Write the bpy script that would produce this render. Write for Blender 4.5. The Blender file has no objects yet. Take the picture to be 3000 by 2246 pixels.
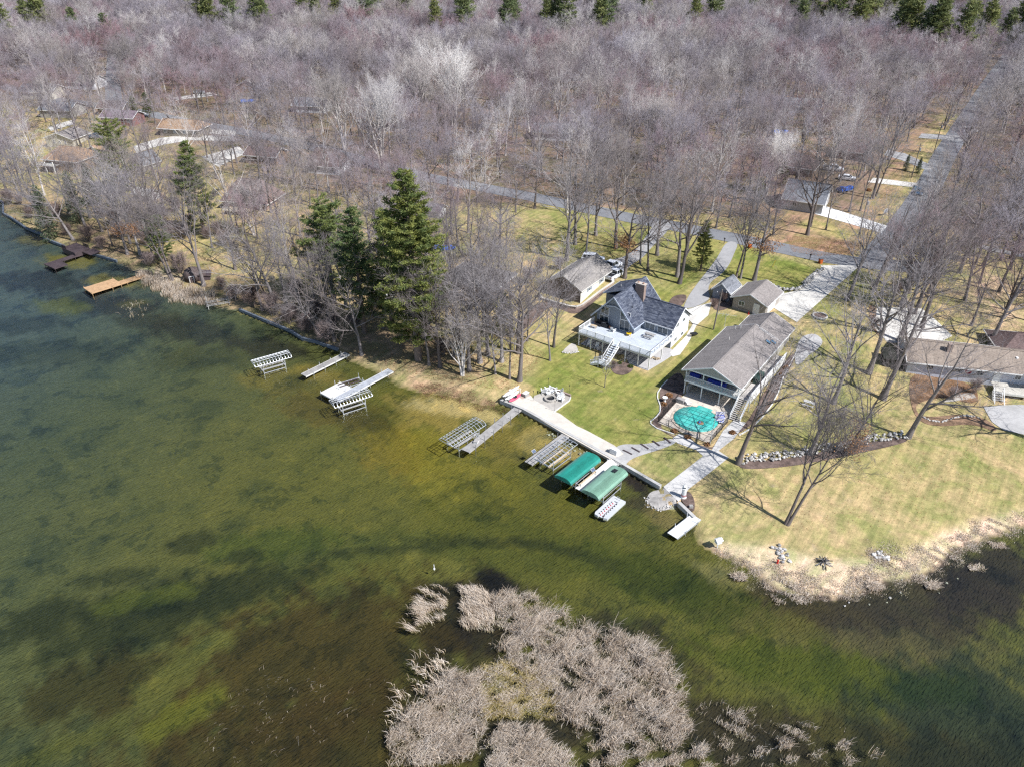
import bpy, bmesh, math, random
import numpy as np
from mathutils import Vector, Matrix, Euler
from mathutils.geometry import delaunay_2d_cdt

# ------------------------------------------------------------------ camera, sky, sun, exposure
scene = bpy.context.scene
COL = scene.collection
CAM_F, CAM_PITCH, CAM_H, CX, CY = 2250.0, math.radians(32), 68.0, 1500.0, 1123.0
cam_d = bpy.data.cameras.new("camera"); cam = bpy.data.objects.new("camera", cam_d); COL.objects.link(cam)
cam.location = (0, 0, CAM_H); cam.rotation_euler = (math.pi/2 - CAM_PITCH, 0, 0)
cam_d.sensor_width = 36.0; cam_d.lens = 36.0*CAM_F/3000.0; cam_d.clip_start = 1.0; cam_d.clip_end = 6000.0
scene.camera = cam
SUN_EL, SUN_AZ = math.radians(48), math.radians(-34)          # azimuth measured from +X towards +Y
world = bpy.data.worlds.new("World"); scene.world = world; world.use_nodes = True
wn = world.node_tree.nodes; wl = world.node_tree.links
bg = wn["Background"]; skyn = wn.new("ShaderNodeTexSky"); skyn.sky_type = 'NISHITA'; skyn.sun_disc = False
skyn.sun_elevation = SUN_EL; skyn.sun_rotation = math.pi/2 - SUN_AZ
skyn.air_density = 1.0; skyn.dust_density = 0.6; skyn.ozone_density = 3.0
wl.new(skyn.outputs[0], bg.inputs[0]); bg.inputs[1].default_value = 0.088
sun_d = bpy.data.lights.new("sun", 'SUN'); sun_d.energy = 5.0; sun_d.angle = math.radians(0.5); sun_d.color = (1.0, 0.985, 0.97)
sun = bpy.data.objects.new("sun", sun_d); COL.objects.link(sun)
sdir = Vector((math.cos(SUN_EL)*math.cos(SUN_AZ), math.cos(SUN_EL)*math.sin(SUN_AZ), math.sin(SUN_EL)))
sun.rotation_euler = sdir.to_track_quat('Z', 'Y').to_euler(); sun.location = (60, -40, 120)
vs = scene.view_settings; vs.view_transform = 'Standard'; vs.look = 'None'; vs.exposure = 0.5; vs.gamma = 1.0; vs.use_curve_mapping = False
scene.cycles.max_bounces = 6; scene.cycles.transparent_max_bounces = 12; scene.cycles.diffuse_bounces = 2
scene.cycles.use_denoising = False; scene.cycles.pixel_filter_type = 'BLACKMAN_HARRIS'; scene.cycles.filter_width = 1.3

# ------------------------------------------------------------------ helpers
RND = random.Random(11); NR = np.random.default_rng(11)
SN, CS = math.sin(CAM_PITCH), math.cos(CAM_PITCH)
def G(px, py, z=0.0):
    u = (px-CX)/CAM_F; v = (py-CY)/CAM_F; t = (CAM_H-z)/(SN+v*CS)
    return (u*t, (CS-v*SN)*t)

def tag(o, label=None, cat=None, group=None, kind=None):
    if label: o["label"] = label
    if cat: o["category"] = cat
    if group: o["group"] = group
    if kind: o["kind"] = kind
    return o
def link(name, data, parent=None, loc=(0,0,0), rot=(0,0,0), scl=(1,1,1)):
    o = bpy.data.objects.new(name, data); COL.objects.link(o)
    o.parent = parent; o.location = loc; o.rotation_euler = rot; o.scale = scl
    return o
def thing(name, label, cat, loc=(0,0,0), rz=0.0, group=None):
    o = link(name, None, None, loc, (0,0,rz)); o.empty_display_size = 0.3
    return tag(o, label, cat, group)
def copy_tree(o, parent=None):
    c = o.copy(); COL.objects.link(c); c.parent = parent
    for ch in list(o.children): copy_tree(ch, c)
    return c

class MB:
    def __init__(s): s.v = []; s.f = []
    def face(s, pts):
        n = len(s.v); s.v += [tuple(p) for p in pts]; s.f.append(tuple(range(n, n+len(pts)))); return s
    def box(s, x0, y0, z0, x1, y1, z1):
        n = len(s.v)
        s.v += [(x0,y0,z0),(x1,y0,z0),(x1,y1,z0),(x0,y1,z0),(x0,y0,z1),(x1,y0,z1),(x1,y1,z1),(x0,y1,z1)]
        s.f += [tuple(n+i for i in q) for q in ((0,3,2,1),(4,5,6,7),(0,1,5,4),(1,2,6,5),(2,3,7,6),(3,0,4,7))]; return s
    def bar(s, p, q, w, h):                                   # box along p->q, w wide, h high
        p = Vector(p); q = Vector(q); d = (q-p).normalized(); up = Vector((0,0,1))
        if abs(d.z) > .99: up = Vector((1,0,0))
        r = d.cross(up).normalized(); u = r.cross(d)
        n = len(s.v)
        for e in (p, q):
            for a, b in ((-1,-1),(1,-1),(1,1),(-1,1)): s.v.append(tuple(e + r*(a*w/2) + u*(b*h/2)))
        s.f += [tuple(n+i for i in k) for k in ((3,2,1,0),(4,5,6,7),(0,1,5,4),(1,2,6,5),(2,3,7,6),(3,0,4,7))]; return s
    def tube(s, p, q, r0, r1=None, n=8, cap=True):
        r1 = r0 if r1 is None else r1
        p = Vector(p); q = Vector(q); d = (q-p).normalized()
        a = d.cross(Vector((0,0,1)) if abs(d.z) < .95 else Vector((1,0,0))).normalized(); b = d.cross(a)
        k = len(s.v)
        for e, r in ((p,r0),(q,r1)):
            for i in range(n):
                t = 2*math.pi*i/n; s.v.append(tuple(e + a*(r*math.cos(t)) + b*(r*math.sin(t))))
        for i in range(n): s.f.append((k+i, k+(i+1)%n, k+n+(i+1)%n, k+n+i))
        if cap: s.f += [tuple(k+i for i in reversed(range(n))), tuple(k+n+i for i in range(n))]
        return s
    def path(s, pts, r, n=6):
        for a, b in zip(pts[:-1], pts[1:]): s.tube(a, b, r, r, n)
        return s
    def lathe(s, prof, n=16, c=(0,0)):                        # prof: (r,z)
        k = len(s.v)
        for r, z in prof:
            for i in range(n):
                t = 2*math.pi*i/n; s.v.append((c[0]+r*math.cos(t), c[1]+r*math.sin(t), z))
        for j in range(len(prof)-1):
            for i in range(n): s.f.append((k+j*n+i, k+j*n+(i+1)%n, k+(j+1)*n+(i+1)%n, k+(j+1)*n+i))
        s.f += [tuple(k+i for i in reversed(range(n))), tuple(k+(len(prof)-1)*n+i for i in range(n))]; return s
    def prism(s, poly, z0, z1):                               # polygon (ccw) extruded upwards
        a = sum(poly[i][0]*poly[(i+1)%len(poly)][1]-poly[(i+1)%len(poly)][0]*poly[i][1] for i in range(len(poly)))
        if a < 0: poly = list(reversed(poly))
        n = len(poly); k = len(s.v)
        s.v += [(p[0],p[1],z0) for p in poly] + [(p[0],p[1],z1) for p in poly]
        s.f += [tuple(k+i for i in reversed(range(n))), tuple(k+n+i for i in range(n))]
        s.f += [(k+i, k+(i+1)%n, k+n+(i+1)%n, k+n+i) for i in range(n)]; return s
    def slab(s, pts, t):                                      # planar polygon thickened downwards along its normal
        P = [Vector(p) for p in pts]; nrm = (P[1]-P[0]).cross(P[2]-P[0]).normalized()
        if nrm.z < 0: P.reverse(); nrm = -nrm
        Q = [p - nrm*t for p in P]; n = len(P); k = len(s.v)
        s.v += [tuple(p) for p in P] + [tuple(p) for p in Q]
        s.f += [tuple(k+i for i in range(n)), tuple(k+n+i for i in reversed(range(n)))]
        s.f += [(k+n+i, k+n+(i+1)%n, k+(i+1)%n, k+i) for i in range(n)]; return s
    def mesh(s, name, mat, smooth=False):
        me = bpy.data.meshes.new(name); me.from_pydata(s.v, [], s.f)
        uvl = me.uv_layers.new(name="UVMap")
        co = np.array(s.v, dtype=np.float64)
        uv = np.empty((len(me.loops), 2)); li = 0
        for f in s.f:
            P = co[list(f)]; nr = np.cross(P[1]-P[0], P[2]-P[0]); L = np.linalg.norm(nr); nr = nr/L if L > 1e-12 else np.array((0,0,1.0))
            if abs(nr[2]) > .985: a = np.array((1.0,0,0)); b = np.array((0,1.0,0))
            else:
                a = np.cross((0,0,1.0), nr); a /= np.linalg.norm(a); b = np.cross(nr, a)
            uv[li:li+len(f),0] = P@a; uv[li:li+len(f),1] = P@b; li += len(f)
        uvl.data.foreach_set("uv", uv.astype(np.float32).ravel())
        if mat: me.materials.append(mat)
        if smooth: me.polygons.foreach_set("use_smooth", [True]*len(me.polygons))
        me.update(); return me
    def build(s, name, mat, parent=None, loc=(0,0,0), rot=(0,0,0), smooth=False):
        return link(name, s.mesh(name, mat, smooth), parent, loc, rot)

def np_mesh(name, V, Fc, mats, smooth=False, mi=None):
    me = bpy.data.meshes.new(name); V = np.asarray(V, np.float32); Fc = np.asarray(Fc, np.int32)
    k = Fc.shape[1]; me.vertices.add(len(V)); me.vertices.foreach_set("co", V.ravel())
    me.loops.add(Fc.size); me.loops.foreach_set("vertex_index", Fc.ravel())
    me.polygons.add(len(Fc)); me.polygons.foreach_set("loop_start", np.arange(0, Fc.size, k, dtype=np.int32))
    for m in mats: me.materials.append(m)
    if mi is not None: me.polygons.foreach_set("material_index", np.asarray(mi, np.int32))
    if smooth: me.polygons.foreach_set("use_smooth", np.ones(len(Fc), bool))
    me.update(calc_edges=True); me.validate(); return me

# ------------------------------------------------------------------ materials
def newmat(name):
    m = bpy.data.materials.new(name); m.use_nodes = True; nt = m.node_tree
    return m, nt, nt.nodes, nt.links, nt.nodes["Principled BSDF"]
def mix_rgb(nt, fac, a, b, mode='MIX'):
    n = nt.nodes.new("ShaderNodeMix"); n.data_type = 'RGBA'; n.blend_type = mode
    for s, v in ((n.inputs[0], fac), (n.inputs[6], a), (n.inputs[7], b)):
        if hasattr(v, "links") or hasattr(v, "is_linked"): nt.links.new(v, s)
        elif isinstance(v, (int, float)): s.default_value = v
        else: s.default_value = (*v, 1.0)
    return n.outputs[2]
def noise_out(nt, scale, detail=3, vec=None, rough=.6, dist=0.0):
    n = nt.nodes.new("ShaderNodeTexNoise"); n.inputs["Scale"].default_value = scale; n.inputs["Detail"].default_value = detail
    n.inputs["Roughness"].default_value = rough; n.inputs["Distortion"].default_value = dist
    if vec is not None: nt.links.new(vec, n.inputs["Vector"])
    return n.outputs["Fac"]
def ramp(nt, fac, stops, interp='LINEAR'):
    r = nt.nodes.new("ShaderNodeValToRGB"); r.color_ramp.interpolation = interp; e = r.color_ramp.elements
    while len(e) < len(stops): e.new(0.5)
    for i, (p, c) in enumerate(stops):
        e[i].position = p; e[i].color = (*c, 1.0) if len(c) == 3 else c
    nt.links.new(fac, r.inputs[0]); return r.outputs[0]
def g3(v): return (v, v, v)
def bump(nt, height, strength, dist=0.05):
    b = nt.nodes.new("ShaderNodeBump"); b.inputs["Strength"].default_value = strength; b.inputs["Distance"].default_value = dist
    nt.links.new(height, b.inputs["Height"]); return b.outputs[0]
def coord(nt, kind):
    t = nt.nodes.get("tc") or nt.nodes.new("ShaderNodeTexCoord"); t.name = "tc"; return t.outputs[kind]
def mapping(nt, vec, scale=(1,1,1), rot=(0,0,0)):
    for sc_, rt_ in (((1,1,1), rot), (scale, (0,0,0))):          # turn first, then stretch
        m = nt.nodes.new("ShaderNodeMapping"); m.inputs["Scale"].default_value = sc_; m.inputs["Rotation"].default_value = rt_
        nt.links.new(vec, m.inputs["Vector"]); vec = m.outputs[0]
    return vec
MAT = {}
def M(name, col, rough=.75, var=.12, scale=1.5, metal=0.0, fine=18.0, rnd=0.0, bmp=0.0, spec=.3):
    """plain weathered surface: base colour with coarse and fine uneven wear"""
    if name in MAT: return MAT[name]
    m, nt, N, L, b = newmat(name)
    v = coord(nt, "Object")
    n1 = noise_out(nt, scale, 4, v); n2 = noise_out(nt, fine, 2, v)
    a = ramp(nt, n1, [(.25, g3(1-var*1.6)), (.75, g3(1+var))]); c = ramp(nt, n2, [(.2, g3(1-var*.8)), (.8, g3(1+var*.5))])
    o = mix_rgb(nt, 1.0, mix_rgb(nt, 1.0, col, a, 'MULTIPLY'), c, 'MULTIPLY')
    if rnd:
        oi = N.new("ShaderNodeObjectInfo")
        o = mix_rgb(nt, 1.0, o, ramp(nt, oi.outputs["Random"], [(0, g3(1-rnd)), (1, g3(1+rnd))]), 'MULTIPLY')
    L.new(o, b.inputs["Base Color"]); b.inputs["Roughness"].default_value = rough; b.inputs["Metallic"].default_value = metal
    b.inputs["Specular IOR Level"].default_value = spec
    if bmp: L.new(bump(nt, n2, bmp), b.inputs["Normal"])
    MAT[name] = m; return m
def shingle(name, c1, c2, w=.55, h=.19, mott=.25):
    m, nt, N, L, b = newmat(name)
    v = coord(nt, "UV")
    br = N.new("ShaderNodeTexBrick"); L.new(v, br.inputs["Vector"])
    br.inputs["Color1"].default_value = (*c1, 1); br.inputs["Color2"].default_value = (*c2, 1); br.inputs["Mortar"].default_value = (*[x*.62 for x in c1], 1)
    br.inputs["Scale"].default_value = 1.0; br.inputs["Brick Width"].default_value = w; br.inputs["Row Height"].default_value = h
    br.inputs["Mortar Size"].default_value = .012; br.inputs["Bias"].default_value = 0.0
    n1 = noise_out(nt, .35, 4, v); n2 = noise_out(nt, 3.2, 3, v)
    o = mix_rgb(nt, 1.0, br.outputs["Color"], ramp(nt, n1, [(.3, g3(1-mott)), (.7, g3(1+mott*.6))]), 'MULTIPLY')
    o = mix_rgb(nt, 1.0, o, ramp(nt, n2, [(.3, g3(.8)), (.7, g3(1.12))]), 'MULTIPLY')
    # rain streaks down the slope
    st = noise_out(nt, 1.0, 3, mapping(nt, v, (2.4,.16,1)))
    o = mix_rgb(nt, 1.0, o, ramp(nt, st, [(.35, g3(.88)), (.65, g3(1.07))]), 'MULTIPLY')
    L.new(o, b.inputs["Base Color"]); b.inputs["Roughness"].default_value = .9; b.inputs["Specular IOR Level"].default_value = .2
    L.new(bump(nt, br.outputs["Fac"], .5, .02), b.inputs["Normal"]); MAT[name] = m; return m
def siding(name, col, pitch=.16, vertical=False, depth=.25):
    m, nt, N, L, b = newmat(name)
    v = coord(nt, "UV")
    w = N.new("ShaderNodeTexWave"); w.wave_type = 'BANDS'; w.bands_direction = 'X' if vertical else 'Y'; w.wave_profile = 'SAW'
    w.inputs["Scale"].default_value = .31416/pitch
    L.new(v, w.inputs["Vector"])
    n1 = noise_out(nt, .5, 4, v); n2 = noise_out(nt, 1, 3, mapping(nt, v, (3.0,.3,1)))
    o = mix_rgb(nt, 1.0, col, ramp(nt, w.outputs["Fac"], [(0, g3(1.03)), (.86, g3(.96)), (.93, g3(.7))]), 'MULTIPLY')
    o = mix_rgb(nt, 1.0, o, ramp(nt, n1, [(.3, g3(.92)), (.7, g3(1.05))]), 'MULTIPLY')
    o = mix_rgb(nt, 1.0, o, ramp(nt, n2, [(.3, g3(.95)), (.7, g3(1.03))]), 'MULTIPLY')
    L.new(o, b.inputs["Base Color"]); b.inputs["Roughness"].default_value = .6
    L.new(bump(nt, w.outputs["Fac"], depth, .02), b.inputs["Normal"]); MAT[name] = m; return m
def concrete(name, col, joints=0.0, stain=.2):
    m, nt, N, L, b = newmat(name)
    v = coord(nt, "Object")
    n1 = noise_out(nt, .22, 5, v, .65, .6); n2 = noise_out(nt, 2.2, 4, v); n3 = noise_out(nt, 25, 2, v)
    o = mix_rgb(nt, 1.0, col, ramp(nt, n1, [(.3, g3(1-stain)), (.5, g3(1)), (.72, g3(1+stain*.4))]), 'MULTIPLY')
    o = mix_rgb(nt, 1.0, o, ramp(nt, n2, [(.3, g3(1-stain*.5)), (.7, g3(1+stain*.3))]), 'MULTIPLY')
    o = mix_rgb(nt, 1.0, o, ramp(nt, n3, [(.2, g3(.92)), (.8, g3(1.05))]), 'MULTIPLY')
    L.new(o, b.inputs["Base Color"]); b.inputs["Roughness"].default_value = .85; b.inputs["Specular IOR Level"].default_value = .25
    L.new(bump(nt, n3, .2, .01), b.inputs["Normal"]); MAT[name] = m; return m
def glassm(name, col=(.03,.045,.06)):
    m, nt, N, L, b = newmat(name)
    n1 = noise_out(nt, .8, 2, coord(nt, "Object"))
    L.new(mix_rgb(nt, n1, col, [x*1.8 for x in col]), b.inputs["Base Color"])
    b.inputs["Roughness"].default_value = .04; b.inputs["Specular IOR Level"].default_value = .9; MAT[name] = m; return m

white = M("white_paint", (.80,.80,.79), .5, .06); offwhite = M("weathered_white", (.66,.65,.62), .6, .12)
alu = M("galvanised_metal", (.62,.64,.67), .38, .12, 4, .55, spec=.5)
dark_metal = M("black_iron", (.025,.026,.03), .45, .15); tyre_m = M("rubber", (.02,.02,.02), .8, .2)
glass = glassm("window_glass"); carglass = glassm("car_glass", (.012,.016,.02))
greywood = M("weathered_boards", (.36,.345,.33), .85, .22, 1.2, fine=9, rnd=.08)
palewood = M("pale_lumber", (.58,.46,.32), .75, .18, 2); orangewood = M("new_cedar_boards", (.50,.32,.18), .7, .18, 1.5)
darkwood = M("dark_stained_boards", (.075,.055,.06), .75, .25, 1.2)
stone_m = M("field_stone", (.40,.385,.37), .85, .3, 2.5, rnd=.45); palestone = M("pale_field_stone", (.52,.50,.47), .85, .25, 2.5, rnd=.35)
mulch = M("bark_mulch", (.165,.118,.10), .95, .5, .8, fine=6, bmp=.6); litter_m = M("brown_leaf_litter", (.26,.165,.105), .95, .5, .7, fine=5, bmp=.5)
conc = concrete("driveway_concrete", (.60,.575,.53)); conc_path = concrete("path_concrete", (.42,.41,.40), 0, .22)
wallconc = concrete("seawall_concrete", (.46,.45,.43), 0, .3)
asphalt = concrete("asphalt", (.20,.205,.22), 0, .16); drive_as = concrete("old_asphalt", (.34,.335,.335), 0, .2)
sandgravel = concrete("pale_gravel", (.58,.535,.47), 0, .16); pavers = concrete("stone_pavers", (.44,.41,.37), 0, .25)
roofA = shingle("charcoal_shingles", (.045,.055,.085), (.15,.165,.205), .62, .22, .2)
roofC = shingle("taupe_shingles", (.25,.225,.215), (.31,.28,.265), .5, .18, .14)
roofB = shingle("grey_brown_shingles", (.27,.25,.235), (.34,.315,.29), .5, .18, .14)
roofF = shingle("tan_shingles", (.29,.235,.195), (.35,.29,.24), .5, .18, .14)
roofBr = shingle("brown_shingles", (.15,.105,.10), (.21,.15,.14), .5, .18, .2)
roofOr = shingle("cedar_tan_shingles", (.33,.215,.135), (.40,.27,.18), .5, .18, .18)
roofG = shingle("slate_grey_shingles", (.17,.18,.20), (.26,.27,.30), .5, .18, .16)
sidA = siding("blue_grey_siding", (.24,.275,.33)); sidW = siding("white_siding", (.74,.755,.78)); sidB = siding("cream_siding", (.76,.74,.67))
sidT = siding("tan_siding", (.36,.325,.295), .12, False); sidE = siding("grey_board_siding", (.27,.30,.35), .2, True)
sidC = siding("greige_siding", (.38,.365,.34)); sidF = siding("pale_blue_siding", (.55,.58,.66)); sidM = siding("maroon_siding", (.26,.13,.12), .2, True)
stucco = concrete("cream_stucco", (.56,.52,.43), 0, .12); brownwall = siding("brown_siding", (.27,.19,.14))
# ------------------------------------------------------------------ shore line and terrain height
SH = [(-300,455,1),(0,592,1),(9,597,1),(9,630,1),(33,643,1),(76,673,1),(136,697,1),(190,727,1),(253,743,1),(342,770,0),(411,806,0),(490,832,0),
      (600,884,0),(640,902,0),(700,912,1),(790,950,1),(852,976,1),(884,997,1),(925,1007,1),(993,1031,0),(1025,1056,0),(1080,1080,0),(1139,1106,0),(1161,1130,0),
      (1215,1146,0),(1300,1156,0),(1345,1164,0),(1397,1180,0),(1440,1190,0),(1464,1181,1),(1530,1207,1),(1670,1284,1),(1795,1354,1),(1932,1434,0),
      (1900,1450,0),(1897,1478,0),(1925,1492,0),(1968,1486,1),(1984,1482,1),(2030,1526,1),(2036,1556,0),(2040,1580,0),(2064,1604,0),(2130,1634,0),(2200,1668,0),(2260,1722,0),(2340,1748,0),
      (2450,1755,0),(2530,1738,0),(2600,1708,0),(2700,1692,0),(2760,1657,0),(2800,1612,0),(2900,1577,0),(3000,1542,0),(3300,1450,0)]
SHW = np.array([G(a, b, 0.0) for a, b, c in SH]); SHF = np.array([c for a, b, c in SH], float)
SHW = np.vstack([[(-900, SHW[0,1]+260)], SHW, [(700, SHW[-1,1]+60)]]); SHF = np.concatenate([[1], SHF, [0]])
LANDP = np.vstack([SHW, [(2500, 500), (2500, 4000), (-2500, 4000), (-2500, SHW[0,1])]])
def inpoly(P, x, y):
    r = np.zeros(x.shape, bool); n = len(P)
    for i in range(n):
        x0, y0 = P[i]; x1, y1 = P[(i+1) % n]
        if y0 == y1: continue
        c = ((y0 > y) != (y1 > y)); r ^= c & (x < (x1-x0)*(y-y0)/(y1-y0)+x0)
    return r
SEG_A = SHW[:-1]; SEG_D = SHW[1:]-SHW[:-1]; SEG_L = (SEG_D**2).sum(1)
_PX0, _PY0 = LANDP[:,0], LANDP[:,1]; _PX1, _PY1 = np.roll(LANDP[:,0],-1), np.roll(LANDP[:,1],-1); _DY = np.where(_PY1 == _PY0, 1e-9, _PY1-_PY0)
def shore(x, y):
    if x.size <= 64:
        X, Y = x.reshape(-1,1), y.reshape(-1,1); t = np.clip(((X-SEG_A[:,0])*SEG_D[:,0]+(Y-SEG_A[:,1])*SEG_D[:,1])/SEG_L, 0, 1)
        q = (X-SEG_A[:,0]-t*SEG_D[:,0])**2+(Y-SEG_A[:,1]-t*SEG_D[:,1])**2; k = q.argmin(1); s = np.sqrt(q[np.arange(len(k)),k]); w = SHF[:-1][k]
        ins = (((_PY0 > Y) != (_PY1 > Y)) & (X < (_PX1-_PX0)*(Y-_PY0)/_DY+_PX0)).sum(1) % 2 == 1
        return np.where(ins, s, -s).reshape(x.shape), w.reshape(x.shape)
    best = np.full(x.shape, 1e18); w = np.zeros(x.shape)
    for i in range(len(SHW)-1):
        a = SHW[i]; d = SHW[i+1]-a; t = np.clip(((x-a[0])*d[0]+(y-a[1])*d[1])/(d@d), 0, 1)
        q = (x-a[0]-t*d[0])**2+(y-a[1]-t*d[1])**2; k = q < best
        best = np.where(k, q, best); w = np.where(k, SHF[i], w)
    s = np.sqrt(best); return np.where(inpoly(LANDP, x, y), s, -s), w
def ss(a, b, v):
    t = np.clip((v-a)/(b-a), 0, 1); return t*t*(3-2*t)
def height(x, y):
    x = np.asarray(x, float); y = np.asarray(y, float); s, w = shore(x, y)
    nat = np.minimum(.55, .03+.16*s); wal = -.3+.82*ss(.05, .6, s)
    land = np.where(w > .5, wal, nat) + .2*ss(4, 22, s) + 2.2*ss(26, 50, s)
    wav = .05*np.sin(x*.7+1.3*np.sin(y*.31))*np.sin(y*.53+.8*np.sin(x*.23))
    bed = np.where(w > .5, np.maximum(-.3+.06*s, -1.7), np.maximum(.08*s, -1.7)) + wav*ss(2, 8, -s)
    # mud flat under the reed island
    for px, py, r in ((1600,1950,11),(1850,2000,9),(1400,1760,7),(1250,2150,7),(2150,2150,9)):
        c = G(px, py, 0); q = np.exp(-((x-c[0])**2+(y-c[1])**2)/(r*r)); bed = bed*(1-.8*q)-.05*q
    far = 3.0*ss(120, 420, s)+ 2.0*np.sin(x*.011)*np.sin(y*.009)*ss(150, 400, s)
    return np.where(s > 0, land+far, bed)
def hz(x, y): return float(height(np.array([x]), np.array([y]))[0])
def GT(px, py):
    z = .6
    for _ in range(5):
        p = G(px, py, z); z = hz(*p)
    return (p[0], p[1], z)
def WP(pts): return [GT(*p)[:2] for p in pts]

def seq(*parts):
    o = []
    for a, b, st in parts: o += list(np.arange(a, b, st))
    return np.array(o)
def grow(a, b, st, k):
    o = []; 
    while a < b: o.append(a); a += st; st *= k
    return np.array(o)
gx = np.concatenate([-grow(176, 1500, 2, 1.25)[::-1], np.arange(-175, 150, .75), grow(150, 1500, 2, 1.25)])
gy = np.concatenate([np.arange(-150, 30, 15), np.arange(30, 232, .75), grow(232, 2200, 1.5, 1.12)])
XX, YY = np.meshgrid(gx, gy); xs, ys = XX.ravel(), YY.ravel()
SD, SW = shore(xs, ys); ZZ = height(xs, ys)
def smooth_poly(pts, blur=2.0):
    P = np.array(WP(pts)); ins = inpoly(P, xs, ys); best = np.full(xs.shape, 1e18)
    lo = P.min(0)-blur*2; hi = P.max(0)+blur*2; k = (xs > lo[0]) & (xs < hi[0]) & (ys > lo[1]) & (ys < hi[1])
    X, Y = xs[k], ys[k]; bb = np.full(X.shape, 1e18)
    for i in range(len(P)):
        a = P[i]; d = P[(i+1) % len(P)]-a; t = np.clip(((X-a[0])*d[0]+(Y-a[1])*d[1])/max(d@d, 1e-9), 0, 1)
        bb = np.minimum(bb, (X-a[0]-t*d[0])**2+(Y-a[1]-t*d[1])**2)
    best[k] = bb; s = np.where(ins, np.sqrt(best), -np.sqrt(best))
    return ss(-blur, blur, np.clip(s, -1e3, 1e3))
col = np.tile(np.array((.20,.15,.105)), (len(xs), 1))                       # forest floor
def paint(mask, c, a=1.0):
    global col
    m = (np.clip(mask, 0, 1)*a)[:, None]; col = col*(1-m)+np.array(c)*m
def blob(px, py, r, c, a=1.0, ry=None, ang=0.0):
    q = G(px, py, 0); ry = ry or r; ca, sa = math.cos(math.radians(ang)), math.sin(math.radians(ang))
    dx, dy = xs-q[0], ys-q[1]; u = (dx*ca+dy*sa)/r; v = (-dx*sa+dy*ca)/ry
    wob = .25*np.sin(dx*.9+2*np.sin(dy*.5))*np.cos(dy*.8+px)+.15*np.sin(dx*2.1+dy*1.7)+.10*np.sin(dx*4.3-dy*3.1+1.7*np.sin(dy*2.2))
    paint(ss(1.25, .65, np.sqrt(u*u+v*v)+wob)*(SD < .3), np.array(c)*(1.75 if max(c) > .085 else 1.35 if max(c) > .055 else 1.0)+np.array((.003,.003,.007)), a)
TAN = (.37,.305,.15); GRN = (.215,.222,.062); LIT = (.33,.225,.14); OLV = (.265,.25,.095)
paint(ss(70, 40, SD), TAN)
for pts, c, a, bl in [
    ([(1080,600),(1650,600),(2200,640),(2500,640),(2600,520),(2780,330),(2840,350),(2690,640),(3000,760),(3200,800),(3200,1500),(2700,1700),(2300,1730),(2050,1580),(1500,1180),(1000,1000)], TAN, 1, 3),
    ([(2240,600),(2420,640),(2560,600),(2640,420),(2720,340),(2560,700),(2430,770),(2250,730)], LIT, .9, 3),
    ([(2300,690),(2420,700),(2540,715),(2500,745),(2400,752),(2320,738)], LIT, 1, 1.5),
    ([(2380,640),(2520,690),(2470,705),(2330,660)], (.33,.28,.12), 1, 1.5),
    ([(1600,600),(1900,660),(2140,700),(2300,760),(2400,780),(2330,850),(2250,830),(2100,820),(1990,840),(1880,870),(1820,800),(1640,720)], OLV, .9, 2),
    ([(1820,830),(2000,860),(1960,930),(1880,860)], GRN, 1, 1.5), ([(1990,720),(2120,700),(2080,760),(2010,860),(1960,850)], GRN, .8, 2),
    ([(2170,720),(2310,765),(2400,790),(2350,845),(2300,850),(2200,830),(2110,800)], GRN, .9, 1.5),
    ([(1600,1010),(1690,1000),(1760,1060),(1910,1100),(1960,1060),(2010,1010),(2090,920),(2190,930),(2050,1030),(1960,1120),(1925,1150),(1945,1200),(1900,1260),(1960,1280),(1800,1330),(1640,1220),(1550,1170),(1560,1090)], GRN, .95, 2),
    ([(1840,1330),(2000,1290),(2070,1330),(1950,1420)], OLV, .7, 1.5),
    ([(2190,1200),(2330,1050),(2440,950),(2560,1040),(2600,1200),(2650,1290),(2400,1330),(2180,1340),(2120,1310)], OLV, .65, 5),
    ([(2160,1370),(2700,1300),(3000,1280),(3000,1480),(2700,1500),(2400,1440),(2200,1420)], OLV, .45, 6),
    ([(2330,850),(2500,760),(2600,830),(2400,960)], OLV, .7, 3),
    ([(2840,800),(3000,780),(3000,960),(2800,930)], (.46,.36,.22), .9, 4),
    ([(2080,1590),(2250,1600),(2430,1640),(2600,1640),(2850,1530),(3000,1500),(3000,1560),(2640,1720),(2450,1770),(2250,1730),(2100,1640)], (.56,.46,.31), .9, 1.2),
    ([(1460,1200),(1300,1160),(1180,1140),(1200,1110),(1330,1130),(1440,1160)], (.30,.22,.13), .8, 1.5),
    ([(900,870),(1250,960),(1440,1100),(1300,1130),(1130,1090),(900,980)], (.27,.215,.13), .8, 3),
    ([(390,800),(440,770),(560,800),(520,830),(420,815)], (.55,.47,.35), .9, 2),
    ([(0,560),(300,560),(450,780),(250,740),(0,620)], (.33,.26,.15), .8, 4),
    ([(0,585),(136,690),(260,735),(420,790),(620,870),(720,905),(900,985),(1050,1060),(1090,1030),(900,900),(700,820),(450,720),(250,640),(60,560)], (.20,.155,.095), .75, 3)]:
    paint(smooth_poly(pts, bl)*(SD > 0), c, a)
paint(ss(.9, .1, SD)*(SD > 0)*(SW < .5), (.20,.15,.09), .7)
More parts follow.
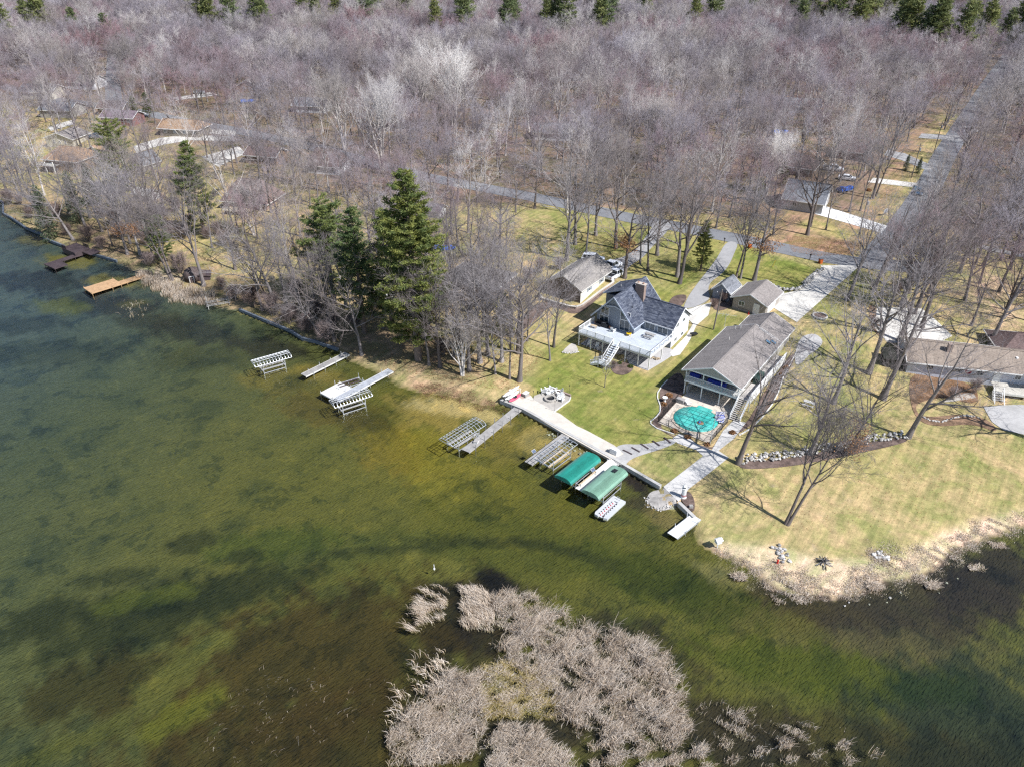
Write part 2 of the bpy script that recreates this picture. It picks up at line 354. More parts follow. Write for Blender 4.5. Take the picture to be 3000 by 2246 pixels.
# ---- lake bed: weed beds, sand and mud, sky sheen painted in far left
und = SD <= .1
paint(und*1.0, (.116,.110,.032))
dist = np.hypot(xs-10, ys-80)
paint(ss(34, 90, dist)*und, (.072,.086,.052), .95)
paint(ss(75, 125, dist)*und, (.060,.084,.098), .95)  # blue sky reflection and water scatter painted into the far bed colour
Y1, DK, BR, SDN, MUD = (.125,.105,.018), (.020,.026,.009), (.050,.034,.009), (.26,.20,.11), (.035,.028,.016)
for a in [(1300,1330,13,Y1,.75,6,-45),(1450,1300,9,(.11,.085,.022),.8,5,40),(1150,1290,8,(.095,.07,.012),.7,5,-45),(1250,1200,7,(.15,.11,.035),.8,4,-30),(1400,1205,5,SDN,.9,2,-30),(1310,1185,6,(.24,.185,.10),.9,2.2,-10),
          (1590,1290,5,(.20,.15,.06),.8,3,-45),(1700,1330,3,(.2,.15,.07),.8,2,-45),(1560,1480,16,(.085,.078,.012),.7,6,-35),(1330,1330,9,(.105,.088,.014),.7,4,-30),(1480,1570,12,(.06,.062,.010),.6,5,-35),(1650,1600,10,(.055,.058,.010),.7,3,-38),(1850,1660,9,(.050,.058,.009),.8,3,-36),(2100,1780,10,(.052,.060,.009),.8,2.8,-28),(1300,1580,12,(.058,.062,.013),.6,3.5,-10),(1050,1600,14,(.055,.062,.016),.6,4,5),(1150,1580,9,DK,.6,1.0,4),(1400,1560,9,DK,.6,1.0,-4),(1650,1595,9,DK,.55,1.0,-18),(1900,1700,9,DK,.55,1.1,-33),(2150,1805,10,DK,.6,1.1,-25),(2400,1890,10,DK,.6,1.1,-15),(2620,1930,9,DK,.5,1.1,-8),
          (1850,1400,3.4,(.028,.018,.014),.95,1.6,-45),(1880,1470,2.5,(.055,.04,.025),.7,1.5,0),(1960,1520,3,(.10,.075,.035),.7,2,-45),(2120,1690,4,(.13,.11,.05),.6,2,-30),(2450,1800,12,(.05,.036,.022),.85,5,-10),(2700,1780,13,(.042,.034,.026),.85,6,20),(2900,1690,10,(.03,.024,.022),.9,5,25),
          (2600,1900,12,(.085,.075,.035),.5,3,0),(2200,1800,9,(.085,.078,.022),.7,2.2,-25),(2450,1960,16,(.052,.060,.008),.9,3.2,-12),(2850,2080,12,(.020,.030,.022),.85,7,15),(2750,2000,5,(.02,.034,.012),.8,2,0),(2000,1700,9,(.045,.055,.008),.9,3,-35),
          (2500,2180,16,(.045,.038,.014),.85,4,-10),(2900,2230,12,(.018,.022,.013),.8,4,0),(2150,2150,8,MUD,.95,4,-10),(1600,2050,13,MUD,.95,7,0),(1850,1900,7,MUD,.8,5,-30),(1400,1800,5,(.028,.023,.013),.9,4,0),(1440,1700,5.0,(.014,.011,.009),.97,2.4,-20),(1320,1720,4.0,(.016,.013,.009),.92,2.2,0),(1350,1860,4.5,(.018,.014,.009),.9,3,0),
          (1280,1640,5,(.105,.095,.025),.8,2.2,-20),(1150,1640,7,(.075,.070,.015),.6,2.5,10),(900,1900,18,BR,.85,10,20),(1100,2150,11,BR,.8,8,0),(650,2200,14,BR,.75,5,20),(400,1780,12,DK,.8,5,25),(650,1700,11,DK,.8,3.2,15),(250,1980,8,(.035,.030,.008),.8,4,20),(120,1780,7,DK,.8,3,20),
          (480,1960,6,(.080,.078,.020),.9,2.2,55),(600,1850,3.4,(.080,.078,.020),.9,1.2,20),(520,2060,4,(.08,.08,.012),.9,2,45),(200,2150,6,(.062,.064,.016),.7,1.4,30),(60,2200,3,(.062,.064,.016),.7,1.2,30),(420,1720,6,(.06,.068,.012),.7,1.8,15),(800,1560,9,(.05,.062,.011),.7,3,10),(560,1560,4,DK,.7,2,15),(700,1600,3,DK,.7,1.4,10),(330,1660,5,DK,.6,1.6,10),
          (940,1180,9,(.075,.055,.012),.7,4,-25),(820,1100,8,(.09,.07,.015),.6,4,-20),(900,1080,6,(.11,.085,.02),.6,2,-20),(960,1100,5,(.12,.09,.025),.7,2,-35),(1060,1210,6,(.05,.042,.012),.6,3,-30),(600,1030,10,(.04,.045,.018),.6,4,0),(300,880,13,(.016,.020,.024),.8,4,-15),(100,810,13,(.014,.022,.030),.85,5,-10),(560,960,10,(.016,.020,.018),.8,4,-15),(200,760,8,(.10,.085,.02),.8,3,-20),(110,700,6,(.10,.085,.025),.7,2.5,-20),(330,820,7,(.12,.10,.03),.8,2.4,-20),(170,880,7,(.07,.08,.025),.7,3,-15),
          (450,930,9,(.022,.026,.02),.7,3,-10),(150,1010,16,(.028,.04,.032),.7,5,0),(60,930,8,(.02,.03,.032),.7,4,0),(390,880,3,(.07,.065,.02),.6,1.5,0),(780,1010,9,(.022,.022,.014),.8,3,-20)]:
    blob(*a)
vid = np.arange(len(xs)).reshape(XX.shape)
Q = np.stack([vid[:-1,:-1], vid[:-1,1:], vid[1:,1:], vid[1:,:-1]], -1).reshape(-1, 4)

def ground_material():
    m, nt, N, L, b = newmat("ground_cover")
    at = N.new("ShaderNodeAttribute"); at.attribute_name = "tint"
    geo = N.new("ShaderNodeNewGeometry"); pos = geo.outputs["Position"]
    n1 = noise_out(nt, .16, 5, pos, .65, 1.0); n2 = noise_out(nt, 1.1, 4, pos, .65); n3 = noise_out(nt, 7.0, 3, pos, .7)
    o = mix_rgb(nt, ramp(nt, n1, [(.36, g3(0)), (.50, g3(.45)), (.68, g3(1.0))]), mix_rgb(nt, 1.0, at.outputs["Color"], (.78,.90,.72), 'MULTIPLY'), mix_rgb(nt, 1.0, at.outputs["Color"], (1.42,1.22,1.45), 'MULTIPLY'))
    n4 = noise_out(nt, .55, 5, pos, .7, .8)
    o = mix_rgb(nt, ramp(nt, n4, [(.60, g3(0)), (.72, g3(.55))]), o, (.33,.27,.19))
    st = noise_out(nt, 1.0, 3, mapping(nt, pos, (.10,1.25,1), (0,0,math.radians(-53))))
    o = mix_rgb(nt, 1.0, o, ramp(nt, st, [(.36, (.76,.81,.76)), (.66, (1.19,1.15,1.13))]), 'MULTIPLY')
    o = mix_rgb(nt, 1.0, o, ramp(nt, n2, [(.28, g3(.72)), (.72, g3(1.22))]), 'MULTIPLY')
    o = mix_rgb(nt, 1.0, o, ramp(nt, n3, [(.25, g3(.62)), (.75, g3(1.32))]), 'MULTIPLY')
    # under water: sand ripples doubling as painted caustic lines, and weed strands
    rp = noise_out(nt, 1.0, 3, mapping(nt, pos, (1.7,5.2,1), (0,0,math.radians(-42))), .5, .3)
    wd = noise_out(nt, .13, 6, pos, .62, .4)
    u = mix_rgb(nt, 1.0, at.outputs["Color"], ramp(nt, rp, [(.32, (.88,.90,.92)), (.5, g3(1.0)), (.66, (1.16,1.13,1.08))]), 'MULTIPLY')
    u = mix_rgb(nt, 1.0, u, ramp(nt, wd, [(.36, (.66,.72,.85)), (.46, g3(.98)), (.7, (1.18,1.12,1.05))]), 'MULTIPLY')
    w2 = noise_out(nt, .30, 7, pos, .66, .3)
    u = mix_rgb(nt, 1.0, u, ramp(nt, w2, [(.405, (.66,.71,.82)), (.425, (.97,.97,.98)), (.60, (1.0,1.0,1.0)), (.62, (1.2,1.15,1.06))]), 'MULTIPLY')
    w3 = noise_out(nt, 2.2, 4, pos, .7)
    u = mix_rgb(nt, 1.0, u, ramp(nt, w3, [(.3, g3(.88)), (.7, g3(1.1))]), 'MULTIPLY')
    sx = N.new("ShaderNodeSeparateXYZ"); L.new(pos, sx.inputs[0])
    mr = N.new("ShaderNodeMapRange"); mr.inputs[1].default_value = -.06; mr.inputs[2].default_value = .06; L.new(sx.outputs[2], mr.inputs[0])
    L.new(mix_rgb(nt, mr.outputs[0], u, o), b.inputs["Base Color"])
    b.inputs["Roughness"].default_value = .95; b.inputs["Specular IOR Level"].default_value = .1
    L.new(bump(nt, n3, .5, .08), b.inputs["Normal"]); return m
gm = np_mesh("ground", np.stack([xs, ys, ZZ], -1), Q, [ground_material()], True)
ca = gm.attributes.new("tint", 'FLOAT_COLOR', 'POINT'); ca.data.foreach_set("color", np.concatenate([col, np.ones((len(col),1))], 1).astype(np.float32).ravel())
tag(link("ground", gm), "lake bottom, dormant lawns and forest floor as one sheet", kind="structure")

def water_material():
    m, nt, N, L, b = newmat("lake_water"); N.remove(b); out = N["Material Output"]
    geo = N.new("ShaderNodeNewGeometry"); pos = geo.outputs["Position"]
    r1 = noise_out(nt, 1.0, 3, mapping(nt, pos, (1.3,4.6,1), (0,0,math.radians(-42))), .55, .4)
    r2 = noise_out(nt, 1.0, 2, mapping(nt, pos, (.16,.5,1), (0,0,math.radians(-40))))
    add = N.new("ShaderNodeMath"); add.operation = 'ADD'; L.new(r1, add.inputs[0]); L.new(r2, add.inputs[1])
    nb = bump(nt, add.outputs[0], .6, .10)
    fr = N.new("ShaderNodeFresnel"); fr.inputs["IOR"].default_value = 1.33; L.new(nb, fr.inputs["Normal"])
    tr = N.new("ShaderNodeBsdfTransparent"); tr.inputs[0].default_value = (.90,.94,.84,1)
    gl = N.new("ShaderNodeBsdfGlossy"); gl.inputs["Roughness"].default_value = .1; L.new(nb, gl.inputs["Normal"])
    mx = N.new("ShaderNodeMixShader"); L.new(fr.outputs[0], mx.inputs[0]); L.new(tr.outputs[0], mx.inputs[1]); L.new(gl.outputs[0], mx.inputs[2])
    L.new(mx.outputs[0], out.inputs[0]); return m
wv = [(-600,-150),(400,-150),(400,95),(60,95),(30,125),(-60,175),(-140,215),(-260,290),(-600,420)]
wm = MB(); wm.face([(x, y, 0.0) for x, y in wv]); tag(wm.build("water", water_material()), "clear shallow green lake water", kind="structure")

# ------------------------------------------------------------------ draped sheets: roads, drives, paths, beds
def sheet(name, pts, mat, dz=.05, step=1.6, world=False, kind="structure", label=None, parent=None, zmin=.53, smooth=0):
    P = [tuple(p[:2]) for p in pts] if world else WP(pts)
    for _ in range(smooth):
        P = [q for a, c in zip(P, P[1:]+P[:1]) for q in ((a[0]*.75+c[0]*.25, a[1]*.75+c[1]*.25), (a[0]*.25+c[0]*.75, a[1]*.25+c[1]*.75))]
    E = []; B = []
    for i in range(len(P)):
        a = np.array(P[i]); c = np.array(P[(i+1) % len(P)]); k = max(1, int(np.hypot(*(c-a))/step))
        for j in range(k): B.append(Vector(a+(c-a)*j/k))
    n = len(B); E = [(i, (i+1) % n) for i in range(n)]
    A = np.array(P); lo, hi = A.min(0), A.max(0)
    X, Y = np.meshgrid(np.arange(lo[0], hi[0], step), np.arange(lo[1], hi[1], step)); X = X.ravel(); Y = Y.ravel(); k = inpoly(A, X, Y)
    V = B+[Vector((a, c)) for a, c in zip(X[k], Y[k])]
    r = delaunay_2d_cdt(V, E, [list(range(n))], 1, 1e-4)
    vv = np.array([tuple(p) for p in r[0]]); z = np.maximum(height(vv[:,0], vv[:,1]), zmin)+dz
    b = MB(); b.v = [(a, c, d) for (a, c), d in zip(vv, z)]; b.f = [tuple(f) for f in r[2]]
    # thickness: skirt round the rim
    k0 = len(b.v); rim = [i for i in range(n)]
    o = b.build(name, mat, parent); 
    if parent is None: tag(o, label, kind=kind)
    return o
def offset_strip(pts, w):
    P = [np.array(p) for p in pts]; L, Rr = [], []
    for i, p in enumerate(P):
        d = (P[min(i+1, len(P)-1)]-P[max(i-1, 0)]); d = d/np.hypot(*d); nn = np.array((-d[1], d[0]))
        L.append(tuple(p+nn*w/2)); Rr.append(tuple(p-nn*w/2))
    return L+Rr[::-1]
def strip(name, pts, w, mat, dz=.05, world=False, **k):
    P = [tuple(p[:2]) for p in pts] if world else WP(pts)
    return sheet(name, offset_strip(P, w), mat, dz, world=True, **k)

strip("road", [(3010,40),(2960,160),(2905,240),(2860,310),(2815,380),(2770,450),(2725,540),(2680,610),(2630,680),(2590,725),(2560,762)], 6.4, asphalt, .05, label="grey asphalt side road running up through the woods")
strip("road", [(-200,200),(150,290),(420,330),(520,352),(650,375),(800,405),(950,440),(1100,480),(1250,520),(1400,548),(1560,578),(1700,608),(1850,640),(2000,668),(2150,698),(2290,728),(2400,752),(2500,768),(2600,778),(2760,790)], 6.2, asphalt, .056, label="grey asphalt lakeside road curving behind the houses")
strip("road", [(360,20),(345,80),(335,130),(332,190),(330,250),(335,310)], 6.0, asphalt, .05, label="straight road leading away at the top of the village")
sheet("driveway", [(2404,779),(2520,778),(2480,815),(2420,868),(2345,935),(2335,945),(2262,900),(2232,925),(2215,905),(2255,855),(2300,860),(2345,850),(2410,790)], conc, .06, label="wide pale concrete driveway beside the tan garage")
sheet("driveway", [(2128,706),(2165,712),(2150,745),(2140,770),(2120,800),(2070,835),(2085,885),(2000,912),(2010,880),(2040,835),(2100,760)], drive_as, .06, label="old grey asphalt driveway curving to the blue-grey house", smooth=2)
sheet("driveway", [(2000,912),(2085,887),(2075,925),(2040,955),(2020,1000),(1992,1040),(1970,1046),(1962,1034),(2010,985),(2030,950),(2010,930)], conc, .07, label="concrete apron along the white end wall of the blue-grey house")
sheet("driveway", [(1925,640),(1975,655),(1945,690),(1905,730),(1880,760),(1850,775),(1800,830),(1775,812),(1770,790),(1700,790),(1690,768),(1790,765),(1850,745),(1890,700)], drive_as, .06, label="dark asphalt driveway behind the cream garage", smooth=2)
sheet("driveway", [(2400,600),(2600,663),(2582,683),(2388,628)], concrete("new_concrete", (.72,.715,.70), 0, .08), .06, label="bright new concrete driveway of the grey roofed house")
sheet("driveway", [(2540,535),(2680,550),(2690,538),(2560,522)], conc, .06, label="narrow pale driveway crossing the leaf litter")
sheet("driveway", [(2590,455),(2640,470),(2715,500),(2740,490),(2650,450),(2600,440)], drive_as, .06, label="grey driveway by the two small spruces")
sheet("driveway", [(2690,405),(2830,415),(2835,400),(2700,392)], drive_as, .06, label="far grey driveway off the side road")
sheet("driveway", [(2570,900),(2700,905),(2790,985),(2740,1010),(2600,1005),(2560,960)], conc, .06, label="concrete apron behind the tan roofed ranch house")
strip("path", [(2870,722),(2920,735),(3050,760)], 2.4, conc_path, .06, label="pale path through the trees at the edge of the woods")
for pts, l in (([(390,430),(470,405),(560,395),(680,400),(690,415),(560,412),(480,425),(400,450)], "pale curved driveway in front of the brown village house"),
               ([(140,375),(215,352),(220,365),(150,385)], "short pale driveway by the cream gabled house"), ([(500,288),(620,270),(640,280),(520,295)], "pale driveway off the far village road"),
               ([(575,375),(690,385),(690,400),(590,390)], "pale double drive beside the village road"), ([(590,460),(700,430),(720,450),(640,490)], "pale concrete yard between the brown houses")):
    sheet("driveway", pts, conc, .06, label=l)
# waterfront: gravel strip, patios, paths
sheet("path", [(1475,1168),(1512,1186),(1640,1264),(1790,1347),(1828,1330),(1800,1305),(1720,1262),(1690,1248),(1640,1212),(1625,1206),(1565,1172),(1555,1160),(1530,1170),(1505,1155)], sandgravel, .09, label="pale gravel strip along the top of the seawall")
sheet("patio", [(1565,1160),(1585,1152),(1616,1140),(1672,1162),(1668,1172),(1622,1207),(1560,1175)], pavers, .07, label="paved fire pit patio beside the lawn")
sheet("path", [(1790,1345),(1826,1368),(1848,1345),(1880,1333),(1935,1316),(1985,1297),(1970,1283),(1925,1295),(1870,1303),(1830,1300),(1800,1310)], conc_path, .07, label="curved concrete path climbing to the pool", smooth=2, step=.9)
sheet("path", [(1970,1283),(1990,1270),(2018,1282),(2040,1300),(2085,1318),(2118,1262),(2150,1230),(2185,1238),(2150,1285),(2105,1320),(2135,1340),(2018,1432),(1988,1470),(1943,1428),(2060,1335),(2040,1318),(1985,1298)], concrete("walk_concrete", (.52,.505,.485), 0, .2), .062, label="broad concrete walk from the stairs down to the ramp")
sheet("ramp", [(1943,1428),(1990,1470),(1978,1482),(1935,1498),(1905,1482),(1892,1462),(1905,1440),(1935,1425)], concrete("ramp_gravel", (.40,.375,.35), 0, .5), .05, label="pale gravel boat ramp running into the lake", zmin=-9, smooth=2, step=.7)
for pts, m_, l in (([(1990,1448),(2018,1436),(2034,1460),(2036,1490),(2028,1502),(2000,1472)], mulch, "mulched bed round the lighthouse ornament"),
    ([(1500,990),(1545,960),(1580,930),(1600,905),(1630,900),(1690,928),(1745,882),(1795,838),(1783,830),(1700,905),(1630,880),(1545,895)], mulch, "mulched bed round the cream garage"),
    ([(1785,1072),(1830,1058),(1862,1075),(1838,1100),(1800,1098)], mulch, "mulched bed at the foot of the deck stairs"),
    ([(1646,1030),(1680,1000),(1695,1025),(1690,1032),(1655,1034)], pavers, "little rock garden beside the deck"),
    ([(1968,868),(2010,862),(2012,880),(1990,905),(1955,900)], mulch, "mulched bed beside the asphalt drive"),
    ([(2078,870),(2100,860),(2150,880),(2140,905),(2090,915)], mulch, "mulched bed behind the utility pole"),
    ([(1935,1130),(1995,1080),(2010,1140),(1985,1180),(1930,1240),(1950,1270),(2085,1315),(2095,1300),(2095,1320),(1990,1290),(1910,1245),(1912,1232),(1936,1205),(1932,1165)], mulch, "mulched bed with white edging outside the pool fence"),
    ([(2190,1235),(2210,1200),(2250,1130),(2290,1075),(2320,1035),(2335,1045),(2285,1130),(2270,1170),(2230,1220),(2160,1275),(2150,1262)], mulch, "mulched bed below the white walkway railing"),
    ([(2160,1368),(2180,1350),(2300,1345),(2420,1320),(2520,1300),(2640,1278),(2665,1290),(2620,1305),(2480,1335),(2330,1365),(2200,1375)], mulch, "long mulched rock border across the lawn"),
    ([(2660,1090),(2760,1100),(2860,1130),(2870,1190),(2760,1160),(2690,1180),(2680,1195),(2700,1225),(2830,1210),(2900,1230),(2930,1270),(2850,1240),(2760,1250),(2700,1240),(2670,1200)], litter_m, "leaf covered bank below the tan roofed ranch house"),
    ([(2540,900),(2565,890),(2575,970),(2660,985),(2640,995),(2560,990)], litter_m, "leafy bed by the ranch house apron")):
    sheet("planting_bed", pts, m_, .055, label=l, smooth=2, step=.9)
sheet("patio", [(2880,1190),(2990,1185),(3080,1200),(3080,1290),(2940,1260),(2905,1235)], conc_path, .07, label="concrete patio below the right hand house deck")
sheet("path", [(2745,1180),(2800,1155),(2850,1150),(2860,1165),(2800,1175)], pavers, .07, label="short stepped path in the leafy bank")
sheet("path", [(2340,990),(2385,975),(2415,1000),(2395,1025),(2370,1040),(2340,1075),(2325,1060)], conc_path, .07, label="concrete patio behind the ranch walkway", smooth=2)
# ------------------------------------------------------------------ buildings
def window(P, x, y, z, ang, w, h, nx=2, ny=1, fm=None, gm_=None, name="window"):
    """frame (part) with a pane (sub-part); (x,y,z) is the centre on the wall, ang the facing (0 = local -Y)"""
    fm = fm or white; f = .08; b = MB()
    b.box(-w/2, -.06, -h/2, -w/2+f, .03, h/2); b.box(w/2-f, -.06, -h/2, w/2, .03, h/2)
    b.box(-w/2+f, -.06, h/2-f, w/2-f, .03, h/2); b.box(-w/2+f, -.075, -h/2, w/2-f, .03, -h/2+f)
    for i in range(1, nx): b.box(-w/2+w*i/nx-.03, -.05, -h/2+f, -w/2+w*i/nx+.03, .03, h/2-f)
    for i in range(1, ny): b.box(-w/2+f, -.048, -h/2+h*i/ny-.03, w/2-f, .03, -h/2+h*i/ny+.03)
    o = b.build(name, fm, P, (x, y, z), (0, 0, ang))
    MB().box(-w/2+f*.7, -.02, -h/2+f*.7, w/2-f*.7, .02, h/2-f*.7).build("pane", gm_ or glass, o)
    return o
def door(P, x, y, z, ang, w, h, m=None):
    b = MB().box(-w/2, -.05, 0, w/2, .03, h); o = b.build("door", m or white, P, (x, y, z), (0, 0, ang))
    fr = MB(); fr.box(-w/2-.09, -.07, 0, -w/2-.005, .02, h+.09); fr.box(w/2+.005, -.07, 0, w/2+.09, .02, h+.09); fr.box(-w/2-.005, -.07, h+.005, w/2+.005, .02, h+.09)
    fr.build("door_frame", white, o); MB().lathe([(.0,-.03),(.035,-.02),(.035,.02),(0,.03)], 8).build("handle", dark_metal, o, (w/2-.12, -.08, h*.48)); return o
def gable_roof(P, x0, x1, y0, y1, ze, zr, axis, mat, oh=.45, t=.16, hip0=0, hip1=0, trim=None, name="roof"):
    """eaves at wall lines x0..x1,y0..y1, ridge along axis"""
    trim = trim or white
    if axis == 'x': sw = lambda p: p; A0, A1, B0, B1 = x0, x1, y0, y1
    else: sw = lambda p: (p[1], p[0], p[2]); A0, A1, B0, B1 = y0, y1, x0, x1
    m = (B0+B1)/2; sl = (zr-ze)/((B1-B0)/2); zo = ze-sl*oh
    a0, a1, b0, b1 = A0-oh, A1+oh, B0-oh, B1+oh; r0, r1 = a0+hip0, a1-hip1
    b = MB()
    b.slab([sw(p) for p in ((a0,b0,zo),(a1,b0,zo),(r1,m,zr),(r0,m,zr))], t)
    b.slab([sw(p) for p in ((a1,b1,zo),(a0,b1,zo),(r0,m,zr),(r1,m,zr))], t)
    if hip0: b.slab([sw(p) for p in ((a0,b1,zo),(a0,b0,zo),(r0,m,zr))], t)
    if hip1: b.slab([sw(p) for p in ((a1,b0,zo),(a1,b1,zo),(r1,m,zr))], t)
    ro = b.build(name, mat, P)
    f = MB(); th = .2
    for bb, sg in ((b0, -1), (b1, 1)): f.bar(sw((a0-.02,bb+sg*.03,zo-.09)), sw((a1+.02,bb+sg*.03,zo-.09)), .06, th)
    for a, hp, sg in ((a0, hip0, -1), (a1, hip1, 1)):
        if hp: f.bar(sw((a+sg*.03,b0,zo-.09)), sw((a+sg*.03,b1,zo-.09)), .06, th)
        else:
            for bb in (b0, b1): f.bar(sw((a+sg*.03,bb,zo-.07)), sw((a+sg*.03,m,zr-.07)), .06, th)
    f.build("fascia", trim, ro)
    rc = MB()
    rc.bar(sw((r0,m,zr+.015)), sw((r1,m,zr+.015)), .28, .05); rc.build("ridge_cap", mat, ro)
    return ro
def walls(P, x0, x1, y0, y1, z0, z1, mat, gable=None, zr=None, name="wall"):
    """four walls with optional gable ends on axis 'x' or 'y' (ridge direction)"""
    b = MB(); t = 0.0
    c = [(x0,y0),(x1,y0),(x1,y1),(x0,y1)]
    for i in range(4):
        (ax, ay), (bx, by) = c[i], c[(i+1) % 4]; pts = [(ax,ay,z0),(bx,by,z0),(bx,by,z1)]
        if (gable == 'x' and i in (1,3)) or (gable == 'y' and i in (0,2)): pts.append(((ax+bx)/2,(ay+by)/2,zr))
        pts.append((ax,ay,z1)); b.face(pts)
    return b.build(name, mat, P)
def rail(P, pts, z, h=1.0, mat=None, step=1.8, name="railing", balus=.13, infill=True):
    """posts + top/bottom rail + balusters along a polyline; balusters are one fine grained part"""
    mat = mat or white; top = MB(); bal = MB(); Zs = z if isinstance(z, (list, tuple)) else [z]*len(pts)
    for (a, za), (c, zc) in zip(list(zip(pts, Zs))[:-1], list(zip(pts, Zs))[1:]):
        A = Vector((*a, za)); C = Vector((*c, zc)); L = (C-A).length; n = max(1, round(L/step))
        up = Vector((0,0,1))
        top.bar(A+up*h, C+up*h, .11, .06); top.bar(A+up*.12, C+up*.12, .05, .06)
        for i in range(n+1): p = A.lerp(C, i/n); top.bar(p, p+up*(h+.05), .11, .11)
        k = int(L/balus)
        for i in range(1, k): p = A.lerp(C, i/k); bal.bar(p+up*.12, p+up*h, .035, .035)
    o = top.build(name, mat, P)
    if infill: tag(bal.build("balusters", mat, o), kind="stuff")
    return o
def stairs(P, p0, p1, z0, z1, w, n, mat, side=None, riser=False):
    """treads from p0 (bottom) to p1 (top)"""
    p0 = Vector(p0); p1 = Vector(p1); d = (p1-p0).normalized(); r = Vector((d.y, -d.x)); run = (p1-p0).length/n; rz = math.atan2(d.y, d.x)
    tm = MB().box(-run*.62, -w/2, -.045, run*.5, w/2, .0).mesh("tread", mat)
    for i in range(n):
        c = p0+d*(run*(i+.5)); z = z0+(z1-z0)*(i+1)/(n)-.02
        link("tread", tm, P, (c.x, c.y, z), (0, 0, rz))
    s = MB()
    for sg in (-1, 1):
        a = p0+r*(sg*(w/2+.03)); c = p1+r*(sg*(w/2+.03)); s.bar((a.x,a.y,z0+.02), (c.x,c.y,z1-.12), .05, .28)
    s.build("stringer", side or mat, P)

# ---- blue-grey A-frame house with the big deck
BA = GT(1900,1085); zA = BA[2]
hA = thing("house", "blue-grey gabled lake house with charcoal shingle roof, brick chimney and raised pale deck", "house", (BA[0], BA[1], zA), math.radians(-37.5))
ze, zr_ = 4.62, 7.1
walls(hA, -6.9, -.4, 8.5, 15.1, -.6, ze, sidW, 'x', zr_)                                       # right wing (white end wall)
MB().box(-6.85, 8.44, -.3, -.42, 8.49, ze-.02).build("front_wall", sidA, hA)
r2 = gable_roof(hA, -9.8, -.4, 8.5, 15.1, ze, zr_, 'x', roofA, .42)
aw = MB(); dz = 2.65; pk = 8.55; ew = 4.1
L0, R0, cxA = -14.0, -6.3, -10.2
def azr(u): return 9.0-1.09*abs(u-cxA)
aw.face([(L0,5.5,-.5),(cxA,5.15,-.5),(cxA,5.15,azr(cxA)-.25),(L0,5.5,azr(L0)-.25)]); aw.face([(cxA,5.15,-.5),(R0,5.5,-.5),(R0,5.5,azr(R0)-.25),(cxA,5.15,azr(cxA)-.25)])
aw.face([(L0,15.2,-.5),(L0,5.5,-.5),(L0,5.5,azr(L0)-.25),(L0,15.2,azr(L0)-.25)]); aw.face([(R0,5.5,-.5),(R0,15.2,-.5),(R0,15.2,azr(R0)-.25),(R0,5.5,azr(R0)-.25)])
aw.face([(R0,15.2,-.5),(L0,15.2,-.5),(L0,15.2,azr(L0)-.25),(cxA,15.2,azr(cxA)-.25),(R0,15.2,azr(R0)-.25)])
aw.build("front_wall", sidA, hA)
rf = MB()
for sg in (-1, 1):
    e = cxA+sg*4.45; rf.slab([(cxA,4.4,9.0),(cxA,15.6,9.0),(e,15.6,azr(e)),(e,4.4+.0,azr(e))], .18)
rA = rf.build("roof", roofA, hA)
fz = MB()
for v in (4.36, 15.64):
    for sg in (-1, 1): e = cxA+sg*4.45; fz.bar((cxA,v,8.92), (e,v,azr(e)-.08), .07, .24)
for sg in (-1, 1): e = cxA+sg*4.47; fz.bar((e,4.4,azr(e)-.1), (e,15.6,azr(e)-.1), .06, .18)
fz.build("fascia", M("pale_blue_trim", (.50,.56,.66), .6), rA)
MB().bar((cxA,4.4,9.02),(cxA,15.6,9.02),.28,.05).build("ridge_cap", roofA, rA)
# collar board under the gable peak
MB().bar((-12.0,5.06,6.55),(-10.2,4.98,6.95),.06,.22).bar((-10.2,4.98,6.95),(-8.5,5.06,6.5),.06,.22).build("gable_trim", M("pale_blue_trim", (.5,.56,.66)), hA)
MB().face([(-12.05,5.3,6.5),(-8.4,5.3,6.5),(cxA,5.1,8.6)]).build("gable_panel", sidA, hA)
# shed dormer on the left slope
dm = MB(); dm.slab([(-10.3,8.6,8.95),(-10.3,14.8,8.95),(-14.9,14.8,7.0),(-14.9,8.6,7.0)], .16); dr = dm.build("dormer_roof", roofA, hA)
MB().bar((-14.93,8.6,6.9),(-14.93,14.8,6.9),.06,.2).bar((-10.4,8.56,8.8),(-14.9,8.56,6.9),.06,.2).build("fascia", M("pale_blue_trim", (.5,.56,.66)), dr)
MB().box(-14.35, 8.9, 3.5, -11.2, 14.5, 6.95).build("dormer_wall", sidA, hA)
# chimney
ch = MB(); ch.box(-9.5, 10.7, 5.2, -7.75, 11.5, 9.55); cm = ch.build("chimney", concrete("chimney_brick", (.30,.225,.19), 0, .3), hA)
MB().box(-9.6, 10.6, 9.55, -7.65, 11.6, 9.68).build("chimney_cap", concrete("chimney_cap", (.5,.44,.38)), cm)
for u in (-9.15, -8.15): MB().tube((u,11.1,9.66),(u,11.1,9.9),.17,.16,10).build("flue", M("clay_flue", (.42,.27,.2)), cm)
for u, v in ((-12.6,11.0),(-9.0,9.0),(-7.9,7.2)): MB().tube((u,v,azr(u)-.1 if u > -11 else 7.9),(u,v,(azr(u) if u > -11 else 7.9)+.45),.05,.05,8).build("roof_vent", offwhite if u < -12 else dark_metal, rA)
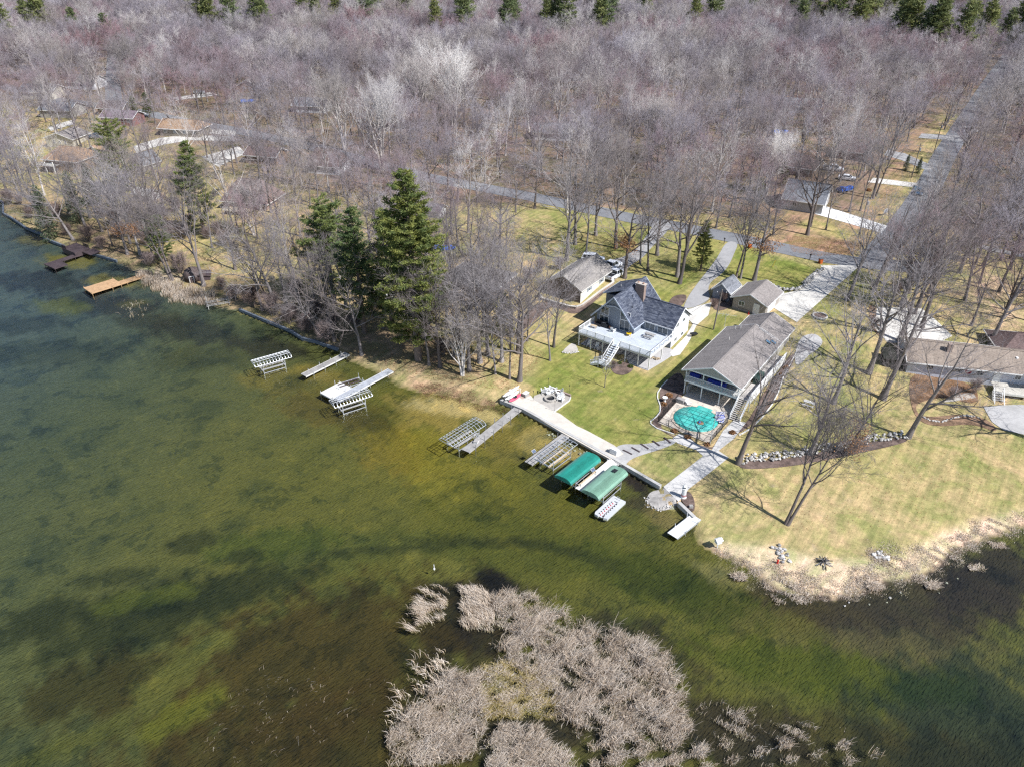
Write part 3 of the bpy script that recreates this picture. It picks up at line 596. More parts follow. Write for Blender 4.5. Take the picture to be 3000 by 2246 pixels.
# windows and doors
for u, z, w, h, v in ((-12.3,5.45,1.8,1.55,5.3),(-12.4,3.6,2.0,1.7,5.3),(-8.1,5.6,1.9,1.6,5.28)):
    window(hA, u, v+(.03 if u < -10 else 0.02), z, math.radians(-5.2 if u < -10 else 5.2), w, h, 2, 1)
window(hA, -8.15, 5.31, dz+1.08, math.radians(5.2), 1.95, 2.1, 2, 1, name="sliding_door")
for u in (-4.7, -2.2): window(hA, u, 8.43, 3.55, 0, 2.0, 1.6, 2, 1)
for v, z in ((10.3,4.2),(12.8,4.3),(10.2,1.4),(12.7,1.5)): window(hA, -.4, v, z, math.pi/2, 1.0, .85, 2, 1)
MB().box(-.42, 8.5, -.3, -.36, 8.62, ze).build("corner_trim", white, hA)
# deck
deckm = M("pale_blue_grey_decking", (.52,.56,.61), .6, .1, 1.0, fine=7)
dk = MB()
def deck_boards(b, poly_x0, poly_x1, y0, y1, z, st=.16, t=.04, ax='x'):
    y = y0
    while y < y1-.01:
        e = min(y+st-.012, y1)
        b.box(poly_x0, y, z-t, poly_x1, e, z) if ax == 'x' else b.box(y, poly_x0, z-t, e, poly_x1, z); y += st
deck_boards(dk, -14.4, -.02, 0, 5.2, dz); deck_boards(dk, -6.25, -.02, 5.2, 8.42, dz)
deck = dk.build("deck", deckm, hA)
rim = MB(); rim.box(-14.45,-.06,dz-.35,.03,-.005,dz+.02); rim.box(-14.45,-.005,dz-.35,-14.4,5.2,dz+.02); rim.box(-.015,-.005,dz-.35,.03,8.4,dz+.02)
for u in np.arange(-14, 0, 1.2): rim.box(u,0,dz-.3,u+.06,5.0,dz-.045)
rim.build("rim_joist", offwhite, deck)
pm = MB().box(-.075,-.075,-.6,.075,.075,dz-.3).mesh("post", white)
for u in (-14.2,-11.7,-9.3,-4.7,-2.2,-.1): link("post", pm, hA, (u, .08, 0))
link("post", pm, hA, (-.1, 4.6, 0)); link("post", pm, hA, (-14.2, 4.6, 0))
rail(hA, [(-14.35,5.1),(-14.35,.02),(-7.3,.02)], dz); rail(hA, [(-5.9,.02),(-.05,.02)], dz); rail(hA, [(-.05,.02),(-.05,8.3)], dz, infill=False)
gp = MB().box(-.02,-.008,.2,.02,.008,.85)
stairs(hA, (-6.6,-3.1), (-6.6,-.06), .75, dz, 1.25, 8, deckm, white)
MB().box(-7.5,-4.4,.66,-5.9,-3.1,.74).build("landing", deckm, hA)
stairs(hA, (-8.9,-3.8), (-7.5,-3.8), -.05, .7, 1.1, 3, deckm, white)
rail(hA, [(-5.93,-3.1),(-5.93,0)], [.75,dz], .9, infill=False); rail(hA, [(-7.27,-3.1),(-7.27,0)], [.75,dz], .9, infill=False)
rail(hA, [(-7.4,-4.36),(-5.95,-4.36),(-5.95,-3.1)], .74, .85); rail(hA, [(-8.9,-4.36),(-7.4,-4.36)], [.0,.74], .85); rail(hA, [(-8.9,-3.2),(-7.5,-3.2)], [.0,.74], .85)
for u, v in ((-7.4,-4.3),(-6.0,-4.3),(-6.0,-3.2),(-7.4,-3.2)): MB().box(u-.05,v-.05,-.5,u+.05,v+.05,.66).build("post", white, hA)

def local(h, u, v, z=0):
    m_ = Matrix.Translation(h.location) @ Euler(h.rotation_euler).to_matrix().to_4x4(); return m_ @ Vector((u, v, z))
def adirondack(loc, rz, label, mat, group="adirondack chairs", s=1.0):
    t = thing("adirondack_chair", label, "chair", loc, rz, group); t.scale = (s, s, s)
    b = MB()
    for i in range(5): x = -.26+i*.13; b.slab([(x-.055,-.28,.36),(x+.055,-.28,.36),(x+.055,.26,.24),(x-.055,.26,.24)], .025)
    b.build("seat", mat, t)
    b = MB()
    for i, hh in enumerate((.86,.98,1.02,.98,.86)): x = -.26+i*.13; b.slab([(x-.058,.2,.24),(x+.058,.2,.24),(x+.058,.52,hh),(x-.058,.52,hh)], .025)
    b.build("backrest", mat, t)
    for sg in (-1, 1):
        MB().box(sg*.36-.07,-.36,.54,sg*.36+.07,.38,.565).build("armrest", mat, t)
        MB().box(sg*.34-.03,-.32,0,sg*.34+.03,-.22,.54).build("leg", mat, t); MB().bar((sg*.32,-.28,.3),(sg*.32,.48,.05),.04,.12).build("leg", mat, t)
    return t
def picnic_table(loc, rz, label, mat, L=1.8):
    t = thing("picnic_table", label, "table", loc, rz, None)
    b = MB(); deck_boards(b, -L/2, L/2, -.37, .37, .75, .15); b.build("table_top", mat, t)
    for sg in (-1, 1):
        b = MB(); deck_boards(b, -L/2, L/2, sg*.72-.14, sg*.72+.14, .45, .145); b.build("bench_seat", mat, t)
        for e in (-1, 1): MB().bar((e*L*.36,sg*.05,.72),(e*L*.36,sg*.62,0),.045,.09).build("leg", mat, t)
    for e in (-1, 1): MB().box(e*L*.36-.025,-.85,.36,e*L*.36+.025,.85,.42).build("crossbar", mat, t)
    return t
def pot(P3, label, h=.45, r=.2, m=None):
    t = thing("flower_pot", label, "flower pot", P3); MB().lathe([(r*.7,0),(r,h),(r*1.08,h),(r*1.08,h-.06),(r*.9,h-.06),(r*.85,h-.1)], 14).build("pot", m or M("terracotta", (.42,.2,.11)), t)
    MB().lathe([(r*.84,h-.1),(r*.6,h-.07),(.02,h-.05)], 12).build("soil", mulch, t)
lp = lambda u, v, z=dz: local(hA, u, v, z)
adirondack(lp(-9.6,4.0), hA.rotation_euler.z+2.9, "white adirondack chair on the deck beside the sliding door", white)
picnic_table(lp(-3.4,5.9), hA.rotation_euler.z, "grey picnic table standing on the raised deck", greywood)
yt = thing("side_table", "bright yellow plastic side table on the raised deck", "table", lp(-6.6,4.3), hA.rotation_euler.z+.4)
ym = M("yellow_plastic", (.78,.50,.02), .4)
MB().lathe([(.02,.42),(.42,.42),(.46,.45),(.46,.48),(.02,.48)], 10).build("table_top", ym, yt)
for i in range(4): a = i*math.pi/2+.78; MB().tube((.36*math.cos(a),.36*math.sin(a),.42),(.46*math.cos(a),.46*math.sin(a),0),.04,.035,6).build("leg", ym, yt)
gt = thing("gas_grill", "black covered barbecue grill against the deck wall", "grill", lp(-11.7,4.5), hA.rotation_euler.z)
gb = MB().box(-.7,-.32,.0,.7,.32,.8); gb.build("cart", dark_metal, gt); MB().prism([(-.32,.8),(.32,.8),(.3,1.05),(.1,1.2),(-.2,1.15)], -.45, .45).build("lid", dark_metal, gt, rot=(math.pi/2,0,math.pi/2))
MB().tube((-.4,-.36,1.0),(.4,-.36,1.0),.02,.02,6).build("handle", alu, gt)
g2 = thing("patio_sofa", "dark covered patio sofa near the deck corner", "sofa", lp(-12.9,4.3), hA.rotation_euler.z)
MB().box(-.6,-.4,0,.6,.3,.45).build("seat", dark_metal, g2); MB().box(-.6,.3,0,.6,.5,.95).build("backrest", dark_metal, g2)
tb = thing("coffee_table", "small pale wooden table on the deck corner", "table", lp(-13.1,3.0), hA.rotation_euler.z+.1)
b = MB(); deck_boards(b, -.6, .6, -.3, .3, .5, .15); b.build("table_top", palewood, tb)
for e in (-1, 1):
    for f_ in (-1, 1): MB().box(e*.5-.04,f_*.22-.04,0,e*.5+.04,f_*.22+.04,.46).build("leg", palewood, tb)
pot(lp(-13.7,4.6), "terracotta pot in the far deck corner"); pot(lp(-10.7,4.6), "terracotta pot beside the white deck chair")
# under the deck
for i, u in enumerate((-12.6,-11.0)):
    t = thing("lounge_chair", ["white metal lounge chair under the deck nearest the corner post", "white metal lounge chair under the deck beside its twin"][i], "chair", local(hA,u,1.0,.02), hA.rotation_euler.z+.3, "lounge chairs under the deck")
    MB().path([(-.3,-.5,.05),(-.3,.5,.05),(-.3,.7,.5),(-.3,.3,.4),(-.3,-.5,.4),(-.3,-.6,.05)], .03).path([(.3,-.5,.05),(.3,.5,.05),(.3,.7,.5),(.3,.3,.4),(.3,-.5,.4),(.3,-.6,.05)], .03).build("frame", white, t)
    MB().slab([(-.3,-.5,.42),(.3,-.5,.42),(.3,.2,.36),(-.3,.2,.36)], .03).build("seat", white, t); MB().slab([(-.3,.2,.36),(.3,.2,.36),(.3,.65,.95),(-.3,.65,.95)], .03).build("backrest", white, t)
wp = thing("log_pile", "split firewood pile under the deck edge", "firewood", local(hA,-1.2,3.9,.02), hA.rotation_euler.z)
lg = MB().tube((-.25,0,0),(.25,0,0),.08,.08,7).mesh("log", palewood)
for i in range(26): link("log", lg, wp, (RND.uniform(-.9,.9), RND.uniform(-.35,.35), .08+.15*int(i/10)), (RND.uniform(-.2,.2),0,RND.uniform(-.5,.5)))
sheet("patio", [local(hA,u,v)[:2] for u, v in ((-3.6,-.2),(-.0,-.25),(1.2,8.0),(-.4,8.4),(-14.2,5.4),(-14.2,.6),(-8.5,.5),(-6,2))], concrete("deck_shade_pavers", (.44,.43,.43), 0, .25), .06, world=True, label="paved patio underneath the raised deck")
SHRUBS = [(local(hA,-5.1,-1.0,0), .45, "round clipped evergreen shrub nearest the deck stairs", "g"), (local(hA,-3.0,-.9,0), .5, "round clipped evergreen shrub nearest the deck corner", "g")]

# ---- ranch house with the pool
C0 = GT(2102.9,1187.4)
hC = thing("house", "long taupe ranch house with covered balcony facing the pool", "house", (C0[0], C0[1], C0[2]), math.radians(-36))
dC = 2.62; eC = 4.72; rC = 6.55
walls(hC, -6.0, 2.8, 3.2, 17.0, -.4, eC, sidC, 'y', rC-.1)
walls(hC, -4.6, 2.8, 17.0, 23.6, 1.2, eC-.05, sidC, 'y', 6.3)
MB().face([(-6.0,-.05,eC),(2.8,-.05,eC),(-1.6,-.05,rC-.14)]).build("gable", sidC, hC)
MB().box(-6.0,-.0,eC-.25,2.8,.2,eC-.02).build("beam", white, hC)
rc = gable_roof(hC, -6.0, 2.8, .1, 16.9, eC, rC, 'y', roofC, .55)
gable_roof(hC, -4.5, 2.8, 17.6, 23.6, eC-.06, 6.28, 'y', roofC, .5)
for u, v in ((1.7,15.0),(2.3,15.9)):
    z = rC-(u+1.6)*.416; a = math.atan(.416)
    sk = MB().box(-.5,-.33,-.04,.5,.33,.12).build("skylight", dark_metal, rc, (u,v,z+.02), (0,a,0)); MB().box(-.43,-.26,.12,.43,.26,.135).build("pane", glassm("skylight_glass", (.06,.13,.2)), sk)
for u, v in ((-3.6,11.0),(-4.4,15.8),(-3.6,16.0),(2.0,9.0)): MB().tube((u,v,rC-abs(u+1.6)*.416-.1),(u,v,rC-abs(u+1.6)*.416+.5),.06,.06,8).build("roof_vent", offwhite, rc)
dk = MB(); deck_boards(dk, -6.0, 2.9, 0, 3.15, dC); dko = dk.build("balcony", offwhite, hC)
MB().box(-6.05,-.06,dC-.3,2.9,-.005,dC+.02).box(-6.05,-.005,dC-.3,-6.0,3.1,dC+.02).build("rim_joist", white, dko)
rail(hC, [(-5.95,3.1),(-5.95,.02),(-3.0,.02),(0,.02),(2.85,.02)], dC, .9, step=3)
pm = MB().box(-.07,-.07,-.4,.07,.07,dC-.3).mesh("post", white); pm2 = MB().box(-.07,-.07,dC+.9,.07,.07,eC-.2).mesh("post", white)
for u in (-5.9,-3.0,0.0,2.75): link("post", pm, hC, (u,.1,0)); link("post", pm2, hC, (u,.1,0))
window(hC, -3.6, 3.2, 3.7, 0, 2.2, 1.5, 3, 1); window(hC, 1.2, 3.2, 3.75, 0, 1.6, 1.0, 2, 1); window(hC, 1.0, 3.2, .95, 0, 2.4, .8, 3, 1); window(hC, -3.6, 3.2, 1.1, 0, 1.8, 2.0, 2, 1, name="sliding_door")
for v in (5.5,9.0,12.5): window(hC, 2.8, v, 3.8, math.pi/2, 1.2, .9, 2, 1)
bluem = M("blue_tarpaulin", (.03,.06,.42), .5)
for i, (u, v, lx, l) in enumerate(((-4.9,1.6,1.6,"blue covered table at the balcony end by the corner post"),(-1.2,1.5,2.9,"blue covered long table in the middle of the balcony"))):
    t = thing("covered_table", l, "table", local(hC,u,v,dC+.01), hC.rotation_euler.z); MB().prism([(-.5,0),(.5,0),(.42,.78),(.3,.86),(-.3,.86),(-.42,.78)], -lx/2, lx/2).build("cover", bluem, t, rot=(math.pi/2,0,math.pi/2))
MB().box(-5.8,.6,-.2,-5.5,3.2,1.3).build("retaining_wall", wallconc, hC)
# stair and walkway along the sunny side
concs = concrete("step_concrete", (.50,.47,.44), 0, .2)
stairs(hC, (3.75,-2.5), (3.75,.55), .02, dC-.2, 1.5, 12, concs, white)
wk = MB(); wk.box(2.95,.55,dC-.35,4.55,16.6,dC-.18); wk.build("walkway", concs, hC)
solid = M("white_board_railing", (.74,.74,.73), .55, .08)
MB().box(4.57,.6,dC-.9,4.67,16.6,dC+.78).build("side_railing", solid, hC); MB().box(4.53,.6,dC+.781,4.71,16.6,dC+.85).build("top_rail", white, hC)
rail(hC, [(2.95,-2.5),(2.95,.55)], [.0,dC-.2], .9, white, 1.6); rail(hC, [(4.57,-2.5),(4.57,.55)], [.0,dC-.2], .9, white, 1.6)
for v in np.arange(1.2, 12, 2.6): MB().box(4.45,v,-.5,4.55,v+.1,dC-.35).build("post", white, hC)
tarpg = M("dark_green_cover", (.05,.085,.075), .6)
for i, (v, s) in enumerate(((6.2,.62),(7.7,.72))):
    t = thing("covered_grill", ["dark green covered grill at the near spot on the walkway", "dark green covered grill at the far spot on the walkway"][i], "grill", local(hC,3.5,v,dC-.17), hC.rotation_euler.z)
    MB().prism([(-s,0),(s,0),(s*.9,.9),(s*.6,1.15),(-s*.6,1.15),(-s*.9,.9)], -.42, .42).build("cover", tarpg, t, rot=(math.pi/2,0,math.pi/2))
MB().tube((-6.3,15.6,eC+.3),(-6.3,15.6,eC+3.2),.03,.03,6).tube((-8.0,15.1,eC+3.0),(-4.6,16.1,eC+3.0),.02,.02,5).tube((-7.3,14.6,eC+3.0),(-7.7,16.2,eC+3.0),.015,.015,5).tube((-6.6,14.6,eC+3.0),(-7.0,16.2,eC+3.0),.015,.015,5).tube((-5.9,15.1,eC+3.0),(-6.1,16.3,eC+3.0),.015,.015,5).build("roof_antenna", alu, hC)
# ---- pool
def lc(u, v, z=0): return local(hC, u, v, z)
pz = .06
pdm = concrete("pool_deck_concrete", (.62,.55,.47), 0, .16)
sheet("pool_deck", [lc(u,v)[:2] for u, v in ((-5.5,-9.7),(2.95,-10.1),(3.05,-3.4),(2.6,-1.0),(2.8,3.1),(-5.4,3.1),(-5.7,-2.3))], pdm, .075, world=True, label="cream concrete pool surround")
cov = thing("swimming_pool", "oval swimming pool under a taut teal safety cover", "swimming pool", lc(-1.2,-5.6,.02), hC.rotation_euler.z)
def teal():
    m, nt, N, L, b = newmat("teal_cover"); v = coord(nt, "Object"); n1 = noise_out(nt, .35, 4, v, .6, .8); n2 = noise_out(nt, 5, 3, v)
    o = mix_rgb(nt, ramp(nt, n1, [(.45, g3(0)), (.7, g3(.7))]), (.05,.44,.39), (.22,.56,.50)); o = mix_rgb(nt, 1, o, ramp(nt, n2, [(.3, g3(.88)), (.7, g3(1.08))]), 'MULTIPLY')
    L.new(o, b.inputs["Base Color"]); b.inputs["Roughness"].default_value = .55; return m
tl = teal(); pts = []
for i in range(40):
    a = 2*math.pi*i/40; pts.append((3.35*math.cos(a)*(1 if abs(math.cos(a)) < .99 else 1), 3.35*math.sin(a)))
ring = [(p[0], p[1], .14) for p in pts]; cb = MB(); k = len(ring)
cb.v = [(0,-.3,.06)]+[(p[0]*.55,p[1]*.55,.10) for p in pts]+ring+[(p[0]*1.01,p[1]*1.01,.05) for p in pts]
for i in range(k):
    j = (i+1) % k; cb.f += [(0,1+i,1+j),(1+i,1+k+i,1+k+j,1+j),(1+k+i,1+2*k+i,1+2*k+j,1+k+j)]
co = cb.build("cover", tl, cov, smooth=True)
MB().box(-1.2,2.6,.07,1.1,3.75,.155).build("step_cover", tl, cov)
st = MB()
for i in range(-3, 4):
    x = i*.95; yy = math.sqrt(max(0, 3.6**2-x*x)); st.bar((x,-yy,.135),(x,yy,.135),.04,.02); st.bar((-yy,x,.137),(yy,x,.137),.04,.02)
st.build("strap", M("dark_teal_strap", (.015,.16,.15)), cov)
MB().lathe([(3.36,.0),(3.36,.055),(3.75,.055),(3.75,.0)], 40).build("coping", concrete("coping", (.60,.50,.40)), cov)
lf = thing("ball", "small blue and white ball on the pool cover", "ball", lc(-.35,-6.2,.2)); MB().lathe([(.02,-.17),(.12,-.12),(.18,0),(.12,.12),(.02,.17)], 12).build("ball_half", M("blue_plastic", (.03,.12,.5), .3), lf, smooth=True)
tag(MB().lathe([(.02,.0),(.55,.0),(.4,.03),(.02,.035)], 12).build("wet_leaves", litter_m, None, lc(-.2,-6.2,.13)), "patch of wet brown leaves on the pool cover", kind="stuff")
# pool fence
fn = thing("pool_fence", "black iron picket fence round the pool", "fence", lc(-5.5,-9.8,0), hC.rotation_euler.z)
fl = [(-5.5,-9.8),(-2.0,-9.95),(-.4,-10.0),(3.1,-10.2),(3.1,-3.6)]; fl2 = [(-5.5,-9.8),(-5.8,-2.4)]
def fence(poly):
    rl = MB(); pk_ = MB()
    for (a, b_), (c, d) in zip(poly[:-1], poly[1:]):
        a, b_, c, d = a+5.5, b_+9.8, c+5.5, d+9.8; L = math.hypot(c-a, d-b_); rl.bar((a,b_,1.2),(c,d,1.2),.035,.035); rl.bar((a,b_,.2),(c,d,.2),.035,.035)
        n = max(1, round(L/2.0))
        for i in range(n+1): p = (a+(c-a)*i/n, b_+(d-b_)*i/n); MB().box(-.035,-.035,0,.035,.035,1.32).build("fence_post", dark_metal, fn, (p[0],p[1],0))
        n = int(L/.12)
        for i in range(n): p = (a+(c-a)*i/n, b_+(d-b_)*i/n); pk_.box(p[0]-.01,p[1]-.01,.12,p[0]+.01,p[1]+.01,1.26)
    rl.build("fence_rail", dark_metal, fn); tag(pk_.build("pickets", dark_metal, fn), kind="stuff")
fence(fl); fence(fl2)
# flagpole with furled striped flag
fp = thing("flagpole", "tall white flagpole at the pool fence corner with a blue and white striped flag", "flagpole", lc(3.25,-10.5,0), 0)
MB().tube((0,0,0),(.15,.1,6.0),.05,.035,10).build("pole", alu, fp)
fb = MB()
for i in range(7):
    fb.slab([(.14+.02*i,.1,5.9-.24*i),(1.6-.05*i,.45+.1*math.sin(i),5.6-.24*i),(1.6-.05*i,.45+.1*math.sin(i),5.48-.24*i),(.14+.02*i,.1,5.78-.24*i)], .01)
fb.build("flag", white, fp); fb = MB()
for i in range(7): fb.slab([(.14+.02*i,.1,5.78-.24*i),(1.6-.05*i,.45+.1*math.sin(i),5.48-.24*i),(1.6-.05*i,.45+.1*math.sin(i+1),5.36-.24*i),(.14+.02*i,.1,5.66-.24*i)], .01)
fb.build("flag_stripe", bluem, fp)
sp = thing("patio_chest", "grey storage chest on the pool deck corner", "chest", lc(-5.2,-2.7,.08), hC.rotation_euler.z); MB().box(-.65,-.35,0,.65,.35,.6).build("body", M("grey_resin", (.35,.33,.32)), sp); MB().box(-.68,-.38,.6,.68,.38,.68).build("lid", M("grey_resin", (.35,.33,.32)), sp)
for i, (u, v) in enumerate(((-4.2,-2.4),(-3.7,-2.7))): adirondack(lc(u,v,.08), hC.rotation_euler.z+.5+i, ["white pool chair beside the storage chest", "white pool chair nearest the pool water"][i], white, "pool deck chairs", .8)
su = thing("surfboard", "orange and grey patterned paddle board leaning by the pool steps", "board", lc(1.6,-2.6,.35), hC.rotation_euler.z-.3)
MB().prism([(-.3,-1.0),(-.2,-1.25),(.2,-1.25),(.3,-1.0),(.34,.6),(.15,1.3),(-.15,1.3),(-.34,.6)], 0, .09).build("board", M("grey_board", (.45,.43,.4)), su); MB().box(-.09,-1.0,.091,.09,1.0,.1).build("stripe", M("orange_stripe", (.75,.35,.06)), su)
s2_ = thing("lounge_chair", "blue and white striped deck chair by the pool steps", "chair", lc(2.3,-3.9,.08), hC.rotation_euler.z+.3)
for i in range(8): MB().slab([(-.35,-.8+.2*i,.32+.05*max(0,i-4)),(.35,-.8+.2*i,.32+.05*max(0,i-4)),(.35,-.6+.2*i,.32+.05*max(0,i-3)),(-.35,-.6+.2*i,.32+.05*max(0,i-3))], .02).build("strap", bluem if i % 2 else white, s2_)
MB().path([(-.36,-.8,.3),(-.36,.8,.45)], .025).path([(.36,-.8,.3),(.36,.8,.45)], .025).path([(-.36,-.6,.3),(-.36,-.6,0)], .025).path([(.36,-.6,.3),(.36,-.6,0)], .025).path([(-.36,.5,.4),(-.36,.5,0)], .025).path([(.36,.5,.4),(.36,.5,0)], .025).build("frame", white, s2_)
bb_ = thing("bird_bath", "white bird bath in the mulch outside the pool fence", "bird bath", lc(-7.3,-3.9,.05)); MB().lathe([(.2,0),(.12,.1),(.09,.6),(.2,.65),(.42,.72),(.42,.78),(.35,.74),(.05,.7)], 16).build("basin", white, bb_)
# white edging round the bed
def edging(name, pts, mat, label, w=.16, h=.14):
    P = WP(pts); b = MB()
    for a, c in zip(P[:-1], P[1:]): b.bar((*a, hz(*a)+h/2), (*c, hz(*c)+h/2), w, h)
    return tag(b.build(name, mat), label, "edging")
edging("edging", [(1955,1115),(1940,1130),(1927,1150),(1926,1165),(1934,1188),(1934,1205),(1924,1220),(1906,1234),(1907,1242),(1925,1255),(1975,1272)], offwhite, "white concrete edging round the pool bed")
edging("edging", [(2345,1000),(2330,1040),(2295,1105),(2280,1150),(2262,1185),(2235,1220),(2200,1255),(2165,1275)], offwhite, "pale concrete edging beside the walkway bed")

# ---- tan garage, grey shed, cream garage
def simple_house(name, label, loc, rz, L, W, wh, rh, wall, roof, axis='x', hip=(0,0), wins=(), doors=(), oh=.45, cat="house", trim=None):
    """local x from 0..L, y from 0..W; windows: (side, pos, z, w, h) sides f,r,b,l"""
    t = thing(name, label, cat, loc, rz)
    walls(t, 0, L, 0, W, -.6, wh, wall, None if any(hip) else axis, wh+rh-.05)
    gable_roof(t, 0, L, 0, W, wh, wh+rh, axis, roof, oh, .16, *hip, trim=trim)
    for s_, p, z, w, h in wins:
        x, y, a = {'f': (p,0,0), 'r': (L,p,math.pi/2), 'b': (p,W,math.pi), 'l': (0,p,-math.pi/2)}[s_]; window(t, x, y, z, a, w, h, 2 if w > .8 else 1, 2 if h > 1 and w < 1.2 else 1)
    for s_, p, w, h in doors:
        x, y, a = {'f': (p,0,0), 'r': (L,p,math.pi/2), 'b': (p,W,math.pi), 'l': (0,p,-math.pi/2)}[s_]; door(t, x, y, .05, a, w, h)
    return t
D1 = GT(2144,903); rzD = math.radians(-37)
gD = simple_house("garage", "small tan garage with taupe roof, white door and window", D1, rzD, 6.3, 7.3, 2.55, 1.35, sidT, roofC, 'y', wins=(('f',1.7,1.45,1.15,.95),), doors=(('f',4.6,1.0,2.05),), cat="garage")
MB().box(6.28,1.0,.05,6.36,5.2,2.2).build("garage_door", white, gD); MB().box(1.2,-.03,.45,3.3,-.005,.52).build("rack", dark_metal, gD)
E1 = GT(2086,872)
gE = simple_house("shed", "steep grey board shed beside the tan garage", E1, math.radians(-38), 3.4, 4.6, 2.1, 1.45, sidE, roofG, 'y', cat="shed", oh=.3)
B1 = GT(1699.7,890)
gB = simple_house("garage", "cream sided garage with grey-brown gable roof and shuttered windows", B1, math.radians(-35), 7.6, 12.2, 2.5, 2.0, sidB, roofB, 'y', (0, 0), cat="garage", trim=offwhite)
gB.location = local(gB, -7.6, 0, .6)
MB().face([(0,-.03,-.5),(7.6,-.03,-.5),(7.6,-.03,2.5),(3.8,-.03,4.42),(0,-.03,2.5)]).build("end_wall", siding("dark_taupe_siding", (.20,.165,.16), .2, True), gB)
for v in (3.4,8.2):
    w_ = window(gB, 7.6, v, 1.45, math.pi/2, .9, 1.15, 1, 2)
    for sg in (-1, 1): MB().box(-.17,-.05,-.6,.17,.0,.6).build("shutter", M("slate_blue_shutter", (.13,.19,.27)), w_, (sg*.64,0,0))
MB().box(7.58,10.2,.05,7.66,11.2,2.1).build("door", white, gB)
brick = concrete("retaining_block", (.40,.31,.27), 0, .3)
rw = thing("retaining_wall", "low curved block retaining wall round the cream garage", "wall", GT(1660,905), 0)
rp = [(1580,868),(1588,880),(1620,890),(1665,903),(1688,906),(1705,900),(1725,885),(1760,858),(1790,838),(1797,832),(1793,826)]
P = [GT(*p) for p in rp]; b = MB(); b2 = MB()
bmsh = MB().box(-.2,-.14,0,.2,.14,.17).mesh("block", brick)
for a, c in zip(P[:-1], P[1:]):
    d = math.hypot(c[0]-a[0], c[1]-a[1]); n = max(1, int(d/.42)); rz = math.atan2(c[1]-a[1], c[0]-a[0])
    for i in range(n):
        for lv in range(3):
            t_ = (i+.5*(lv % 2))/n; x, y = a[0]+(c[0]-a[0])*t_, a[1]+(c[1]-a[1])*t_; o = link("block", bmsh, rw, (x-rw.location.x, y-rw.location.y, -.05+.18*lv+hz(x,y)-rw.location.z), (0,0,rz))
    b2.bar((a[0]-rw.location.x,a[1]-rw.location.y,.54+a[2]-rw.location.z),(c[0]-rw.location.x,c[1]-rw.location.y,.54+c[2]-rw.location.z),.42,.09)
b2.build("coping", concrete("wall_cap", (.58,.55,.5)), rw)

# ---- ranch house at the right edge
F1 = GT(2653,1091); F2 = GT(3000,1140); rzF = math.atan2(F2[1]-F1[1], F2[0]-F1[0])
hF = simple_house("house", "long ranch house with tan roof and pale blue walls at the right edge", (F1[0],F1[1],F1[2]), rzF, 26.0, 8.2, 2.5, 1.7, sidF, roofF, 'x', wins=(('f',3.4,1.55,1.1,.95),('f',7.6,1.5,1.0,.95),('f',11.0,1.5,1.1,.95),('f',16.6,1.5,1.0,.95),('f',20.5,1.4,2.2,1.6)), doors=(('f',13.6,.95,2.05),), oh=.5)
MB().box(5.9,2.2,2.2,6.6,3.0,4.9).build("chimney", brick, hF)
wr = thing("wreath", "red wreath on the pale blue wall", "wreath", local(hF,9.2,-.06,1.6), rzF); b = MB()
for i in range(14):
    a = 2*math.pi*i/14; c_ = 2*math.pi*(i+1)/14; b.tube((.38*math.cos(a),0,.38*math.sin(a)),(.38*math.cos(c_),0,.38*math.sin(c_)),.12,.12,6)
b.build("ring", M("red_ribbon", (.42,.05,.08)), wr)
gable_roof(hF, 17.5, 26, -1.6, 4.0, 2.5, 3.7, 'y', roofF, .4, name="cross_roof"); MB().face([(17.5,-1.6,2.5),(26,-1.6,2.5),(21.75,-1.6,3.65)]).build("gable", sidF, hF)
MB().tube((16.5,2.6,3.2),(16.5,2.6,3.75),.22,.2,12).build("roof_vent", white, hF)
dF = MB(); deck_boards(dF, 12.8, 25, -3.6, -.3, .35); dFo = dF.build("deck", M("pale_weathered_boards", (.55,.52,.46), .8, .2), hF)
MB().box(12.75,-3.66,.0,25,-3.6,.37).build("rim_joist", offwhite, dFo)
for u in (14,17,20,23): MB().box(u-.07,-3.55,-2.4,u+.07,-3.4,.0).build("post", palewood, hF)
stairs(hF, (13.0,-6.4), (13.0,-3.6), -1.9, .33, 1.3, 9, greywood, white); rail(hF, [(12.3,-6.4),(12.3,-3.6)], [-1.9,.33], .9, infill=False); rail(hF, [(13.7,-6.4),(13.7,-3.6)], [-1.9,.33], .9, infill=False)
ky = thing("kayak", "yellow kayak stored below the right hand house deck", "kayak", local(hF,18.6,-4.6,-1.4), rzF+.1)
def hull(L, W, Hh, n=14):
    b = MB(); ring_ = []
    for i in range(n+1):
        t = -1+2*i/n; w = W/2*(1-abs(t)**2.4); h = Hh*(.55+.45*abs(t)**2); ring_.append([(t*L/2, w*math.cos(a), h*.5+Hh*.5*math.sin(a)*(1-.5*abs(t)**4)) for a in [2*math.pi*k/10 for k in range(10)]])
    b.v = [p for r in ring_ for p in r]
    for i in range(n):
        for k in range(10): b.f.append((i*10+k, (i+1)*10+k, (i+1)*10+(k+1) % 10, i*10+(k+1) % 10))
    b.f += [tuple(range(10))[::-1], tuple(n*10+k for k in range(10))]; return b
hull(3.4,.75,.35).build("hull", M("yellow_plastic", (.78,.5,.02)), ky, smooth=True); MB().lathe([(.25,.28),(.34,.3),(.34,.36),(.28,.36),(.26,.3)], 12).build("cockpit", dark_metal, ky)
F3 = GT(2925,1065); gF2 = simple_house("garage", "dark brown hip roofed outbuilding behind the tan ranch house", (F3[0],F3[1],F3[2]), rzF+.05, 12, 8, 2.4, 1.9, brownwall, roofBr, 'x', (3.6,3.6), oh=.5, cat="garage")
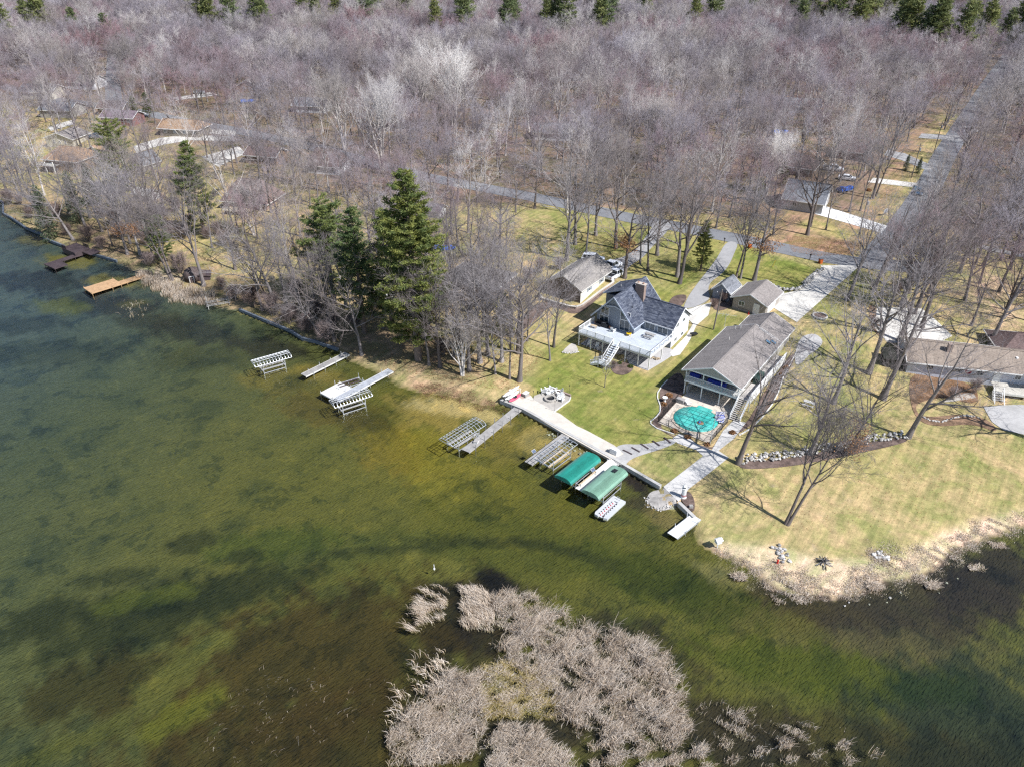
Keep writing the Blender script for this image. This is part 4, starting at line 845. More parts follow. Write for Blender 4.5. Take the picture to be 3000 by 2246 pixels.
# dark shade garden box beside it
sg_ = thing("playhouse", "dark green lean-to shed overgrown with vines at the end of the ranch house", "shed", local(hF,-3.6,.6,-.1), rzF)
b = MB().box(0,0,0,3.2,3.0,2.0); b.build("wall", M("dark_green_boards", (.015,.02,.017)), sg_); MB().slab([(-.2,-.2,1.95),(3.4,-.2,2.05),(3.4,3.2,2.5),(-.2,3.2,2.4)], .12).build("roof", M("dark_mossy_roof", (.03,.032,.026), .9, .5), sg_)

# ---- houses glimpsed among the trees
def bg(px, py, rz, L, W, wh, rh, wall, roof, label, axis='x', hip=(0,0), wins=None, name="house", cat="house", doors=()):
    p = GT(px, py); ws = wins if wins is not None else tuple(('f', L*(i+.6)/max(1,int(L/3.2)), wh*.58, 1.0, 1.0) for i in range(int(L/3.2)))
    return simple_house(name, label, p, math.radians(rz), L, W, wh, rh, wall, roof, axis, hip, ws, doors, cat=cat)
hG = bg(2290,612,-28,9.5,11,2.9,3.2,siding("grey_siding", (.40,.42,.45)),roofG,"grey roofed house with bright white end wall by the side road",'x')
MB().box(9.5,.1,-.2,9.56,10.9,2.88).build("end_wall", white, hG); MB().box(9.57,2,.05,9.63,7,2.3).build("garage_door", white, hG)
bg(2262,505,-30,11,8,2.6,2.2,brownwall,roofBr,"brown roofed house in the leafless woods behind the grey house",'x',(3,3))
bg(2440,462,-30,9,8,2.6,2.0,brownwall,roofBr,"dark brown roofed house farther up the side road",'x',(3,3))
bg(2300,330,-10,12,8,2.6,1.8,siding("ice_blue_siding", (.45,.5,.55)),roofG,"pale grey roofed house deep in the woods")
bg(1070,862,-35,5.5,9,2.7,2.2,sidW,roofC,"white house with taupe roof half hidden behind the great pine",'y',wins=(('f',1.6,1.5,1.8,1.3),('f',4.2,1.5,.8,1.3)))
h2 = bg(1300,848,-28,12,8.5,2.8,1.8,brownwall,shingle("mid_grey_shingles",(.2,.195,.195),(.27,.26,.26)),"brown house with grey roof and wooden deck among bare trees",'x',(2.5,2.5))
dq = MB(); deck_boards(dq, -.5, 7.5, -3.2, -.1, .9); dq.build("deck", palewood, h2); rail(h2, [(-.4,-.1),(-.4,-3.1),(7.4,-3.1),(7.4,-.1)], .9, .9, palewood)
stairs(h2, (8.6,-4.6), (7.6,-3.0), -.1, .9, 1.1, 5, palewood)
for u in (-.3,3.4,7.2): MB().box(u,-3.1,-.8,u+.12,-2.98,.86).build("post", palewood, h2)
h3 = bg(655,612,-14,12.5,9,2.6,4.4,M("brown_stucco", (.27,.18,.16)),shingle("rose_brown_shingles",(.215,.15,.14),(.28,.20,.185)),"rose brown steep roofed house with white dormer windows",'x',(3.5,3.5))
for u in (4.0,7.2):
    MB().prism([(-.75,0),(.75,0),(.75,1.4),(0,2.1),(-.75,1.4)], 0, 2.6).build("dormer", M("brown_stucco", (.27,.18,.16)), h3, (u,3.4,3.6), (math.pi/2,0,0)); window(h3, u, .78, 4.5, 0, 1.0, 1.3, 1, 1)
dq = MB(); deck_boards(dq, 2, 9, -3.4, -.1, .8); dq.build("deck", palewood, h3); rail(h3, [(2.05,-3.3),(8.95,-3.3)], .8, .9); 
bg(905,508,-14,9,8,2.7,3.6,sidW,roofBr,"dark brown roofed house with white garage doors beside the road",'x',(1.5,1.5))
bg(720,478,-14,10,7,2.6,1.6,brownwall,roofBr,"low brown house behind the dormer house",'x')
h6 = bg(135,497,-16,12,10,3.4,2.6,M("tan_boards", (.36,.27,.2)),roofOr,"large cedar tan roofed house with white posts near the left shore",'x',(3,3))
dq = MB(); deck_boards(dq, 0, 6, -2.8, -.1, 2.0); dq.build("balcony", greywood, h6); rail(h6, [(0,-2.7),(6,-2.7)], 2.0, .9)
for u in (.1,3,5.9): MB().box(u-.1,-2.75,-.5,u+.1,-2.55,3.3).build("post", white, h6)
bg(258,476,-20,7,8,3.0,2.4,M("tan_boards", (.36,.27,.2)),roofOr,"gabled wing with cedar tan roof behind the slim pine",'y')
bg(140,432,-12,10,8,3.2,1.7,stucco,roofC,"cream stucco house with wide white gable",'y',wins=(('f',3.0,1.9,.8,1.1),('f',5.2,1.9,.6,1.0),('f',7.2,1.9,.7,1.1)))
bg(300,366,-10,12,7,2.8,1.6,sidM,shingle("plum_shingles",(.20,.15,.18),(.26,.2,.23)),"maroon boarded house with plum roof beside the village road",'x')
bg(290,338,-10,10,6,2.8,1.8,brownwall,roofBr,"brown roofed cottage behind the maroon house",'x')
bg(470,398,-12,14,8,2.7,2.0,siding("olive_siding",(.24,.21,.17)),roofOr,"long low tan roofed house with round gable vent",'x',(0,2))
bg(588,243,-8,13,10,3.2,1.8,brownwall,roofG,"far grey roofed house with orange brick front in the upper village",'x')
bg(700,270,-8,8,8,2.7,2.2,brownwall,roofC,"small dark fronted cottage beside the far grey roofed house",'y')
bg(1104,280,-8,10,8,3.4,1.8,siding("dusty_blue_siding",(.33,.36,.42)),roofG,"dusty blue house behind the tall white barked trees",'x')
bg(385,500,-30,5.5,6,2.5,2.6,sidC,roofG,"small grey roofed cottage behind the slender pine",'y')
bg(1246,634,-20,4.0,3.4,2.0,.9,sidW,roofG,"small white shed in the middle of the bare trees",'x',wins=(),name="shed",cat="shed")
bg(395,590,-20,5,4,2.3,.8,sidW,M("white_metal_roof", (.72,.71,.68)),"white roofed boathouse behind the left shore trees",'x',wins=(),name="shed",cat="shed")
bg(60,290,-8,14,9,2.9,2.0,stucco,roofG,"far cream house at the left edge of the upper village",'x')
bg(200,262,-8,12,9,2.9,2.0,sidW,roofC,"far white house left of the straight village road",'x')
bg(120,345,-8,12,9,2.9,2.0,sidC,roofG,"grey green house behind the cream stucco one",'x')
bg(420,215,-8,12,9,2.9,2.0,sidW,roofG,"far white house right of the straight village road",'x')
bg(1290,255,-6,12,9,2.9,2.0,sidC,roofG,"far grey house in the middle of the woods",'x')
bg(1560,410,-12,12,8,2.7,2.0,sidW,roofG,"pale house hidden deep in the middle woods",'x')
bg(860,330,-10,12,8,2.7,2.0,sidW,roofG,"white walled house half seen beyond the blue boat cover",'x')
# domed hut near the left shore
hu = thing("hut", "dark brown domed pump house between the shore trees", "hut", GT(568,818), .3)
MB().lathe([(1.9,0),(1.9,1.3),(1.6,2.0),(.9,2.5),(.05,2.7)], 16).build("dome", M("brown_felt", (.10,.075,.07), .9, .35), hu, smooth=True); MB().box(1.2,-1.6,0,3.4,1.2,1.2).build("annex", darkwood, hu); MB().slab([(1.0,-1.8,1.5),(3.7,-1.8,1.0),(3.7,1.4,1.0),(1.0,1.4,1.5)], .1).build("annex_roof", M("brown_felt", (.1,.075,.07)), hu); door(hu, -.2, -1.86, 0, 0, .8, 1.3, darkwood)
# ------------------------------------------------------------------ seawalls
def seawall(pts, label, w=.38, top=.62, mat=None, world=False, cap=True):
    P = [Vector(p) for p in (pts if world else [G(a, b, 0) for a, b in pts])]
    t = thing("seawall", label, "seawall", (P[0].x, P[0].y, 0), 0); n = len(P)
    b = MB(); c = MB()
    for i in range(n-1):
        d = (P[i+1]-P[i]).normalized(); nn = Vector((-d.y, d.x))*(w/2)
        a, e = P[i]-P[0]+nn, P[i+1]-P[0]+nn
        k = max(1, round((e-a).length/3.0))
        b.bar((a.x,a.y,top/2-.5),(e.x,e.y,top/2-.5), w, top+1.0)
        for j in range(k):
            q, r = a.lerp(e, j/k), a.lerp(e, (j+1)/k); r = r+(q-r).normalized()*.015
            MB().bar((q.x,q.y,top+.035),(r.x,r.y,top+.035), w+.1, .07).build("cap_slab", mat or wallconc, t)
    b.build("wall_face", mat or wallconc, t); return t
seawall([(1464,1181),(1530,1207),(1670,1284),(1795,1354),(1932,1434)], "pale concrete seawall in front of the gravel strip")
seawall([(1984,1482),(2030,1526)], "short concrete seawall below the lighthouse ornament")
bluewood = M("blue_grey_timbers", (.14,.165,.20), .8, .25)
seawall([(-40,575),(0,592),(9,597),(9,630),(33,643),(76,673),(136,697)], "blue-grey timber seawall at the far left shore", .3, .5, bluewood)
seawall([(128,703),(190,727)], "blue-grey timber seawall left of the dark dock", .3, .5, bluewood); seawall([(250,743),(342,770)], "blue-grey timber seawall right of the dark dock", .3, .5, bluewood)
seawall([(700,912),(790,950),(852,976),(884,997),(925,1007),(990,1030)], "shaded timber seawall under the great pines", .3, .5, bluewood)

# ------------------------------------------------------------------ docks
def dock(name, label, p0, p1, w, z=.55, mat=None, posts=4, ph=.9, plat=None, side=None, pm_=None, pitch=.24):
    """p0 shore end, p1 lake end (pixel points at deck height)"""
    a = Vector(G(*p0, z)); b_ = Vector(G(*p1, z)); d = b_-a; L = d.length; rz = math.atan2(d.y, d.x)
    t = thing(name, label, "dock", (a.x, a.y, 0), rz); mat = mat or greywood
    k = MB(); deck_boards(k, -w/2, w/2, 0, L, z, pitch, .05, 'y'); tag(k.build("decking", mat, t), kind="stuff")
    s = MB()
    for sg in (-1, 1): s.box(0, sg*w/2-.03+sg*.035, z-.2, L, sg*w/2+.03+sg*.035, z+.012)
    s.build("side_rail", side or mat, t)
    for i in range(posts):
        x = L*(i+.35)/posts
        for sg in (-1, 1): MB().tube((x,sg*(w/2+.1),-1.4),(x,sg*(w/2+.1),z+ph*(1 if (i+sg) % 2 else .6)),.05,.045,8).build("post", pm_ or M("grey_post", (.22,.22,.23)), t)
    if plat:                                                     # end platform: (x0,x1,y0,y1) in dock coordinates measured from lake end
        x0, x1, y0, y1 = plat; k = MB(); deck_boards(k, y0, y1, L+x0, L+x1, z+.004, pitch, .05, 'y'); po = k.build("platform", mat if not side else side, t)
        k = MB(); k.box(L+x0,y0-.05,z-.2,L+x1,y0,z+.015); k.box(L+x0,y1,z-.2,L+x1,y1+.05,z+.015); k.box(L+x1,y0-.05,z-.2,L+x1+.05,y1+.05,z+.015); k.build("side_rail", side or mat, po)
        for x in (L+x0+.2, L+x1-.1):
            for y in (y0-.08, y1+.08): MB().tube((x,y,-1.4),(x,y,z+ph*.7),.05,.045,8).build("post", pm_ or M("grey_post", (.22,.22,.23)), t)
    return t, L, rz
d1, L1, r1 = dock("dock", "long weathered grey dock with tall posts left of the gravel strip", (1517,1196), (1364,1320), 1.25, posts=6)
bx_ = thing("tackle_box", "pale box lying at the lake end of the long grey dock", "box", Vector(d1.location)+Vector((math.cos(r1)*(L1-2.6), math.sin(r1)*(L1-2.6), .56)), r1+.3); MB().box(-.45,-.3,0,.45,.3,.28).build("body", offwhite, bx_); MB().box(-.47,-.32,.28,.47,.32,.35).build("lid", greywood, bx_)
d2, L2, r2_ = dock("dock", "weathered grey dock crowded by the open boat lift frame", (1657,1274), (1548,1356), 1.2, posts=3, ph=.7)
d3, L3, r3 = dock("dock", "white capped dock squeezed between the two green canopies", (1806,1345), (1700,1436), 1.55, posts=3, ph=.25, mat=M("pale_dock_boards", (.70,.68,.64), .7, .12), pm_=alu)
d4, L4, r4 = dock("dock", "bright white dock beside the short seawall", (2040,1513), (1970,1568), 1.45, .5, posts=2, ph=.8, mat=M("bright_dock_boards", (.78,.78,.77), .6, .06), pm_=alu, side=alu)
d5, L5, r5 = dock("dock", "narrow grey dock in the shade of the pines", (1018,1035), (889,1099), 1.25, posts=4, ph=.5, pm_=alu, side=offwhite)
d6, L6, r6 = dock("dock", "grey dock with square white end platform", (1145,1084), (985,1170), 1.35, posts=3, ph=.5, pm_=alu, side=offwhite, plat=(-3.9,.3,-3.6,-.72), mat=M("blue_grey_dock_boards", (.40,.42,.46), .7, .2))
d7, L7, r7 = dock("dock", "new orange cedar dock with wide end platform", (424,806), (295,846), 1.6, .5, posts=3, ph=.45, mat=orangewood, pm_=orangewood, plat=(-4.0,2.2,-3.0,.85))
d8, L8, r8 = dock("dock", "dark brown L shaped dock below the burnt looking deck", (225,747), (160,768), 1.4, .5, posts=2, ph=.1, mat=darkwood, pm_=darkwood, plat=(-1.0,1.9,-.75,3.6))
bd = thing("shore_deck", "dark brown raised deck straddling the timber seawall", "deck", GT(225,736), math.radians(-35)); bd.location.z = .6; bd.scale = (.74,.8,.8)
k = MB(); deck_boards(k, -3.6, 3.6, -2.2, 2.2, .8, .17); k.build("decking", darkwood, bd); k = MB(); deck_boards(k, 3.8, 8.5, -.2, 3.0, .5, .17); k.build("side_deck", darkwood, bd)
MB().box(-3.6,-2.26,-.6,3.6,-2.2,.82).box(3.6,-2.2,-.6,3.66,2.2,.82).box(-3.66,-2.2,-.6,-3.6,2.2,.82).build("skirt", darkwood, bd); rail(bd, [(-3.5,2.1),(-3.5,-2.1),(-1.2,-2.1)], .8, .9, darkwood); rail(bd, [(0.4,2.1),(3.5,2.1)], .8, .9, darkwood)

# ------------------------------------------------------------------ boat lifts
def arch(w, h, n=9, e=3.0):
    return [(-w/2+w*i/n, h*(1-abs(-1+2*i/n)**e)) for i in range(n+1)]
def lift(label, c, rz, L, W, zt, cover=None, arc=.5, ribs=13, cradle=True, wheel=False, e=3.0, ladder=0):
    t = thing("boat_lift", label, "boat lift", (c[0], c[1], 0), rz); prof = arch(W, arc, 10, e)
    if cover is None:
        b = MB().path([(0, y, z) for y, z in prof], .035, 6); rm = b.mesh("rib", alu)
        for i in range(ribs): link("rib", rm, t, (-L/2+L*i/(ribs-1), 0, zt))
        k = MB()
        for y in (-W/2, W/2): k.tube((-L/2,y,zt),(L/2,y,zt),.05,.05,6)
        for y, z in (prof[3], prof[5], prof[7]): k.tube((-L/2,y,zt+z+.03),(L/2,y,zt+z+.03),.028,.028,6)
        for sg in (-1, 1): k.tube((sg*L/2,-W/2,zt),(sg*L/2,W/2,zt),.04,.04,6)
        k.build("canopy_frame", alu, t)
    else:
        b = MB(); N_ = 2*int(L/.22)
        prof = arch(W, arc, 14, e)
        b.v = [(-L/2, y, zt+z) for y, z in prof]+[(L/2, y, zt+z) for y, z in prof]; n = len(prof)
        b.f = [(i, n+i, n+i+1, i+1) for i in range(n-1)]
        co_ = b.build("canopy", cover, t, smooth=False)
        for sg in (-1, 1): MB().face([(sg*(L/2-.01), y, zt+z-.01) for y, z in prof]+[(sg*(L/2-.01), W/2, zt-.25), (sg*(L/2-.01), -W/2, zt-.25)]).build("end_flap", cover, co_)
        for sg in (-1, 1): MB().box(-L/2,sg*W/2-.012,zt-.3,L/2,sg*W/2+.012,zt+.01).build("side_flap", cover, co_)
        sm = MB()
        for y, z in arch(W, arc, 22, e)[2:12]: sm.box(-L/2,y-.025,zt+z-.03,L/2,y+.025,zt+z+.09)
        sm.build("seam", cover, co_)
    for x in (-L*.3, L*.3):
        for y in (-W*.44, W*.44): MB().bar((x,y,-1.3),(x,y,zt+.03),.09,.09).build("post", alu, t)
    if cradle:
        k = MB()
        for x in (-L*.3, L*.3): k.bar((x,-W*.44,.35),(x,W*.44,.35),.1,.12)
        for y in (-W*.44, W*.44): k.bar((-L*.3,y,.12),(L*.3,y,.12),.08,.1); k.bar((-L*.3,y,.95),(L*.3,y,.95),.06,.06)
        k.build("cradle", alu, t)
        for y in (-.55, .55): MB().bar((-L*.34,y,.5),(L*.34,y,.5),.2,.14).build("bunk", palewood if ladder else greywood, t)
    if wheel:
        w_ = MB(); 
        for i in range(16):
            a, c_ = 2*math.pi*i/16, 2*math.pi*(i+1)/16; w_.tube((.55*math.cos(a),0,.55*math.sin(a)),(.55*math.cos(c_),0,.55*math.sin(c_)),.03,.03,6)
        for i in range(3): a = math.pi*i/3; w_.tube((-.55*math.cos(a),0,-.55*math.sin(a)),(.55*math.cos(a),0,.55*math.sin(a)),.02,.02,5)
        w_.build("winch_wheel", alu, t, (L*.18,-W*.5-.12,.95))
    return t
dirn = math.radians(50)
def mid(pts, z): 
    P = [G(*p, z) for p in pts]; return (sum(p[0] for p in P)/len(P), sum(p[1] for p in P)/len(P))
lift("bare canopy frame lift on wheels beside the long grey dock", mid([(1298,1284),(1340,1304),(1411,1241),(1372,1222)], 1.9), math.radians(49), 7.2, 2.75, 1.75, wheel=True, e=3.4)
lift("bare canopy frame lift alone by the shaded shore", mid([(740,1065),(768,1080),(848,1037),(820,1020)], 1.9), math.radians(33), 6.3, 2.6, 1.8, e=3.4)
lift("bare canopy frame lift beside the dock with the white platform", mid([(974,1176),(1002,1193),(1079,1152),(1053,1137)], 1.9), math.radians(33), 6.3, 2.6, 1.8, e=3.4)
lift("open flat topped lift frame with two pale wooden bunks", mid([(1576,1338),(1617,1364),(1678,1298),(1640,1276)], 1.9), math.radians(49), 6.8, 2.7, 1.75, arc=.15, ribs=11, ladder=1)
def canvas(name, c1):
    m, nt, N, L, b = newmat(name); v = coord(nt, "Object"); n1 = noise_out(nt, .5, 4, mapping(nt, v, (.4,3,1))); n2 = noise_out(nt, .7, 4, v, .6, .8)
    o = mix_rgb(nt, 1, c1, ramp(nt, n1, [(.3, g3(.82)), (.7, g3(1.15))]), 'MULTIPLY'); o = mix_rgb(nt, 1, o, ramp(nt, n2, [(.35, g3(.9)), (.7, g3(1.12))]), 'MULTIPLY')
    L.new(o, b.inputs["Base Color"]); b.inputs["Roughness"].default_value = .42; b.inputs["Sheen Weight"].default_value = .1; return m
c1 = lift("boat lift under a bright teal green ribbed canopy", mid([(1630,1383),(1678,1411),(1755,1346),(1710,1321)], 2.1), math.radians(49.5), 7.0, 2.75, 1.85, canvas("teal_canvas", (.014,.24,.19)), arc=.4, e=3.6)
c2 = lift("boat lift under a faded pale green ribbed canopy", mid([(1704,1430),(1755,1458),(1840,1385),(1792,1356)], 2.1), math.radians(49.5), 7.0, 2.75, 1.85, canvas("pale_green_canvas", (.19,.34,.255)), arc=.4, e=3.6)
MB().box(1.9,-.3,2.42,2.6,.3,2.46).build("patch", dark_metal, c2)
# small jet ski lift by the platform dock, and the lift hauled out at the reeds
jl = thing("cradle_lift", "small low cradle lift with dark beams behind the white platform", "boat lift", (*mid([(995,1135),(1050,1110)], .5), 0), math.radians(33))
k = MB()
for y in (-.9, .9): k.bar((-2.2,y,.45),(2.2,y,.45),.1,.12)
for x in (-2.1,0,2.1): k.bar((x,-.9,.4),(x,.9,.4),.08,.1)
k.build("frame", alu, jl)
for y in (-.4,.4): MB().bar((-1.8,y,.6),(1.8,y,.6),.18,.12).build("bunk", darkwood, jl)
for x in (-2.1,2.1):
    for y in (-.9,.9): MB().tube((x,y,-1.2),(x,y,1.3),.05,.05,8).build("post", alu, jl)
hl = thing("cradle_lift", "boat cradle hauled out in the shade at the edge of the reeds", "boat lift", (*G(640,892,.2), 0), math.radians(25))
k = MB()
for y in (-1.1,-.5,.5,1.1): k.bar((-2.3,y,.7),(2.3,y,.7),.12,.12)
for x in (-2.0,2.0): k.bar((x,-1.2,.55),(x,1.2,.55),.1,.1)
k.build("frame", greywood, hl)
for x in (-2.0,2.0):
    for y in (-1.2,1.2): MB().tube((x,y,-.6),(x,y,1.9 if y > 0 else .8),.05,.05,8).build("post", offwhite, hl)
def solar(label, p, z, rz):
    t = thing("solar_panel", label, "solar panel", (*G(*p, z), z), rz); MB().box(-.3,-.22,.0,.3,.22,.03).build("panel", M("solar_cells", (.1,.13,.2), .25), t, rot=(.6,0,0)); MB().tube((0,0,-1.6),(0,0,0),.025,.025,6).build("mast", alu, t)
    MB().path([(-.3,-.18,-.11),(.3,-.18,-.11),(.3,.18,.15),(-.3,.18,.15),(-.3,-.18,-.11)], .02, 5).build("frame", white, t)
solar("little solar panel on a mast above the teal canopy lift", (1737,1375), 1.5, .7); solar("little solar panel on a mast beside the open lift frame", (1564,1321), 1.3, .7)
# bench boat rack between canopies
br_ = thing("boat_cradle", "pale timber boat cradle between the green canopies", "boat lift", (*G(1712,1395,.9), 0), math.radians(49.5))
for y in (-.5, 0, .5): MB().bar((-2.0,y,.9),(2.0,y,.9),.16,.1).build("bunk", palewood if y else dark_metal, br_)
for x in (-1.8,1.8):
    MB().bar((x,-.7,.8),(x,.7,.8),.08,.08).build("crossbar", alu, br_)
    for y in (-.7,.7): MB().bar((x,y,-1.2),(x,y,1.1),.08,.08).build("post", alu, br_)
# moored grey floating raft
rf_ = thing("floating_dock", "grey floating jet ski dock with rows of red and black rollers", "floating dock", (*G(1787,1487,.15), 0), math.radians(50))
def port():
    b = MB(); out = [(-2.3,-.95),(2.15,-.95),(2.3,-.8),(2.3,.95),(-2.0,.95),(-2.3,.7)]
    b.prism(out, -.12, .26); return b
gr = M("grey_polyethylene", (.50,.51,.53), .55, .08)
# two side hulls with a lowered V channel between
MB().prism([(-2.1,-.98),(2.3,-.98),(2.3,-.28),(-1.7,-.28),(-2.3,-.5)], -.15, .30).build("hull", gr, rf_); MB().prism([(-2.4,.28),(2.3,.28),(2.3,.98),(-2.0,.98),(-2.4,.8)], -.15, .30).build("hull", gr, rf_)
MB().prism([(-2.2,-.279),(1.5,-.279),(1.9,0),(1.5,.279),(-2.2,.279)], -.15, .10).build("channel", gr, rf_); MB().box(1.5,-.279,-.1,2.29,.279,.26).build("bow_stop_pad", gr, rf_)
rr = M("red_roller", (.55,.03,.05)); rb = MB().tube((0,-.09,0),(0,.09,0),.06,.06,8).mesh("roller", rr); rk = MB().tube((0,-.06,0),(0,.06,0),.07,.07,8).mesh("roller", tyre_m)
for i in range(7):
    for sg in (-1,1): link("roller", rb, rf_, (-1.9+i*.48, sg*.2, .17), (.5*sg,0,0)); link("roller", rk, rf_, (-1.9+i*.48, sg*.38, .33), (.3*sg,0,0))
MB().path([(2.0,-.2,.28),(2.0,-.2,.75),(2.0,.2,.75),(2.0,.2,.28)], .03).build("bow_stop", alu, rf_); MB().tube((2.2,.85,.2),(2.2,.85,.8),.03,.03,6).build("cleat_post", alu, rf_)
# ------------------------------------------------------------------ fire pit, chairs, rack
fpit = thing("fire_pit", "round stone fire pit on the patio", "fire pit", GT(1612,1171), 0)
st_m = MB().box(-.2,-.13,0,.2,.13,.18).mesh("stone", pavers)
for lv in range(2):
    for i in range(14): a = 2*math.pi*(i+.5*lv)/14; link("stone", st_m, fpit, (.82*math.cos(a), .82*math.sin(a), .07+.19*lv), (0,0,a+math.pi/2))
MB().lathe([(.02,.1),(.6,.1),(.66,.18),(.02,.19)], 12).build("ash_bed", dark_metal, fpit)
for i, (p, a, l) in enumerate((((1594,1152),2.6,"white adirondack chair at the left of the fire pit group"),((1606,1146),3.0,"white adirondack chair at the back of the fire pit"),((1619,1151),3.4,"white adirondack chair behind the fire pit beside the retaining wall"),((1637,1158),4.3,"white adirondack chair at the right of the fire pit group"),((1642,1174),5.2,"white adirondack chair nearest the patio corner"))):
    adirondack(Vector(GT(*p))+Vector((0,0,.08)), a+.6, l, white, "fire pit chairs", 1.25)
t = thing("side_table", "low white table among the fire pit chairs", "table", Vector(GT(1607,1158))+Vector((0,0,.08)), .4); MB().box(-.35,-.3,.42,.35,.3,.47).build("table_top", white, t)
for x in (-.28,.28):
    for y in (-.22,.22): MB().box(x-.03,y-.03,0,x+.03,y+.03,.42).build("leg", white, t)
edging("retaining_wall", [(1616,1140),(1672,1162)], brick, "low block wall behind the fire pit chairs", .3, .4); edging("edging", [(1672,1164),(1668,1174),(1622,1208)], offwhite, "pale edging along the fire pit patio")
for i, p in enumerate(((1606,1139),(1562,1175),(1625,1205),(1667,1158))):
    q = GT(*p); t = thing("tiki_torch", ["thin dark garden torch behind the chairs","thin dark garden torch at the lake side of the patio","thin dark garden torch at the low patio corner","thin dark garden torch by the low block wall"][i], "torch", q, 0, "patio torches"); MB().tube((0,0,0),(0,0,1.8),.02,.02,6).build("pole", dark_metal, t); MB().lathe([(.03,1.75),(.07,1.85),(.06,2.0),(.02,2.05)], 8).build("burner", dark_metal, t)
# kayak rack with white and pink boats
q = GT(1502,1163); kr = thing("boat_rack", "white post rack holding kayaks at the end of the seawall", "rack", q, math.radians(50))
for x in (-1.3,1.3):
    for y in (-.45,.45): MB().box(x-.05,y-.05,0,x+.05,y+.05,1.2).build("post", white, kr)
    for z in (.35,.95): MB().box(x-.04,-.4,z-.04,x+.04,.4,z+.04).build("arm", white, kr)
for z, y, m_, l, L_ in ((1.05,.1,white,"large white kayak on the upper arms of the boat rack",4.2),(.42,-.15,white,"white kayak on the lower arms of the boat rack",3.6),(.2,-.75,M("pink_plastic", (.62,.10,.17), .4),"pink kayak lying beside the boat rack",3.0)):
    k_ = thing("kayak", l, "kayak", local(kr,-.3,y,z), kr.rotation_euler.z); hull(L_,.78,.36).build("hull", m_, k_, smooth=True); MB().lathe([(.28,.3),(.36,.33),(.36,.38),(.3,.38),(.28,.32)], 12).build("cockpit", dark_metal if m_ != white else offwhite, k_)
t = thing("storage_box", "grey dock box behind the kayak rack", "box", local(kr,1.6,-1.4,.05), kr.rotation_euler.z); MB().box(-.5,-.35,0,.5,.35,.55).build("body", greywood, t); MB().box(-.53,-.38,.55,.53,.38,.63).build("lid", offwhite, t)
sheet("patio", [(1505,1168),(1520,1158),(1545,1150),(1558,1162),(1530,1178),(1518,1186)], M("pinkish_pavers", (.46,.36,.30)), .075, label="little pinkish paved pad beside the boat rack")
t = thing("dock_box", "white slant topped dock box on the path end", "box", GT(1801,1327), math.radians(-40)); MB().prism([(-.5,0),(.5,0),(.5,.5),(-.1,.95),(-.5,.95)], -.6, .6).build("body", white, t, rot=(math.pi/2,0,math.pi/2)); MB().slab([(-.62,-.52,.5),(.62,-.52,.5),(.62,.12,.98),(-.62,.12,.98)], .04).build("lid", offwhite, t)
ts = MB().box(-.14,-1.1,0,.14,1.1,.15).mesh("timber", darkwood)
for i, p in enumerate(((1838,1325),(1862,1318),(1888,1308),(1922,1299),(1955,1290))):
    q = GT(*p); o = link("step_timber", ts, None, (q[0],q[1],q[2]+.02), (0,0,math.radians(48-i*5))); o.scale = (.8,.7,1); tag(o, ["first dark timber step edge nearest the seawall","second dark timber step edge from the seawall","middle dark timber step edge of the curved path","fourth dark timber step edge from the seawall","last dark timber step edge nearest the pool"][i], "step", "timber steps")
# lighthouse ornament
lh = thing("lighthouse_ornament", "small white lighthouse ornament in the mulch bed by the ramp", "ornament", GT(2002,1456), 0)
MB().lathe([(.42,0),(.40,.15),(.36,.2),(.27,1.5),(.34,1.52),(.34,1.6)], 14).build("tower", white, lh); MB().lathe([(.2,1.6),(.2,1.9)], 10).build("lantern", glass, lh); MB().lathe([(.3,1.9),(.22,2.05),(.02,2.2)], 12).build("cap", white, lh)
MB().lathe([(.372,.35),(.34,.6),(.345,.6),(.377,.35)], 14).build("band", M("rose_band", (.5,.25,.25)), lh)
t = thing("stone_block", "small pale block standing in the mulch beside the white dock", "block", GT(2024,1486)); MB().prism([(-.25,-.2),(.25,-.2),(.2,.2),(-.22,.18)], 0, .4).build("block", palestone, t)
t = thing("bird_house", "white box on a post at the shore of the point", "bird house", GT(2101,1604), .4); MB().box(-.05,-.05,0,.05,.05,.9).build("post", offwhite, t); MB().box(-.35,-.3,.9,.35,.3,1.35).build("box", white, t); MB().slab([(-.45,-.4,1.35),(.45,-.4,1.35),(.45,0,1.6),(-.45,0,1.6)], .04).slab([(-.45,0,1.6),(.45,0,1.6),(.45,.4,1.35),(-.45,.4,1.35)], .04).build("roof", white, t)
t = thing("buoy", "thin white marker buoy floating in open water", "buoy", (*G(1272,1666,0), 0)); MB().lathe([(.02,-.2),(.12,-.1),(.12,.12),(.05,.2),(.04,.75),(.01,.8)], 10).build("float", white, t)
picnic_table(Vector(GT(2370,1188)), math.radians(-35), "white picnic table on the shady side lawn", offwhite)
# planter ring
pr = thing("stone_planter", "round white stone planter ring on the lawn by the driveway", "planter", GT(2402,928)); pmh = MB().box(-.22,-.13,0,.22,.13,.3).mesh("stone", palestone)
for i in range(18): a = 2*math.pi*i/18; link("stone", pmh, pr, (1.25*math.cos(a),1.25*math.sin(a),0), (0,0,a+math.pi/2))
MB().lathe([(.02,.2),(1.14,.2),(1.14,.0),(.02,.0)][::-1], 18).build("soil", mulch, pr)
